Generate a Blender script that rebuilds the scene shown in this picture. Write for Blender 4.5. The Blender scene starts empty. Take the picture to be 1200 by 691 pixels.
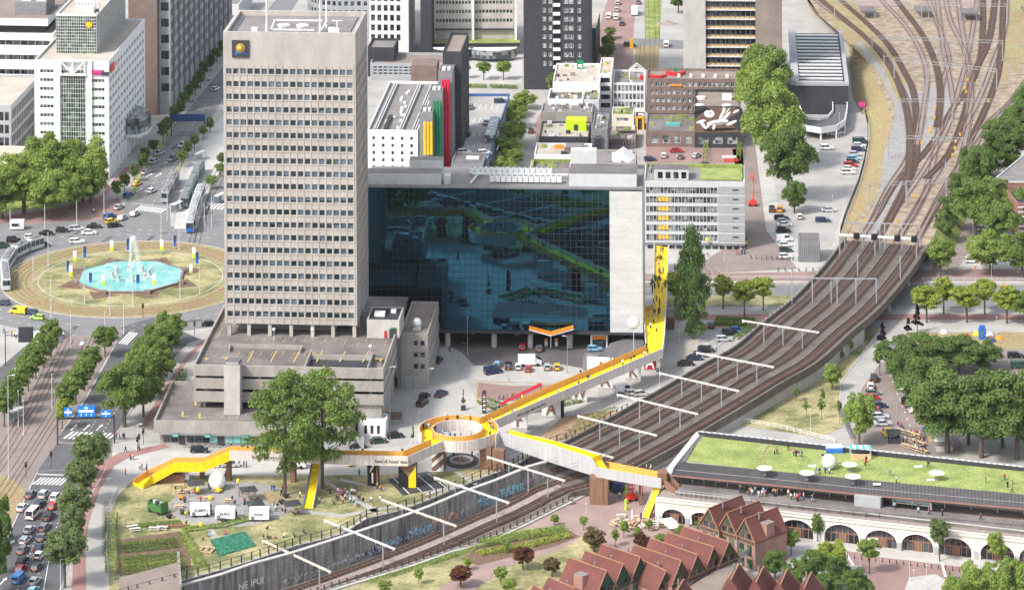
import bpy, bmesh, math, random
import numpy as np
from mathutils import Vector, Matrix
random.seed(7)
R = math.radians
F = 4260.0; HC = 310.0; HY = -950.0; RHO = 0.006
cr, sr = math.cos(RHO), math.sin(RHO)
scn = bpy.context.scene
COL = scn.collection
# ---------- photo pixel -> world point on a level of known height ----------
def ray(px, py):
 a = (px-600)/F; b = (HY-py)/F
 return (a*cr+b*sr, 1.0, -a*sr+b*cr)
def G(px, py, z=0.0):
 r = ray(px, py); t = (z-HC)/r[2]
 return Vector((r[0]*t, t, z))
def AtY(px, py, Y):
 r = ray(px, py); return Vector((r[0]*Y, Y, HC+r[2]*Y))
def PX(v):
 x, y, z = v[0]/v[1], 1.0, (v[2]-HC)/v[1]
 a = x*cr - z*sr; b = x*sr + z*cr
 return (600+F*a, HY-F*b)
# ---------- mesh builder ----------
class MB:
 def __init__(s): s.v=[]; s.f=[]; s.m=[]
 def add(s, vs, fs, mi=0):
  n=len(s.v); s.v += [tuple(v) for v in vs]
  for f in fs: s.f.append([n+i for i in f]); s.m.append(mi)
 def quad(s,a,b,c,d,mi=0): s.add([a,b,c,d],[(0,1,2,3)],mi)
 def box(s,x0,y0,z0,x1,y1,z1,mi=0,top=None):
  vs=[(x0,y0,z0),(x1,y0,z0),(x1,y1,z0),(x0,y1,z0),(x0,y0,z1),(x1,y0,z1),(x1,y1,z1),(x0,y1,z1)]
  s.add(vs,[(3,2,1,0),(0,1,5,4),(1,2,6,5),(2,3,7,6),(3,0,4,7)],mi); s.add(vs[4:],[(0,1,2,3)],mi if top is None else top)
 def prism(s,poly,z0,z1,mi=0,top=None,cap=True):
  n=len(poly); z0s = z0 if hasattr(z0,'__len__') else [z0]*n; z1s = z1 if hasattr(z1,'__len__') else [z1]*n
  a=[(p[0],p[1],z) for p,z in zip(poly,z0s)]; b=[(p[0],p[1],z) for p,z in zip(poly,z1s)]
  area=sum(poly[i][0]*poly[(i+1)%n][1]-poly[(i+1)%n][0]*poly[i][1] for i in range(n))
  if area<0: a.reverse(); b.reverse()
  s.add(a+b,[(i,(i+1)%n,n+(i+1)%n,n+i) for i in range(n)],mi)
  if cap: s.add(b,[tuple(range(n))],mi if top is None else top); s.add(a,[tuple(range(n-1,-1,-1))],mi)
 def tube(s,p,q,r0,r1=None,n=6,mi=0,caps=True):
  p=Vector(p); q=Vector(q); r1=r0 if r1 is None else r1
  d=(q-p).normalized(); u=d.orthogonal().normalized(); w=d.cross(u)
  vs=[]
  for c,r in ((p,r0),(q,r1)):
   for k in range(n):
    t=2*math.pi*k/n; vs.append(c+(u*math.cos(t)+w*math.sin(t))*r)
  fs=[(k,(k+1)%n,n+(k+1)%n,n+k) for k in range(n)]
  if caps: fs+= [tuple(range(n-1,-1,-1)),tuple(range(n,2*n))]
  s.add(vs,fs,mi)
 def bar(s,p,q,w,h,mi=0):
  p=Vector(p); q=Vector(q); d=(q-p).normalized()
  up=Vector((0,0,1)) if abs(d.z)<.9 else Vector((0,1,0))
  u=d.cross(up).normalized()*w/2; v=u.cross(d).normalized()*h/2
  vs=[p-u-v,p+u-v,p+u+v,p-u+v,q-u-v,q+u-v,q+u+v,q-u+v]
  s.add(vs,[(3,2,1,0),(4,5,6,7),(0,1,5,4),(1,2,6,5),(2,3,7,6),(3,0,4,7)],mi)
 def ball(s,c,r,mi=0,n=8,sz=1.0):
  vs=[(c[0],c[1],c[2]-r*sz)]; fs=[]; m=n//2
  for i in range(1,m):
   t=math.pi*i/m
   for k in range(n):
    a=2*math.pi*k/n; vs.append((c[0]+r*math.sin(t)*math.cos(a),c[1]+r*math.sin(t)*math.sin(a),c[2]-r*sz*math.cos(t)))
  vs.append((c[0],c[1],c[2]+r*sz)); L=len(vs)-1
  for k in range(n):
   fs.append((0,1+(k+1)%n,1+k)); fs.append((L,L-n+k,L-n+(k+1)%n))
   for i in range(m-2): a=1+i*n; fs.append((a+k,a+(k+1)%n,a+n+(k+1)%n,a+n+k))
  s.add(vs,fs,mi)
 def wall(s,path,t,z0,z1,mi=0,top=None):
  L=offset(path,t/2); Q=offset(path,-t/2)
  for i in range(len(path)-1):
   zz0=[z0[i],z0[i+1]] if hasattr(z0,'__len__') else [z0,z0]; zz1=[z1[i],z1[i+1]] if hasattr(z1,'__len__') else [z1,z1]
   s.prism([L[i],L[i+1],Q[i+1],Q[i]],[zz0[0],zz0[1],zz0[1],zz0[0]],[zz1[0],zz1[1],zz1[1],zz1[0]],mi,top)
 def mesh(s,name,smooth=False):
  me=bpy.data.meshes.new(name); me.from_pydata(s.v,[],s.f)
  me.polygons.foreach_set('material_index',s.m)
  if smooth: me.polygons.foreach_set('use_smooth',[True]*len(s.f))
  me.update(); return me
 def build(s,name,mats,parent=None,loc=None,rot=0,smooth=False,**k):
  me=s.mesh(name,smooth)
  if not isinstance(mats,(list,tuple)): mats=[mats]
  for m in mats: me.materials.append(M[m])
  return place(name,me,parent,loc,rot,**k)
def place(name,me,parent=None,loc=None,rot=0,kind=None,label=None,cat=None,group=None,scale=None):
 o=bpy.data.objects.new(name,me); COL.objects.link(o); o.parent=parent
 if loc is not None: o.location=loc
 if rot: o.rotation_euler=(0,0,rot)
 if scale: o.scale=scale
 if kind: o['kind']=kind
 if label: o['label']=label
 if cat: o['category']=cat
 if group: o['group']=group
 return o
def thing(name,label,cat,loc=(0,0,0),rot=0,group=None):
 return place(name,None,None,loc,rot,label=label,cat=cat,group=group)
def struct(name,mb,mats): return mb.build(name,mats,kind='structure')
KIDS={}
def dup(root,loc,rot=0,label=None,group=None,scale=None,slots=None,cat=None):
 """copy of a thing with copies of its parts and sub-parts"""
 def rec(o,par):
  c=o.copy(); COL.objects.link(c)
  if par: c.parent=par
  if slots and c.type=='MESH':
   for i,ms in enumerate(c.data.materials):
    if ms and ms.name in slots:
     c.material_slots[i].link='OBJECT'; c.material_slots[i].material=M[slots[ms.name]]
  for ch in KIDS.get(o.name,()): rec(ch,c)
  return c
 c=rec(root,None); c.location=loc; c.rotation_euler=(0,0,rot)
 if scale: c.scale=scale if hasattr(scale,'__len__') else (scale,)*3
 if label: c['label']=label
 if cat: c['category']=cat
 if group: c['group']=group
 return c
def index_kids():
 KIDS.clear()
 for o in bpy.data.objects:
  if o.parent: KIDS.setdefault(o.parent.name,[]).append(o)
def drop(root):
 for ch in KIDS.get(root.name,[]): drop(ch)
 bpy.data.objects.remove(root)
def offset(path,d):
 """offset a 2D path to its left (d>0)"""
 out=[]; n=len(path)
 for i in range(n):
  a=Vector(path[max(i-1,0)][:2]); b=Vector(path[min(i+1,n-1)][:2]); p=Vector(path[i][:2])
  t=(b-a).normalized(); nn=Vector((-t.y,t.x)); k=1.0
  if 0<i<n-1:
   t1=(p-a).normalized(); k=1/max(.5,t1.dot(t))
  out.append((p.x+nn.x*d*k,p.y+nn.y*d*k))
 return out
def smooth_path(pts,step=4.0):
 """Catmull-Rom through points of any dimension"""
 P=[Vector(p) for p in pts]; out=[]
 for i in range(len(P)-1):
  p0=P[max(i-1,0)];p1=P[i];p2=P[i+1];p3=P[min(i+2,len(P)-1)]
  n=max(1,int((p2-p1).length/step))
  for k in range(n):
   t=k/n; out.append(.5*((2*p1)+(p2-p0)*t+(2*p0-5*p1+4*p2-p3)*t*t+(3*p1-p0-3*p2+p3)*t**3))
 out.append(P[-1]); return out
# ---------- materials ----------
M={}
def mat(name,col,rough=.8,var=.12,scale=1.0,col2=None,metal=0,bump=0,spec=.3,stretch=(1,1,1),detail=5,emit=0,ramp=(.35,.65),world=False,fine=.0,trans=0):
 m=bpy.data.materials.new(name); m.use_nodes=True; nt=m.node_tree; N=nt.nodes; L=nt.links
 b=N['Principled BSDF']; b.inputs['Roughness'].default_value=rough; b.inputs['Metallic'].default_value=metal
 b.inputs['Specular IOR Level'].default_value=spec
 c1=tuple(max(0,c*(1-var)) for c in col); c2=tuple(min(1,c*(1+var)) for c in (col2 or col))
 if var>0 or col2:
  tc=N.new('ShaderNodeTexCoord'); mp=N.new('ShaderNodeMapping'); mp.inputs['Scale'].default_value=stretch
  if world: geo=N.new('ShaderNodeNewGeometry'); L.new(geo.outputs['Position'],mp.inputs['Vector'])
  else: L.new(tc.outputs['Object'],mp.inputs['Vector'])
  n=N.new('ShaderNodeTexNoise'); n.inputs['Scale'].default_value=scale; n.inputs['Detail'].default_value=detail; n.inputs['Roughness'].default_value=.6
  L.new(mp.outputs[0],n.inputs['Vector'])
  rp=N.new('ShaderNodeValToRGB'); rp.color_ramp.elements[0].position=ramp[0]; rp.color_ramp.elements[1].position=ramp[1]
  rp.color_ramp.elements[0].color=c1+(1,); rp.color_ramp.elements[1].color=c2+(1,)
  L.new(n.outputs['Fac'],rp.inputs['Fac']); last=rp.outputs['Color']
  if fine:
   n2=N.new('ShaderNodeTexNoise'); n2.inputs['Scale'].default_value=scale*9; n2.inputs['Detail'].default_value=3
   L.new(mp.outputs[0],n2.inputs['Vector'])
   mm=N.new('ShaderNodeMapRange'); mm.inputs['From Min'].default_value=.3; mm.inputs['From Max'].default_value=.7
   mm.inputs['To Min'].default_value=1-fine; mm.inputs['To Max'].default_value=1+fine; L.new(n2.outputs['Fac'],mm.inputs['Value'])
   mx=N.new('ShaderNodeVectorMath'); mx.operation='SCALE'; L.new(last,mx.inputs[0]); L.new(mm.outputs[0],mx.inputs['Scale']); last=mx.outputs[0]
  L.new(last,b.inputs['Base Color'])
  if bump:
   bp=N.new('ShaderNodeBump'); bp.inputs['Strength'].default_value=bump; bp.inputs['Distance'].default_value=.1
   L.new(n.outputs['Fac'],bp.inputs['Height']); L.new(bp.outputs[0],b.inputs['Normal'])
 else: b.inputs['Base Color'].default_value=tuple(col)+(1,)
 if emit: b.inputs['Emission Color'].default_value=tuple(col)+(1,); b.inputs['Emission Strength'].default_value=emit
 M[name]=m; return m
def glassmat(name,dark,light,rough=.08,cell=1.6,spec=.6,metal=0.0):
 """window glass whose rooms behind differ from pane to pane"""
 m=bpy.data.materials.new(name); m.use_nodes=True; nt=m.node_tree; N=nt.nodes; L=nt.links; b=N['Principled BSDF']
 g=N.new('ShaderNodeNewGeometry'); s=N.new('ShaderNodeVectorMath'); s.operation='SNAP'; s.inputs[1].default_value=(cell,cell,cell*1.1)
 w=N.new('ShaderNodeTexWhiteNoise'); L.new(g.outputs['Position'],s.inputs[0]); L.new(s.outputs[0],w.inputs['Vector'])
 rp=N.new('ShaderNodeValToRGB'); e=rp.color_ramp.elements; e[0].color=tuple(dark)+(1,); e[1].color=tuple(light)+(1,); e[0].position=.35; e[1].position=1
 L.new(w.outputs['Value'],rp.inputs['Fac']); L.new(rp.outputs[0],b.inputs['Base Color'])
 b.inputs['Roughness'].default_value=rough; b.inputs['Specular IOR Level'].default_value=spec; b.inputs['Metallic'].default_value=metal
 M[name]=m
def tilemat(name,c1,c2,mortar,w=.6,h=.3,ms=.03,rough=.85,axes='xy',var=.1,offset=.5):
 """small units laid in courses: paving, bricks, roof tiles; patchy tone on top"""
 m=bpy.data.materials.new(name); m.use_nodes=True; nt=m.node_tree; N=nt.nodes; L=nt.links; b=N['Principled BSDF']
 tc=N.new('ShaderNodeTexCoord'); v=tc.outputs['Object']
 if axes!='xy':
  sx=N.new('ShaderNodeSeparateXYZ'); cx=N.new('ShaderNodeCombineXYZ'); L.new(v,sx.inputs[0])
  ad=N.new('ShaderNodeMath'); ad.operation='ADD'; L.new(sx.outputs[0],ad.inputs[0]); L.new(sx.outputs[1],ad.inputs[1])
  L.new(ad.outputs[0],cx.inputs[0]); L.new(sx.outputs[2],cx.inputs[1]); v=cx.outputs[0]
 t=N.new('ShaderNodeTexBrick'); t.inputs['Scale'].default_value=1; t.inputs['Brick Width'].default_value=w; t.inputs['Row Height'].default_value=h
 t.inputs['Mortar Size'].default_value=ms; t.offset=offset
 t.inputs['Color1'].default_value=tuple(c1)+(1,); t.inputs['Color2'].default_value=tuple(c2)+(1,); t.inputs['Mortar'].default_value=tuple(mortar)+(1,)
 L.new(v,t.inputs['Vector'])
 n=N.new('ShaderNodeTexNoise'); n.inputs['Scale'].default_value=.12; n.inputs['Detail'].default_value=6; L.new(tc.outputs['Object'],n.inputs['Vector'])
 mm=N.new('ShaderNodeMapRange'); mm.inputs['From Min'].default_value=.3; mm.inputs['From Max'].default_value=.7
 mm.inputs['To Min'].default_value=1-var; mm.inputs['To Max'].default_value=1+var; L.new(n.outputs['Fac'],mm.inputs['Value'])
 mx=N.new('ShaderNodeVectorMath'); mx.operation='SCALE'; L.new(t.outputs['Color'],mx.inputs[0]); L.new(mm.outputs[0],mx.inputs['Scale'])
 L.new(mx.outputs[0],b.inputs['Base Color']); b.inputs['Roughness'].default_value=rough; b.inputs['Specular IOR Level'].default_value=.25
 M[name]=m
def leafmat(name,c1,c2,tr=.42):
 m=bpy.data.materials.new(name); m.use_nodes=True; nt=m.node_tree; N=nt.nodes; L=nt.links
 N.remove(N['Principled BSDF']); out=N['Material Output']
 g=N.new('ShaderNodeNewGeometry'); s=N.new('ShaderNodeVectorMath'); s.operation='SNAP'; s.inputs[1].default_value=(.35,.35,.35)
 w=N.new('ShaderNodeTexWhiteNoise'); L.new(g.outputs['Position'],s.inputs[0]); L.new(s.outputs[0],w.inputs['Vector'])
 n=N.new('ShaderNodeTexNoise'); n.inputs['Scale'].default_value=.35; n.inputs['Detail'].default_value=3; L.new(g.outputs['Position'],n.inputs['Vector'])
 oi=N.new('ShaderNodeObjectInfo')
 a=N.new('ShaderNodeMath'); a.operation='MULTIPLY'; a.inputs[1].default_value=.45; L.new(w.outputs['Value'],a.inputs[0])
 c=N.new('ShaderNodeMath'); c.operation='MULTIPLY_ADD'; c.inputs[1].default_value=.55; L.new(n.outputs['Fac'],c.inputs[0]); L.new(a.outputs[0],c.inputs[2])
 d=N.new('ShaderNodeMath'); d.operation='MULTIPLY_ADD'; d.inputs[1].default_value=.22; L.new(oi.outputs['Random'],d.inputs[0]); L.new(c.outputs[0],d.inputs[2])
 rp=N.new('ShaderNodeValToRGB'); e=rp.color_ramp.elements; e[0].position=.2; e[1].position=.95; e[0].color=tuple(c1)+(1,); e[1].color=tuple(c2)+(1,)
 L.new(d.outputs[0],rp.inputs['Fac'])
 df=N.new('ShaderNodeBsdfDiffuse'); t=N.new('ShaderNodeBsdfTranslucent'); mx=N.new('ShaderNodeMixShader'); mx.inputs[0].default_value=tr
 L.new(rp.outputs[0],df.inputs[0]); L.new(rp.outputs[0],t.inputs[0]); L.new(df.outputs[0],mx.inputs[1]); L.new(t.outputs[0],mx.inputs[2]); L.new(mx.outputs[0],out.inputs[0])
 M[name]=m
# paving and ground
tilemat('paving',(.36,.345,.33),(.41,.395,.375),(.31,.30,.285),.6,.6,.02,var=.14)
tilemat('paving_light',(.42,.405,.385),(.49,.475,.45),(.36,.345,.325),.6,.6,.02,var=.1)
tilemat('paving_brown',(.235,.195,.18),(.285,.235,.215),(.2,.17,.155),.5,.25,.02,var=.15)
tilemat('paving_pink',(.28,.185,.17),(.33,.22,.20),(.25,.17,.155),.5,.25,.02,var=.14)
tilemat('bike_red',(.30,.165,.15),(.34,.19,.175),(.27,.16,.14),.5,.3,.01,var=.12)
tilemat('plaza_pink',(.31,.225,.205),(.37,.265,.24),(.26,.195,.18),.5,.25,.02,var=.14)
tilemat('paving_dark',(.125,.11,.11),(.16,.14,.14),(.1,.09,.09),.5,.5,.02,var=.18)
mat('asphalt',(.115,.115,.122),.9,.13,.18,fine=.12,ramp=(.3,.7))
mat('grey_road_patch',(.10,.10,.105),.9,.2,1)
mat('asphalt_light',(.20,.20,.205),.9,.12,.2,fine=.08,ramp=(.3,.7))
mat('concrete_light',(.47,.46,.45),.85,.08,.15,fine=.06)
mat('grass',(.19,.205,.085),.95,.2,.11,col2=(.33,.29,.155),fine=.25,ramp=(.38,.6),detail=8)
mat('grass_green',(.17,.235,.06),.95,.2,.14,col2=(.26,.30,.09),fine=.25,ramp=(.35,.65),detail=8)
mat('grass_dry',(.36,.27,.155),.95,.15,.12,col2=(.25,.235,.11),fine=.22,ramp=(.42,.66),detail=8)
mat('roof_grass',(.20,.27,.075),.95,.16,.22,col2=(.29,.33,.11),fine=.28,ramp=(.3,.7),detail=8)
mat('soil',(.165,.105,.075),.95,.2,.6,fine=.2)
mat('soil_sand',(.36,.24,.155),.95,.2,.4,fine=.2)
mat('ballast',(.25,.185,.14),.95,.2,.35,col2=(.33,.27,.20),fine=.25)
mat('ballast_grey',(.29,.28,.275),.95,.1,.3,fine=.2)
mat('track_brown',(.085,.056,.048),.9,.2,.5,fine=.25)
mat('rail_rust',(.135,.065,.042),.6,.15,2)
mat('rail_steel',(.45,.42,.40),.35,.1,2,metal=.6)
mat('paint_white',(.78,.78,.77),.7,.08,2)
mat('paint_yellow',(.55,.40,.12),.7,.2,1.5)
# masonry
mat('concrete_tower',(.42,.388,.36),.85,.11,.25,fine=.05,stretch=(1,1,.35))
mat('concrete',(.335,.31,.285),.88,.14,.3,fine=.1,stretch=(1,1,.4))
mat('concrete_pale',(.46,.44,.415),.88,.12,.4,fine=.08,stretch=(1,1,.4))
mat('concrete_dirty',(.13,.125,.12),.9,.55,.55,col2=(.27,.26,.25),fine=.15,stretch=(1.6,1.6,.18),ramp=(.3,.7))
mat('stone_white',(.57,.565,.555),.8,.09,.35,fine=.08,stretch=(.4,.4,1.5))
mat('white_wall',(.72,.725,.73),.7,.05,.4,fine=.03)
mat('white_grey',(.55,.56,.57),.7,.07,.4,fine=.04)
mat('grey_panel',(.36,.37,.385),.6,.06,.5)
mat('grey_mid',(.21,.21,.22),.7,.1,.5)
mat('slate',(.045,.047,.055),.7,.15,.6)
mat('dark_metal',(.06,.062,.068),.5,.15,1)
mat('steel',(.38,.39,.41),.5,.1,1,metal=.2)
mat('beam_white',(.60,.58,.555),.6,.12,1.5)
mat('white_metal',(.74,.73,.71),.5,.06,1)
mat('rust_beam',(.55,.42,.32),.7,.25,2,col2=(.7,.64,.58))
mat('brick_brown',(.205,.15,.13),.85,.14,.4,fine=.12)
mat('brick_red',(.30,.155,.125),.85,.12,.5,fine=.12)
mat('brick_house',(.36,.20,.165),.85,.12,.6,fine=.12)
tilemat('roof_tile',(.165,.060,.052),(.215,.078,.066),(.09,.04,.036),.3,.34,.035,axes='vz',var=.2)
mat('ridge_tile',(.36,.19,.11),.8,.2,2)
mat('timber_brown',(.11,.075,.05),.8,.15,1.5)
mat('timber_green',(.02,.07,.05),.7,.1,1)
mat('roof_grey',(.225,.21,.205),.92,.13,.2,fine=.1)
mat('roof_dark',(.15,.14,.145),.92,.15,.2,fine=.1)
mat('roof_beige',(.45,.40,.345),.92,.12,.2,fine=.1)
mat('roof_brown',(.25,.205,.18),.92,.13,.2,fine=.1)
mat('roof_panel',(.105,.095,.095),.6,.12,.5,fine=.1)
mat('gravel',(.30,.245,.225),.95,.2,1.2,fine=.3)
mat('deck_paving',(.155,.138,.134),.92,.16,.12,col2=(.195,.175,.168),fine=.12)
mat('track_sleeper',(.15,.118,.10),.9,.2,2)
mat('wood_pale',(.64,.57,.53),.85,.18,.9,fine=.12,stretch=(2,2,.15))
mat('wood_grey',(.42,.42,.43),.8,.13,1.1,fine=.1,stretch=(2.5,2.5,.12))
mat('wood_ply',(.62,.34,.09),.75,.14,1.3,fine=.1,stretch=(2,2,.3))
mat('wood_brown',(.225,.125,.08),.85,.3,1.6,fine=.12,stretch=(3,3,.1))
mat('wood_light',(.60,.43,.26),.8,.15,1)
mat('yellow_deck',(.86,.60,.012),.6,.13,.7,fine=.12)
mat('yellow',(.86,.68,.02),.5,.04,1)
mat('red',(.50,.025,.03),.5,.08,1); mat('bright_red',(.72,.05,.04),.5,.05,1)
mat('green_duct',(.02,.22,.10),.45,.08,1); mat('red_duct',(.62,.015,.05),.45,.08,1); mat('yellow_duct',(.85,.46,.03),.45,.08,1)
mat('lime',(.52,.72,.02),.6,.04,1)
mat('rim_blue',(.05,.13,.30),.6,.1,1)
mat('blue',(.03,.14,.48),.5,.1,1); mat('sign_blue',(.01,.21,.72),.4,.03,1)
mat('navy',(.03,.06,.16),.5,.1,1)
mat('orange',(.85,.27,.02),.5,.06,1); mat('pink',(.80,.04,.28),.6,.05,1); mat('teal',(.10,.45,.42),.5,.1,1)
mat('teal_grey',(.16,.24,.23),.5,.1,1)
mat('turquoise',(.2,.48,.45),.5,.1,1)
mat('white',(.80,.80,.79),.5,.04,1); mat('black',(.018,.018,.02),.5,.1,1); mat('charcoal',(.05,.05,.055),.6,.1,1)
mat('gold',(.65,.42,.10),.35,.1,2,metal=.6)
mat('cream',(.70,.64,.52),.7,.06,1)
mat('mural_brown',(.16,.10,.08),.8,.1,1)
mat('green_vehicle',(.06,.17,.05),.5,.15,2)
mat('turf_net',(.02,.10,.06),.8,.2,2.5,col2=(.06,.24,.16))
mat('vent_white',(.66,.68,.69),.6,.1,1.5)
mat('viaduct_floor',(.145,.12,.105),.9,.18,.5,fine=.15)
mat('pool_basin',(.14,.52,.56),.5,.05,.3)
mat('tree_bark',(.12,.095,.075),.9,.2,3,stretch=(1,1,.3))
mat('tyre',(.02,.02,.022),.8,.1,3); mat('rim',(.4,.41,.42),.35,.05,3,metal=.7)
mat('car_glass',(.025,.03,.035),.06,0,1,spec=.7)
mat('headlight',(.75,.77,.78),.15,0,1); mat('taillight',(.45,.01,.01),.3,0,1); mat('plate_yellow',(.8,.5,.03),.5,0,1)
CARC={'white':(.78,.78,.78),'silver':(.48,.50,.52),'grey':(.17,.18,.19),'black':(.015,.016,.019),'dark blue':(.018,.035,.09),'blue':(.03,.14,.42),'red':(.45,.015,.02),'yellow':(.85,.55,.02),'light blue':(.25,.5,.7),'dark green':(.02,.06,.05),'orange':(.8,.35,.03),'lime':(.35,.65,.08)}
for k,c in CARC.items(): mat('car_'+k.replace(' ','_'),c,.28,.02,1,spec=.6)
M['car_paint']=M['car_silver'].copy(); M['car_paint'].name='car_paint'
CLO={'black':(.015,.015,.018),'dark blue':(.02,.03,.08),'white':(.75,.75,.73),'red':(.55,.03,.03),'grey':(.22,.22,.23),'light blue':(.2,.42,.65),'blue':(.03,.12,.4),'beige':(.5,.4,.28),'green':(.05,.2,.07),'pink':(.65,.2,.3),'orange':(.75,.25,.04),'brown':(.13,.07,.04),'yellow':(.8,.6,.05)}
for k,c in CLO.items(): mat('cloth_'+k.replace(' ','_'),c,.85,.08,3)
mat('skin',(.55,.33,.24),.6,.05,3); mat('hair_dark',(.03,.02,.015),.7,.1,3); mat('hair_blond',(.4,.26,.1),.7,.1,3); mat('shirt',(.2,.2,.2),.85,0); mat('trousers',(.05,.05,.08),.85,0)
leafmat('leaf_mid',(.095,.16,.042),(.31,.41,.125))
leafmat('leaf_dark',(.07,.125,.04),(.23,.325,.105))
leafmat('leaf_light',(.14,.215,.05),(.40,.50,.14))
leafmat('leaf_yellow',(.17,.24,.035),(.47,.54,.12))
leafmat('leaf_grey',(.09,.135,.05),(.28,.35,.15))
leafmat('leaf_copper',(.07,.03,.02),(.22,.10,.06))
leafmat('leaf_olive',(.10,.08,.035),(.26,.20,.10))
leafmat('leaf_purple',(.016,.010,.018),(.055,.035,.05))
M['leaf']=M['leaf_mid'].copy(); M['leaf'].name='leaf'
glassmat('glass_blue',(.018,.028,.038),(.10,.15,.20))
glassmat('glass_tower',(.015,.03,.035),(.12,.19,.27),cell=1.9)
glassmat('glass_dark',(.012,.014,.018),(.07,.085,.10))
glassmat('glass_green',(.02,.04,.035),(.13,.21,.14),cell=1.2)
glassmat('glass_light',(.05,.06,.07),(.42,.45,.47),cell=1.1)
mat('glass_clear',(.35,.45,.47),.08,0,1,spec=.8)
def waterm():
 m=bpy.data.materials.new('pool_water'); m.use_nodes=True; nt=m.node_tree; N=nt.nodes; L=nt.links; b=N['Principled BSDF']
 n=N.new('ShaderNodeTexNoise'); n.inputs['Scale'].default_value=.25; n.inputs['Detail'].default_value=6
 tc=N.new('ShaderNodeTexCoord'); L.new(tc.outputs['Object'],n.inputs['Vector'])
 rp=N.new('ShaderNodeValToRGB'); e=rp.color_ramp.elements; e[0].color=(.13,.41,.39,1); e[1].color=(.27,.56,.52,1); e[0].position=.35; e[1].position=.7
 L.new(n.outputs['Fac'],rp.inputs[0]); L.new(rp.outputs[0],b.inputs['Base Color']); b.inputs['Roughness'].default_value=.12
 n2=N.new('ShaderNodeTexNoise'); n2.inputs['Scale'].default_value=3; bp=N.new('ShaderNodeBump'); bp.inputs['Strength'].default_value=.3; bp.inputs['Distance'].default_value=.05
 L.new(tc.outputs['Object'],n2.inputs['Vector']); L.new(n2.outputs['Fac'],bp.inputs['Height']); L.new(bp.outputs[0],b.inputs['Normal']); M['pool_water']=m
 m=bpy.data.materials.new('spray'); m.use_nodes=True; nt=m.node_tree; N=nt.nodes; L=nt.links; b=N['Principled BSDF']
 b.inputs['Base Color'].default_value=(.9,.93,.94,1); b.inputs['Alpha'].default_value=.5; M['spray']=m
 m=bpy.data.materials.new('mirror_glass'); m.use_nodes=True; nt=m.node_tree; N=nt.nodes; L=nt.links; b=N['Principled BSDF']
 b.inputs['Base Color'].default_value=(.028,.12,.20,1); b.inputs['Metallic'].default_value=1; b.inputs['Roughness'].default_value=.015
 tc=N.new('ShaderNodeTexCoord'); n=N.new('ShaderNodeTexNoise'); n.inputs['Scale'].default_value=.22; n.inputs['Detail'].default_value=2
 L.new(tc.outputs['Object'],n.inputs['Vector']); bp=N.new('ShaderNodeBump'); bp.inputs['Strength'].default_value=.05; bp.inputs['Distance'].default_value=.05
 L.new(n.outputs['Fac'],bp.inputs['Height']); L.new(bp.outputs[0],b.inputs['Normal']); M['mirror_glass']=m
mat('stone_cream',(.63,.60,.53),.8,.06,.4)
waterm()
# ---------- camera, light ----------
cam=bpy.data.cameras.new('camera'); co=bpy.data.objects.new('camera',cam); COL.objects.link(co); scn.camera=co
co.matrix_world=Matrix(((cr,sr,0,0),(0,0,-1,0),(-sr,cr,0,HC),(0,0,0,1)))
cam.sensor_width=36; cam.lens=F/1200*36; cam.shift_y=-(345.5-HY)/1200; cam.clip_start=1; cam.clip_end=20000
w=bpy.data.worlds.new('World'); scn.world=w; w.use_nodes=True; nt=w.node_tree
sky=nt.nodes.new('ShaderNodeTexSky'); sky.sky_type='NISHITA'; sky.sun_disc=False; sky.air_density=1.3; sky.dust_density=3.0; sky.ozone_density=1.0
bg=nt.nodes['Background']; hs=nt.nodes.new('ShaderNodeHueSaturation'); hs.inputs['Saturation'].default_value=.5; nt.links.new(sky.outputs[0],hs.inputs['Color']); nt.links.new(hs.outputs[0],bg.inputs[0]); bg.inputs[1].default_value=.15
SUN_EL=46; LD=Vector((.80,.60,0)).normalized()   # horizontal direction the light travels
sun=bpy.data.lights.new('sun','SUN'); so=bpy.data.objects.new('sun',sun); COL.objects.link(so)
d=Vector((LD.x*math.cos(R(SUN_EL)),LD.y*math.cos(R(SUN_EL)),-math.sin(R(SUN_EL))))
so.rotation_euler=(-d).to_track_quat('Z','Y').to_euler(); so.location=(0,800,400)
sun.energy=2.25; sun.angle=R(8); sun.color=(1,.955,.89)
sky.sun_elevation=R(SUN_EL); sky.sun_rotation=math.atan2(-LD.x,-LD.y)
scn.view_settings.view_transform='Standard'; scn.view_settings.look='None'; scn.view_settings.exposure=.78; scn.view_settings.gamma=1
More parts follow.
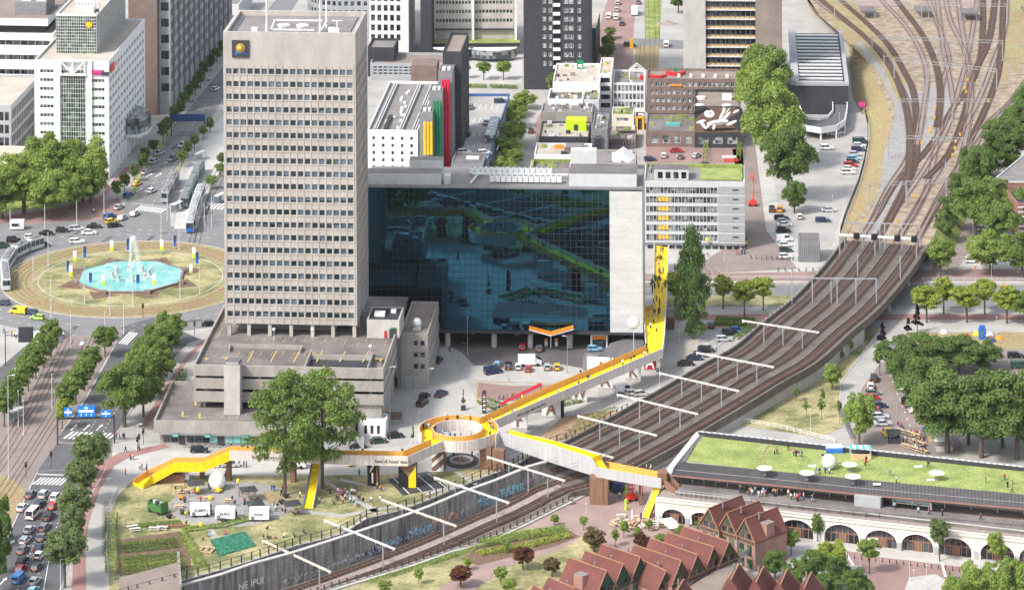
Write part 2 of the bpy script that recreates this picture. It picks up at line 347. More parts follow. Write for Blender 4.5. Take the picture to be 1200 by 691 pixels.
# ---------- facade ----------
PANE={}
def pane(w,h,nx,nz,glass,frame,fw=.07):
 k=(round(w,2),round(h,2),nx,nz,glass,frame,fw)
 if k not in PANE:
  b=MB(); b.quad((0,0,0),(w,0,0),(w,0,h),(0,0,h),0)
  for i in range(nx+1):
   x=w*i/nx; x=min(max(x,fw/2),w-fw/2); b.box(x-fw/2,-.06,0,x+fw/2,-.004,h,1)
  for i in range(nz+1):
   z=h*i/nz; z=min(max(z,fw/2),h-fw/2); b.box(fw/2,-.055,z-fw/2,w-fw/2,-.005,z+fw/2,1)
  me=b.mesh('window'); me.materials.append(M[glass]); me.materials.append(M[frame]); PANE[k]=me
 return PANE[k]
class Bld:
 """one building: local x along its front, local y away from the camera"""
 def __init__(s,name,label,cat,P0,yaw,group=None):
  s.t=thing(name,label,cat,P0,yaw,group); s.P0=Vector(P0); s.yaw=yaw; s.panes=[]
 def face(s,mb,O,U,W,z0,z1,cols,rows,rec=.25,mi=0):
  """O,U local 2D origin and direction; cols,rows: opening intervals"""
  U=Vector(U).normalized(); N=Vector((U.y,-U.x)); O=Vector(O)
  P=lambda u,z,dp=0:(O.x+U.x*u-N.x*dp,O.y+U.y*u-N.y*dp,z)
  zc=z0
  for (a,b) in rows:
   if a>zc+1e-4: mb.quad(P(0,zc),P(W,zc),P(W,a),P(0,a),mi)
   uc=0
   for (c,d) in cols:
    if c>uc+1e-4: mb.quad(P(uc,a),P(c,a),P(c,b),P(uc,b),mi)
    mb.quad(P(c,a),P(d,a),P(d,a,rec),P(c,a,rec),mi); mb.quad(P(c,b,rec),P(d,b,rec),P(d,b),P(c,b),mi)
    mb.quad(P(c,a,rec),P(c,b,rec),P(c,b),P(c,a),mi); mb.quad(P(d,a),P(d,b),P(d,b,rec),P(d,a,rec),mi)
    s.panes.append((P(c,a,rec-.02),U,d-c,b-a)); uc=d
   if uc<W-1e-4: mb.quad(P(uc,a),P(W,a),P(W,b),P(uc,b),mi)
   zc=b
  if zc<z1-1e-4: mb.quad(P(0,zc),P(W,zc),P(W,z1),P(0,z1),mi)
 def windows(s,glass='glass_dark',frame='white_metal',nx=1,nz=1,fw=.07,name='window',pitch=None):
  one,rest=s.panes[:100],s.panes[100:]
  for (p,U,w,h) in one:
   k=nx if pitch is None else max(1,round(w/pitch))
   place(name,pane(w,h,k,nz,glass,frame,fw),s.t,p,math.atan2(U.y,U.x))
  if rest:
   b=MB()
   for (p,U,w,h) in rest:
    k=nx if pitch is None else max(1,round(w/pitch)); me=pane(w,h,k,nz,glass,frame,fw)
    n=len(b.v); N=Vector((-U.y,U.x))
    for v in me.vertices: b.v.append((p[0]+U.x*v.co.x+N.x*v.co.y,p[1]+U.y*v.co.x+N.y*v.co.y,p[2]+v.co.z))
    for q in me.polygons: b.f.append([n+i for i in q.vertices]); b.m.append(q.material_index)
   b.build(name,[glass,frame],s.t,kind='stuff')
  s.panes=[]
def iv(n,a,b,frac):
 """n openings spread over a..b, each taking frac of its bay"""
 p=(b-a)/n; return [(a+p*i+p*(1-frac)/2,a+p*(i+1)-p*(1-frac)/2) for i in range(n)]
def frontage(xL,yT,yB,xR,yaw=4.5,zb=0):
 """front-left base corner, width and top height from the photo"""
 P0=G(xL,yB,zb); z1=AtY(xL,yT,P0.y).z; r=ray(xR,yB)[0]; c,s_=math.cos(R(yaw)),math.sin(R(yaw))
 w=(r*P0.y-P0.x)/(c+r*s_); return P0,w,z1
def office(name,label,cat,P0,w,d,z1,yaw=4.5,front=None,right=None,left=None,wallm='white_wall',roofm='roof_grey',par=.8,glass='glass_dark',frame='white_metal',zb=0,pitch=None,group=None,nx=1,nz=1,rec=.25,fw=.07):
 """box building with real recessed openings. face spec=(ncols,nrows,width fraction,height fraction,z from,z to[,left margin,right margin])"""
 B=Bld(name,label,cat,P0,-R(yaw),group); b=MB(); z1=z1-P0.z; W_={}
 for key,O,U,W in (('f',(0,0),(1,0),w),('r',(w,0),(0,1),d),('b',(w,d),(-1,0),w),('l',(0,d),(0,-1),d)):
  sp={'f':front,'r':right,'l':left,'b':None}[key]
  if sp:
   n,m,wf,hf,za,zz=sp[:6]; ml,mr=(sp[6],sp[7]) if len(sp)>7 else (W*.03,W*.03)
   B.face(b,O,U,W,zb,z1,iv(n,ml,W-mr,wf),iv(m,za,zz,hf),rec)
  else: B.face(b,O,U,W,zb,z1,[],[],rec)
 t=.35
 if zb>0: b.quad((0,0,zb),(0,d,zb),(w,d,zb),(w,0,zb))
 for q in (((0,0),(w,0),(w-t,t),(t,t)),((w,0),(w,d),(w-t,d-t),(w-t,t)),((w,d),(0,d),(t,d-t),(w-t,d-t)),((0,d),(0,0),(t,t),(t,d-t))):
  b.quad(*[(x,y,z1) for x,y in q])
 zr=z1-par
 for (a,c) in (((t,t),(w-t,t)),((w-t,t),(w-t,d-t)),((w-t,d-t),(t,d-t)),((t,d-t),(t,t))):
  b.quad((a[0],a[1],z1),(c[0],c[1],z1),(c[0],c[1],zr),(a[0],a[1],zr))
 b.build('wall',wallm,B.t)
 r=MB(); r.quad((t,t,zr),(w-t,t,zr),(w-t,d-t,zr),(t,d-t,zr)); r.build('roof',roofm,B.t)
 B.windows(glass,frame,nx,nz,fw,pitch=pitch)
 B.w,B.d,B.z=w,d,zr
 return B
def roofbox(B,x0,y0,x1,y1,h,m='vent_white',name='roof_unit',top=None,z=None):
 b=MB(); z=B.z if z is None else z; b.box(x0,y0,z,x1,y1,z+h,0,1 if top else None); return b.build(name,[m]+([top] if top else []),B.t)
# ================= corridor geometry (used by ground and railway) =================
REDGE=[(1087.6,285.6,5.5),(1062,322.6,5.5),(1029.7,359.7,5.3),(997,387.5,5),(960,421,4.6),(920.6,444,4.2),(879,469.7,3.7),(844,490.5,3.2),(800,516.5,2.7),(752,542.5,2.1),(700,569,1.3)]
WALL=[(640,541,4.7,.3),(619,547,4.3,-.6),(580,563,3.5,-2),(541,577,3.0,-3),(506,592,2.4,-3.7),(452,612,1.9,-4.6),(399,629.5,1.5,-5.4),(341,648,1.1,-6.1),(295,660.5,.8,-6.6),(259,673,.6,-7),(212,686,.4,-7.4),(140,708,.2,-8)]
LFENCE=[(735,482),(708,496),(685,510),(652.6,519),(618,536),(601.7,546.7),(573,556.5),(533.5,572.5),(503.8,585),(466.6,598.5),(429.5,607),(399,626),(351.7,637.7),(294.8,656.7),(219,678.5),(140,700)]
RRAIL=[(700,569),(689.7,573.5),(652.6,592),(606,615),(560,635),(528.5,642.5),(479,660),(429.5,675),(380,690),(300,716),(200,748)]
re_=[(lambda g,z:(g.x,g.y,z))(G(x,y,z+1),z) for x,y,z in REDGE]
re_=[tuple(v) for v in smooth_path(re_,5)]
cen=[(p[0],p[1],q[2]) for p,q in zip(offset(re_,-12),re_)]     # path runs towards the camera, track side is on its right
cen=cen[:-1]
wl=[]
for x,y,zt,zb in WALL:
 g=G(x,y,zt); wl.append((g.x,g.y,zb,zt))
CEN=[tuple(v) for v in smooth_path(cen+[w_[:3] for w_ in wl[1:]],5)]
WL=[tuple(v) for v in smooth_path(wl,5)]
LF=[tuple(v)[:2] for v in smooth_path([G(x,y,.4) for x,y in LFENCE],5)]
RR=[tuple(v)[:2] for v in smooth_path([G(x,y,.6) for x,y in RRAIL],5)]
# ================= ground =================
def sheet(name,pts,z,m,px=True,kind='structure',hole=None,**k):
 P=[G(p[0],p[1],z) if px else Vector((p[0],p[1],z)) for p in pts]
 b=MB(); b.add(P,[tuple(range(len(P)))]); me=b.mesh(name)
 bm=bmesh.new(); bm.from_mesh(me); bmesh.ops.recalc_face_normals(bm,faces=bm.faces)
 for f in bm.faces:
  if f.normal.z<0: f.normal_flip()
 bm.to_mesh(me); bm.free(); me.materials.append(M[m]); return place(name,me,kind=kind,**k)
far=[(-700,600),(-700,4000),(2500,6000),(2500,400),(RR[-1][0]-40,400)]
b=MB()
outer=[(-3000,600),(-3000,9000),(3000,9000),(3000,400)]
sl=[(RR[-1][0]-150,RR[-1][1]-110)]; el=[(LF[-1][0]-150,LF[-1][1]-90)]
loop=[(-3000,500),(-3000,9000),(3000,9000),(3000,300),(sl[0][0]-50,300)]+sl+list(reversed(RR))+list(LF)+el+[(el[0][0]-60,500)]
sheet('ground',loop,0,'paving',px=False)
b=MB(); fl=[(p[0],p[1]) for p in CEN]
L1=0.02
# roads and pavings, each sheet above the one below
C0=G(153,326,0)
def ringpts(r,n=72,c=C0): return [(c.x+r*math.cos(2*math.pi*k/n),c.y+r*math.sin(2*math.pi*k/n)) for k in range(n)]
sheet('street_paving',[(128,530),(200,527),(330,540),(480,520),(500,440),(520,400),(560,470),(640,460),(700,440),(760,420),(770,470),(700,500),(600,500),(520,560),(440,556),(300,556),(180,552),(120,548)],.01,'paving_light')
sheet('street_paving',[(880,150),(1012,150),(990,250),(980,320),(760,320),(860,190)],.01,'paving_light')
sheet('pavement',[(-60,262),(60,245),(140,232),(150,262),(60,268),(-60,290)],.012,'paving_pink')
sheet('road',ringpts(52),.03,'asphalt_light',px=False)
sheet('road',[(134,268),(150,232),(167,200),(200,150),(222,126),(263,76),(300,28),(330,-8),(356,-8),(322,40),(263,118),(246,143),(216,185),(198,217),(200,275)],.04,'asphalt_light')
sheet('road',[(240,285),(232,268),(248,215),(275,180),(300,180),(300,290)],.04,'asphalt_light')
sheet('tram_lane',[(204,268),(212,215),(250,148),(285,110),(300,110),(280,170),(246,218),(232,268)],.045,'concrete_light')
sheet('road',[(-60,292),(-60,262),(40,262),(120,258),(150,262),(120,290),(20,300)],.042,'asphalt_light')
sheet('tram_lane',[(62,395),(150,388),(128,412),(99,470),(60,545),(30,600),(5,640),(-60,660),(-60,520),(0,470),(50,420)],.046,'paving_brown')
sheet('road',[(150,380),(180,372),(236,398),(222,402),(200,425),(160,470),(132,516),(124,545),(104,585),(90,620),(72,691),(60,780),(-80,780),(-20,691),(0,650),(31,580),(45,545),(73,505),(99,470),(131,412)],.05,'asphalt')
sheet('road',[(-60,520),(-60,455),(0,430),(36,400),(62,378),(85,392),(58,408),(30,440),(0,470)],.05,'asphalt')
sheet('crossing_paving',[(-60,548),(-60,520),(40,513),(60,512),(73,517),(132,518),(130,549),(37,552),(0,556)],.055,'paving_brown')
sheet('road',[(66,520),(131,520),(124,549),(44,551)],.058,'asphalt')
sheet('cycle_path',[(232,402),(262,385),(262,392),(238,402),(214,430),(190,470),(172,500),(163,500),(190,460),(212,425)],.06,'bike_red')
sheet('cycle_path',[(112,545),(140,530),(192,520),(200,523),(150,536),(134,545),(117,572),(104,610),(100,640),(101,700),(84,700),(86,640),(92,600),(104,565)],.06,'bike_red')
sheet('cycle_path',[(152,231),(157,206),(150,200),(120,234),(60,252),(-60,270),(-60,263),(60,246),(118,229),(146,196),(168,190),(160,232)],.06,'bike_red')
sheet('forecourt',[(514,386),(760,386),(757,415),(726,408),(700,430),(688,432),(660,427),(556,428),(540,412),(514,400)],.02,'paving_dark')
sheet('turning_area',[(556,428),(660,427),(688,433),(680,446),(600,447),(560,446),(536,440),(543,431)],.03,'paving_light')
sheet('street_paving',[(558,448),(600,452),(680,450),(676,462),(600,470),(560,466)],.032,'paving_pink')
sheet('street_paving',[(560,468),(600,472),(640,468),(640,490),(600,498),(570,480)],.034,'paving')
sheet('parking',[(752,440),(782,432),(820,388),(842,360),(884,384),(868,396),(832,418),(800,438),(740,470),(705,478),(700,455)],.02,'paving')
# cross street under the viaduct
sheet('pavement',[(700,322),(1320,313),(1320,330),(700,331)],.03,'paving_pink')
sheet('road',[(690,333),(1320,333),(1320,360),(1000,362),(900,346),(690,346)],.035,'asphalt_light')
sheet('verge',[(780,347),(930,346),(930,358),(780,360)],.04,'grass')
sheet('pavement',[(780,360),(1330,360),(1330,389),(1040,389),(1000,394),(900,384),(780,384)],.03,'paving')
sheet('cycle_path',[(780,368),(1330,368),(1330,374),(780,375)],.05,'bike_red')
sheet('verge',[(838,374),(880,375),(905,377),(880,384),(834,384)],.06,'grass')
sheet('lawn',[(1062,389),(1330,389),(1330,412),(1160,412),(1100,420),(1052,420)],.04,'grass_dry')
sheet('lawn',[(1022,386),(1034,383),(1012,412),(985,448),(984,475),(988,500),(960,512),(868,498),(930,446),(1000,400)],.04,'grass')
sheet('cycle_path',[(1096,262),(1104,240),(1138,238),(1140,285),(1120,320),(1090,320),(1100,290)],.04,'paving_brown')
sheet('car_park',[(1010,455),(1032,424),(1060,428),(1100,470),(1132,530),(1072,538),(1000,520),(1004,480)],.04,'paving_brown')
sheet('car_park',[(1100,408),(1330,408),(1330,450),(1120,450)],.045,'paving_brown')
# car parks and streets at the top
sheet('street',[(858,175),(885,170),(898,270),(935,315),(800,322),(850,290),(872,250)],.02,'paving_brown')
sheet('car_park',[(905,205),(945,150),(968,130),(1016,150),(1006,205),(982,262),(975,290),(940,290),(915,255)],.03,'paving')
sheet('street',[(640,200),(625,150),(640,118),(664,110),(658,150),(640,200)],.02,'paving_pink')
sheet('street',[(690,70),(716,-12),(746,-12),(742,45),(742,90),(690,95)],.02,'paving_pink')
sheet('street',[(742,45),(806,48),(806,58),(742,56)],.03,'asphalt_light')
sheet('tram_lane',[(757,46),(756,-12),(776,-12),(773,46)],.05,'grass_green')
sheet('tram_lane',[(745,54),(773,54),(770,90),(742,90)],.05,'grass_dry')
sheet('parking',[(757,168),(870,170),(872,200),(757,196)],.02,'paving_pink')
sheet('plaza',[(520,66),(612,66),(612,98),(520,98)],.02,'concrete_light')
sheet('street_paving',[(150,132),(210,100),(262,40),(300,-10),(270,-10),(200,80),(150,120)],.02,'paving_light')
# park of the west bank
sheet('park_lawn',[(129,600),(140,578),(158,560),(200,556),(300,557),(440,556),(520,552),(600,543),(632,520),(700,492)]+[(LFENCE[i][0],LFENCE[i][1]) for i in range(2,16)]+[(128,700)],.03,'grass')
sheet('verge',[(-60,560),(-20,545),(20,565),(31,578),(0,640),(-60,690)],.06,'grass_dry')
# lawn and plaza on the near side
nl=[(x,y) for x,y in RRAIL[2:]]
sheet('lawn',[(x,y+6) for x,y in nl]+[(200,850),(640,850),(700,720),(720,650),(700,618),(650,612)],.03,'grass')
sheet('plaza',[(x,y+2) for x,y in RRAIL[:4]]+[(622,618),(680,620),(700,640),(720,652),(780,640),(850,640),(800,590),(770,560)],.045,'plaza_pink')
sheet('path',[(570,650),(640,632),(672,616),(690,622),(660,642),(600,662),(540,700),(500,700)],.05,'plaza_pink')
sheet('planting_bed',[(560,640),(610,632),(668,622),(680,628),(650,640),(600,652),(560,662),(540,655)],.055,'soil')
# street in front of the arcade
sheet('pavement',[(880,635),(1000,635),(1330,678),(1330,700),(1200,690),(1000,650),(880,640)],.03,'paving_light')
sheet('street',[(980,642),(1030,652),(1200,672),(1330,690),(1330,760),(960,760),(980,690)],.035,'paving_pink')
sheet('pavement',[(1050,760),(1060,690),(1066,676),(1096,672),(1110,680),(1100,720),(1100,760)],.05,'paving_light')
sheet('pavement',[(960,660),(1010,662),(1022,690),(1025,760),(940,760)],.05,'paving_light')
sheet('verge',[(150,232),(160,206),(172,196),(196,152),(204,140),(210,138),(200,156),(176,196),(166,206),(158,234)],.062,'grass_green'); sheet('verge',[(196,216),(214,184),(218,184),(200,222)],.062,'grass_dry'); sheet('verge',[(0,250),(60,238),(110,228),(112,222),(60,228),(-20,240)],.03,'grass_green')
# kerbs: real steps along the main carriageways
def kerb(pts,z=.13,w=.3,m='concrete_pale'):
 b=MB(); p=[tuple(G(x,y,0))[:2] for x,y in pts]; b.wall(p,w,0,z); struct('kerb',b,m)
kerb([(236,398),(222,402),(200,425),(160,470),(132,516)]); kerb([(124,549),(104,585),(90,620),(72,691)])
kerb([(131,412),(99,470),(73,505)]); kerb([(44,553),(31,580),(0,650)])
kerb([(150,232),(167,200),(200,150),(222,126),(263,76)]); kerb([(262,118),(246,143),(216,185),(198,217),(203,262)])
kerb([(550,447),(600,449),(680,448),(690,434)]); kerb([(1034,383),(1012,412),(985,448),(984,475)])
kerb([(980,642),(1030,652),(1200,672)])
b=MB(); q=ringpts(36.6,96); q.append(q[0]); b.wall(q,.35,0,.14); struct('kerb',b,'concrete_pale')
# pavement slope beside the road at the lower left
# ---- painted markings ----
b=MB(); y=MB()
def dash(p0,p1,n,on=.5,w=.16,z=.075,mb=None):
 a=G(*p0,z); c=G(*p1,z); d=c-a; t=d.normalized(); nn=Vector((-t.y,t.x,0))*w/2; mb=mb or b
 for i in range(n):
  s0=a+d*(i/n); s1=a+d*((i+on)/n); mb.quad(s0-nn,s1-nn,s1+nn,s0+nn)
def zebra(p0,p1,ln,n,z=.075):
 a=G(*p0,z); c=G(*p1,z); d=c-a; t=Vector(ln)
 for i in range(n):
  s0=a+d*(i/n); s1=a+d*((i+.5)/n); b.quad(s0,s1,s1+t,s0+t)
def arrow(px,py,z=.075,s=1.0,ang=90,mb=None):
 c=G(px,py,z); ca,sa=math.cos(R(ang)),math.sin(R(ang)); mb=mb or b
 P=lambda u,v:(c.x+(u*ca-v*sa)*s,c.y+(u*sa+v*ca)*s,z)
 mb.quad(P(-2.6,-.15),P(.6,-.15),P(.6,.15),P(-2.6,.15)); mb.add([P(.6,-.55),P(2.2,0),P(.6,.55)],[(0,1,2)])
zebra((73.5,513.5),(129,516),(1.7,5.2,0),10); zebra((37.5,567),(73,568),(1.5,4.6,0),8); zebra((41,556),(74,557),(.5,1.0,0),14)
zebra((28,398),(62,398),(-3,8,0),6); zebra((139,402),(150,404),(2,10,0),4); zebra((158,246),(190,250),(1.5,5,0),9); zebra((240,244),(262,246),(1.5,6,0),5)
dash((20,691),(62,575),26,.3); dash((38,691),(82,575),26,.3); dash((51,691),(60,640),1,1); dash((84,510),(103,470),10,.3); dash((100,512),(135,455),16,.3); dash((116,514),(160,440),18,.3)
for px,py in ((13,636),(4,680),(87,500),(102,500),(117,500)): arrow(px,py,ang=76)
dash((166,235),(250,110),34,.3); dash((178,240),(262,114),34,.3); dash((190,215),(228,158),16,.3)
for (px,py) in ((175,205),(186,205),(196,190),(164,222),(174,222)): arrow(px,py,ang=68)
dash((205,118),(258,82),8,.35); dash((155,238),(200,243),1,1,.3); dash((0,274),(120,262),24,.3)
for k,r in ((0,43.5),(1,48)):
 for i in range(90):
  a=2*math.pi*i/90
  if .2<((i*7+k)%90)/90: 
   c=Vector((C0.x,C0.y,.07)); t=Vector((-math.sin(a),math.cos(a),0)); n_=Vector((math.cos(a),math.sin(a),0)); o=c+n_*r
   b.quad(o-n_*.08,o-n_*.08+t*1.2,o+n_*.08+t*1.2,o+n_*.08)
b.v=[v for v in b.v]
dash((905,338),(700,339),30,.3); dash((1330,341),(1060,341),24,.3); dash((560,455),(500,500),14,.3); dash((520,470),(560,420),1,.01)
dash((1040,432),(1075,520),12,.3); dash((992,648),(1000,662),1,1,.5); dash((1104,660),(1108,675),1,1,.5)
b.quad(G(95,400,.08),G(99,400,.08),G(97,404,.08),G(93,404,.08))
# white lead-in areas on the ring
for t in (((24,386),(52,393),(44,397),(34,394)),): b.quad(*[G(x,y_,.078) for x,y_ in t])
struct('road_marking',b,'paint_white')
pt=MB(); rp0=random.Random(6)
for i in range(60):
 u=rp0.random()
 if i%3==0: x,y0=20+u*85+rp0.uniform(-18,22),690-u*180
 elif i%3==1: a=rp0.uniform(0,6.28); g=Vector((C0.x+rp0.uniform(39,50)*math.cos(a),C0.y+rp0.uniform(39,50)*math.sin(a),0)); x,y0=PX(g)
 else: x,y0=170+u*80+rp0.uniform(-12,14),232-u*140
 g=G(x,y0,.064); L_,W_=rp0.uniform(1.5,7),rp0.uniform(.5,1.6); a=rp0.choice([1.3,1.2,.2]); d=Vector((math.cos(a),math.sin(a),0)); n_=Vector((-d.y,d.x,0)); pt.quad(g-d*L_/2-n_*W_/2,g+d*L_/2-n_*W_/2,g+d*L_/2+n_*W_/2,g-d*L_/2+n_*W_/2)
struct('road_patch',pt,'grey_road_patch')
for i in range(9): dash((783+i*9,322-i*0),(770+i*10,312),1,1,.14,mb=y)
for i in range(11): dash((870,222+i*8),(898,219+i*8),1,1,.14,mb=y)
for q in (((818,393),(806,412)),((806,412),(783,430)),((750,445),(740,470)),((655,450),(560,446)),((560,446),(558,470))): dash(*q,1,1,.25,mb=y)
for i in range(12): dash((640-i*2,133),(652-i*2,133),1,.001,.1,mb=y)
for i in range(7): dash((640+i*3,137),(641+i*3,137.8),1,1,.6,mb=y)
struct('bay_marking',y,'paint_yellow')
# ================= roundabout =================
sheet('tram_loop_grass',ringpts(36.4),.10,'grass_dry',px=False)
sheet('central_lawn',ringpts(27.5),.12,'grass',px=False)
b=MB(); q=ringpts(26.2,96); q.append(q[0]); b.wall(q,.3,.12,.15)
struct('path',b,'concrete_pale')
b=MB()
for rr in (29.6,31.04,32.6,34.04):
 q=ringpts(rr,96); q.append(q[0]); b.wall(q,.09,.10,.17)
b.build('tram_track',['rail_rust'],label='curved tram tracks in dry grass circling the fountain',cat='tram track')
bp_=MB()
for k in range(8):
 a=2*math.pi*(k+.5)/8; c=Vector((C0.x,C0.y,.13)); n_=Vector((math.cos(a),math.sin(a),0)); t=Vector((-n_.y,n_.x,0))
 o=c+n_*15.5; bp_.add([o-t*5,o+t*5,c+n_*21.5],[(0,1,2)])
struct('planting_bed',bp_,'soil')
t=thing('fountain','turquoise octagonal fountain with a tall white jet in the roundabout','fountain',(C0.x,C0.y,.13))
RP=16.2
oc=[(RP*math.cos(math.pi*(2*k+1)/8),RP*math.sin(math.pi*(2*k+1)/8)) for k in range(8)]
oi=[(x*.955,y_*.955) for x,y_ in oc]
b=MB()
for k in range(8):
 b.prism([oc[k],oc[(k+1)%8],oi[(k+1)%8],oi[k]],0,.6)
b.build('basin_wall','brick_brown',t)
for x,y_ in oc: b=MB(); b.box(x-.9,y_-.9,0,x+.9,y_+.9,.95); b.build('corner_block','brick_brown',t)
b=MB(); b.add([(x,y_,.5) for x,y_ in oi],[tuple(range(8))]); b.build('water','pool_water',t)
for k in range(8):
 a=2*math.pi*k/8+.2; rr=5.2; b=MB(); x,y_=rr*math.cos(a),rr*math.sin(a)
 b.tube((x,y_,.4),(x,y_,1.5),.65,.3,8); b.ball((x,y_,1.8),.55); b.tube((x,y_,1.8),(x+.8*math.cos(a),y_+.8*math.sin(a),2.6),.22,.12,6)
 b.build('sculpture','concrete_pale',t)
def spray(path,r0,r1,n):
 b=MB(); rnd=random.Random(3)
 for i in range(n):
  u=rnd.random(); k=u*(len(path)-1); j=min(int(k),len(path)-2); p=Vector(path[j]).lerp(Vector(path[j+1]),k-j)
  s=r0+(r1-r0)*u; p=p+Vector((rnd.gauss(0,s),rnd.gauss(0,s),rnd.gauss(0,s))); b.ball(p,.035+.07*rnd.random(),0,4)
 return b
jet=[(0,0,.5),(0,0,5),(.1,0,10),(.7,0,11.5),(1.4,0,9.5),(2.2,0,5),(2.6,0,.5)]
spray(jet,.12,.55,2600).build('water_jet','spray',t)
for k in range(8):
 a=2*math.pi*k/8; x,y_=12.5*math.cos(a),12.5*math.sin(a)
 spray([(x,y_,.5),(x*.82,y_*.82,2.0),(x*.62,y_*.62,2.0),(x*.5,y_*.5,.6)],.05,.18,160).build('water_jet','spray',t)
# ================= buildings =================
def loc(B,px,py,y=0):
 """point of the building's own plane y=const seen at a photo pixel -> (u, z) local"""
 c,s_=math.cos(-B.yaw),math.sin(-B.yaw)      # yaw stored negative
 r=ray(px,py); ox=B.P0.x+s_*y; oy=B.P0.y+c*y  # local y axis=(s,c)
 u=(r[0]*oy-ox)/(c+r[0]*s_); Y=oy-s_*u
 return u, AtY(px,py,Y).z-B.P0.z
def Zrow(B,y): return loc(B,600,y)[1]
def textmesh(txt,size,m,depth=.04):
 cu=bpy.data.curves.new('t','FONT'); cu.body=txt; cu.size=size; cu.extrude=depth; cu.align_x='CENTER'; cu.align_y='CENTER'; cu.offset=size*.012
 o=bpy.data.objects.new('t',cu); COL.objects.link(o); dg=bpy.context.evaluated_depsgraph_get(); dg.update()
 me=bpy.data.meshes.new_from_object(o.evaluated_get(dg)); bpy.data.objects.remove(o); me.materials.clear(); me.materials.append(M[m]); return me
def letter(txt,size,m,parent,p,rot=0,name='lettering',tilt=90,depth=.04):
 o=place(name,textmesh(txt,size,m,depth),parent,p); o.rotation_euler=(R(tilt),0,rot); return o
def unit_cluster(B,x0,y0,x1,y1,n,rnd,m='vent_white',hmax=1.6,z=None):
 for i in range(n):
  x=rnd.uniform(x0,x1); y=rnd.uniform(y0,y1); w=rnd.uniform(.5,1.6); d=rnd.uniform(.5,1.4); roofbox(B,x,y,x+w,y+d,rnd.uniform(.4,hmax),m,z=z)
rnd=random.Random(11)
# ---- the tower ----
P0,w,z1=frontage(263.5,37.5,393,418.5,4.5,15)
B=Bld('office_tower','tall beige concrete office tower with rows of small square windows','office tower',P0,-R(4.5)); TW=B
z1-=15; b=MB(); za=loc(B,263,367)[1]-1.65; zt=loc(B,263,83.3)[1]+1.65; rows=iv(20,za,zt,.43); D=25
B.face(b,(0,0),(1,0),w,3.2,z1,iv(18,.55,w-.55,.72),rows,.3); B.face(b,(w,0),(0,1),D,3.2,z1,iv(13,.55,D-.55,.72),rows,.3)
B.face(b,(w,D),(-1,0),w,3.2,z1,[],[]); B.face(b,(0,D),(0,-1),D,3.2,z1,[],[])
b.quad((0,0,3.2),(0,D,3.2),(w,D,3.2),(w,0,3.2))
for n,O,U,L in ((18,(0,0),(1,0),w),(13,(w,0),(0,1),D)):
 for i in range(n+1):
  u=.55+(L-1.1)*i/n
  if U[0]: b.box(u-.1,-.1,3.2,u+.1,0,zt)
  else: b.box(w,u-.1,3.2,w+.1,u+.1,zt)
 for r0 in rows:
  if U[0]: b.box(.3,-.13,r0[0]-.3,w-.3,-.0,r0[0]-.08)
  else: b.box(w,.3,r0[0]-.3,w+.13,D-.3,r0[0]-.08)
t_=.9
for q in (((0,0),(w,0),(w-t_,t_),(t_,t_)),((w,0),(w,D),(w-t_,D-t_),(w-t_,t_)),((w,D),(0,D),(t_,D-t_),(w-t_,D-t_)),((0,D),(0,0),(t_,t_),(t_,D-t_))): b.quad(*[(x,y,z1) for x,y in q])
for (a,c) in (((t_,t_),(w-t_,t_)),((w-t_,t_),(w-t_,D-t_)),((w-t_,D-t_),(t_,D-t_)),((t_,D-t_),(t_,t_))): b.quad((a[0],a[1],z1),(c[0],c[1],z1),(c[0],c[1],z1-1.2),(a[0],a[1],z1-1.2))
for u in (w*.33,w*.52,w*.69,w*.86): b.box(u,-.02,zt+.4,u+.06,.0,z1-.2)
b.build('wall','concrete_tower',B.t)
b=MB(); b.quad((t_,t_,z1-1.2),(w-t_,t_,z1-1.2),(w-t_,D-t_,z1-1.2),(t_,D-t_,z1-1.2)); b.build('roof','roof_grey',B.t)
B.windows('glass_tower','charcoal',1,1,.05)
for x in [loc(B,p,392)[0] for p in (268.5,291.5,316,341,366,390,415)]:
 for y in (.3,9,18): bb=MB(); bb.box(x-.45,y,0,x+.45,y+.9,3.2); bb.build('column','concrete_tower',B.t)
b=MB(); b.box(3,6,0,w-6,D-3,3.19); b.build('recessed_wall','grey_mid',B.t)
B.z=z1-1.2; B.w,B.d=w,D
# rail running inside the parapet
b=MB()
for o in (1.5,2.1): b.box(o,o,B.z,o+.12,D-o,B.z+.35); b.box(w-o-.12,o,B.z,w-o,D-o,B.z+.35)
b.build('roof_rail','steel',B.t)
for px,h in ((312.5,9),(375,9),(382.5,9)):
 u,_=loc(B,px,30,6 if px<380 else 12); b=MB(); y=6 if px<380 else 12; b.tube((u,y,B.z),(u,y,B.z+2),.35,.3,8); b.tube((u,y,B.z+2),(u,y,B.z+h*1.9),.22,.12,8); b.build('mast','white_metal',B.t)
for px,y in ((298,4),(388,5),(394,4)): u,_=loc(B,px,30,y); roofbox(B,u-.8,y,u+.8,y+1.5,1.3,'vent_white')
for px in (332,354):
 u,_=loc(B,px,32,3); b=MB(); b.tube((u,3.5,B.z+.8),(u,3.5,B.z+2.4),1.0,1.7,12); b.build('satellite_dish','white_metal',B.t)
b=MB()
for (p,q) in (((318,3),(322,13)),((377,3),(384,14)),((322,13),(378,13)),((320,2.4),(368,2.4))):
 u0=loc(B,p[0],30,p[1])[0]; u1=loc(B,q[0],30,q[1])[0]; b.bar((u0,p[1],B.z+1.4),(u1,q[1],B.z+1.4),.35,.35)
u=loc(B,395,30,5)[0]; b.bar((u,5,B.z),(u,5,B.z+3.4),.25,.25); b.bar((u-1.4,5,B.z+3.3),(u+1.4,5,B.z+3.3),.2,.2)
b.build('gantry','white_metal',B.t)
u0,zb_=loc(B,272,67.3); u1,zt_=loc(B,292,47.3)
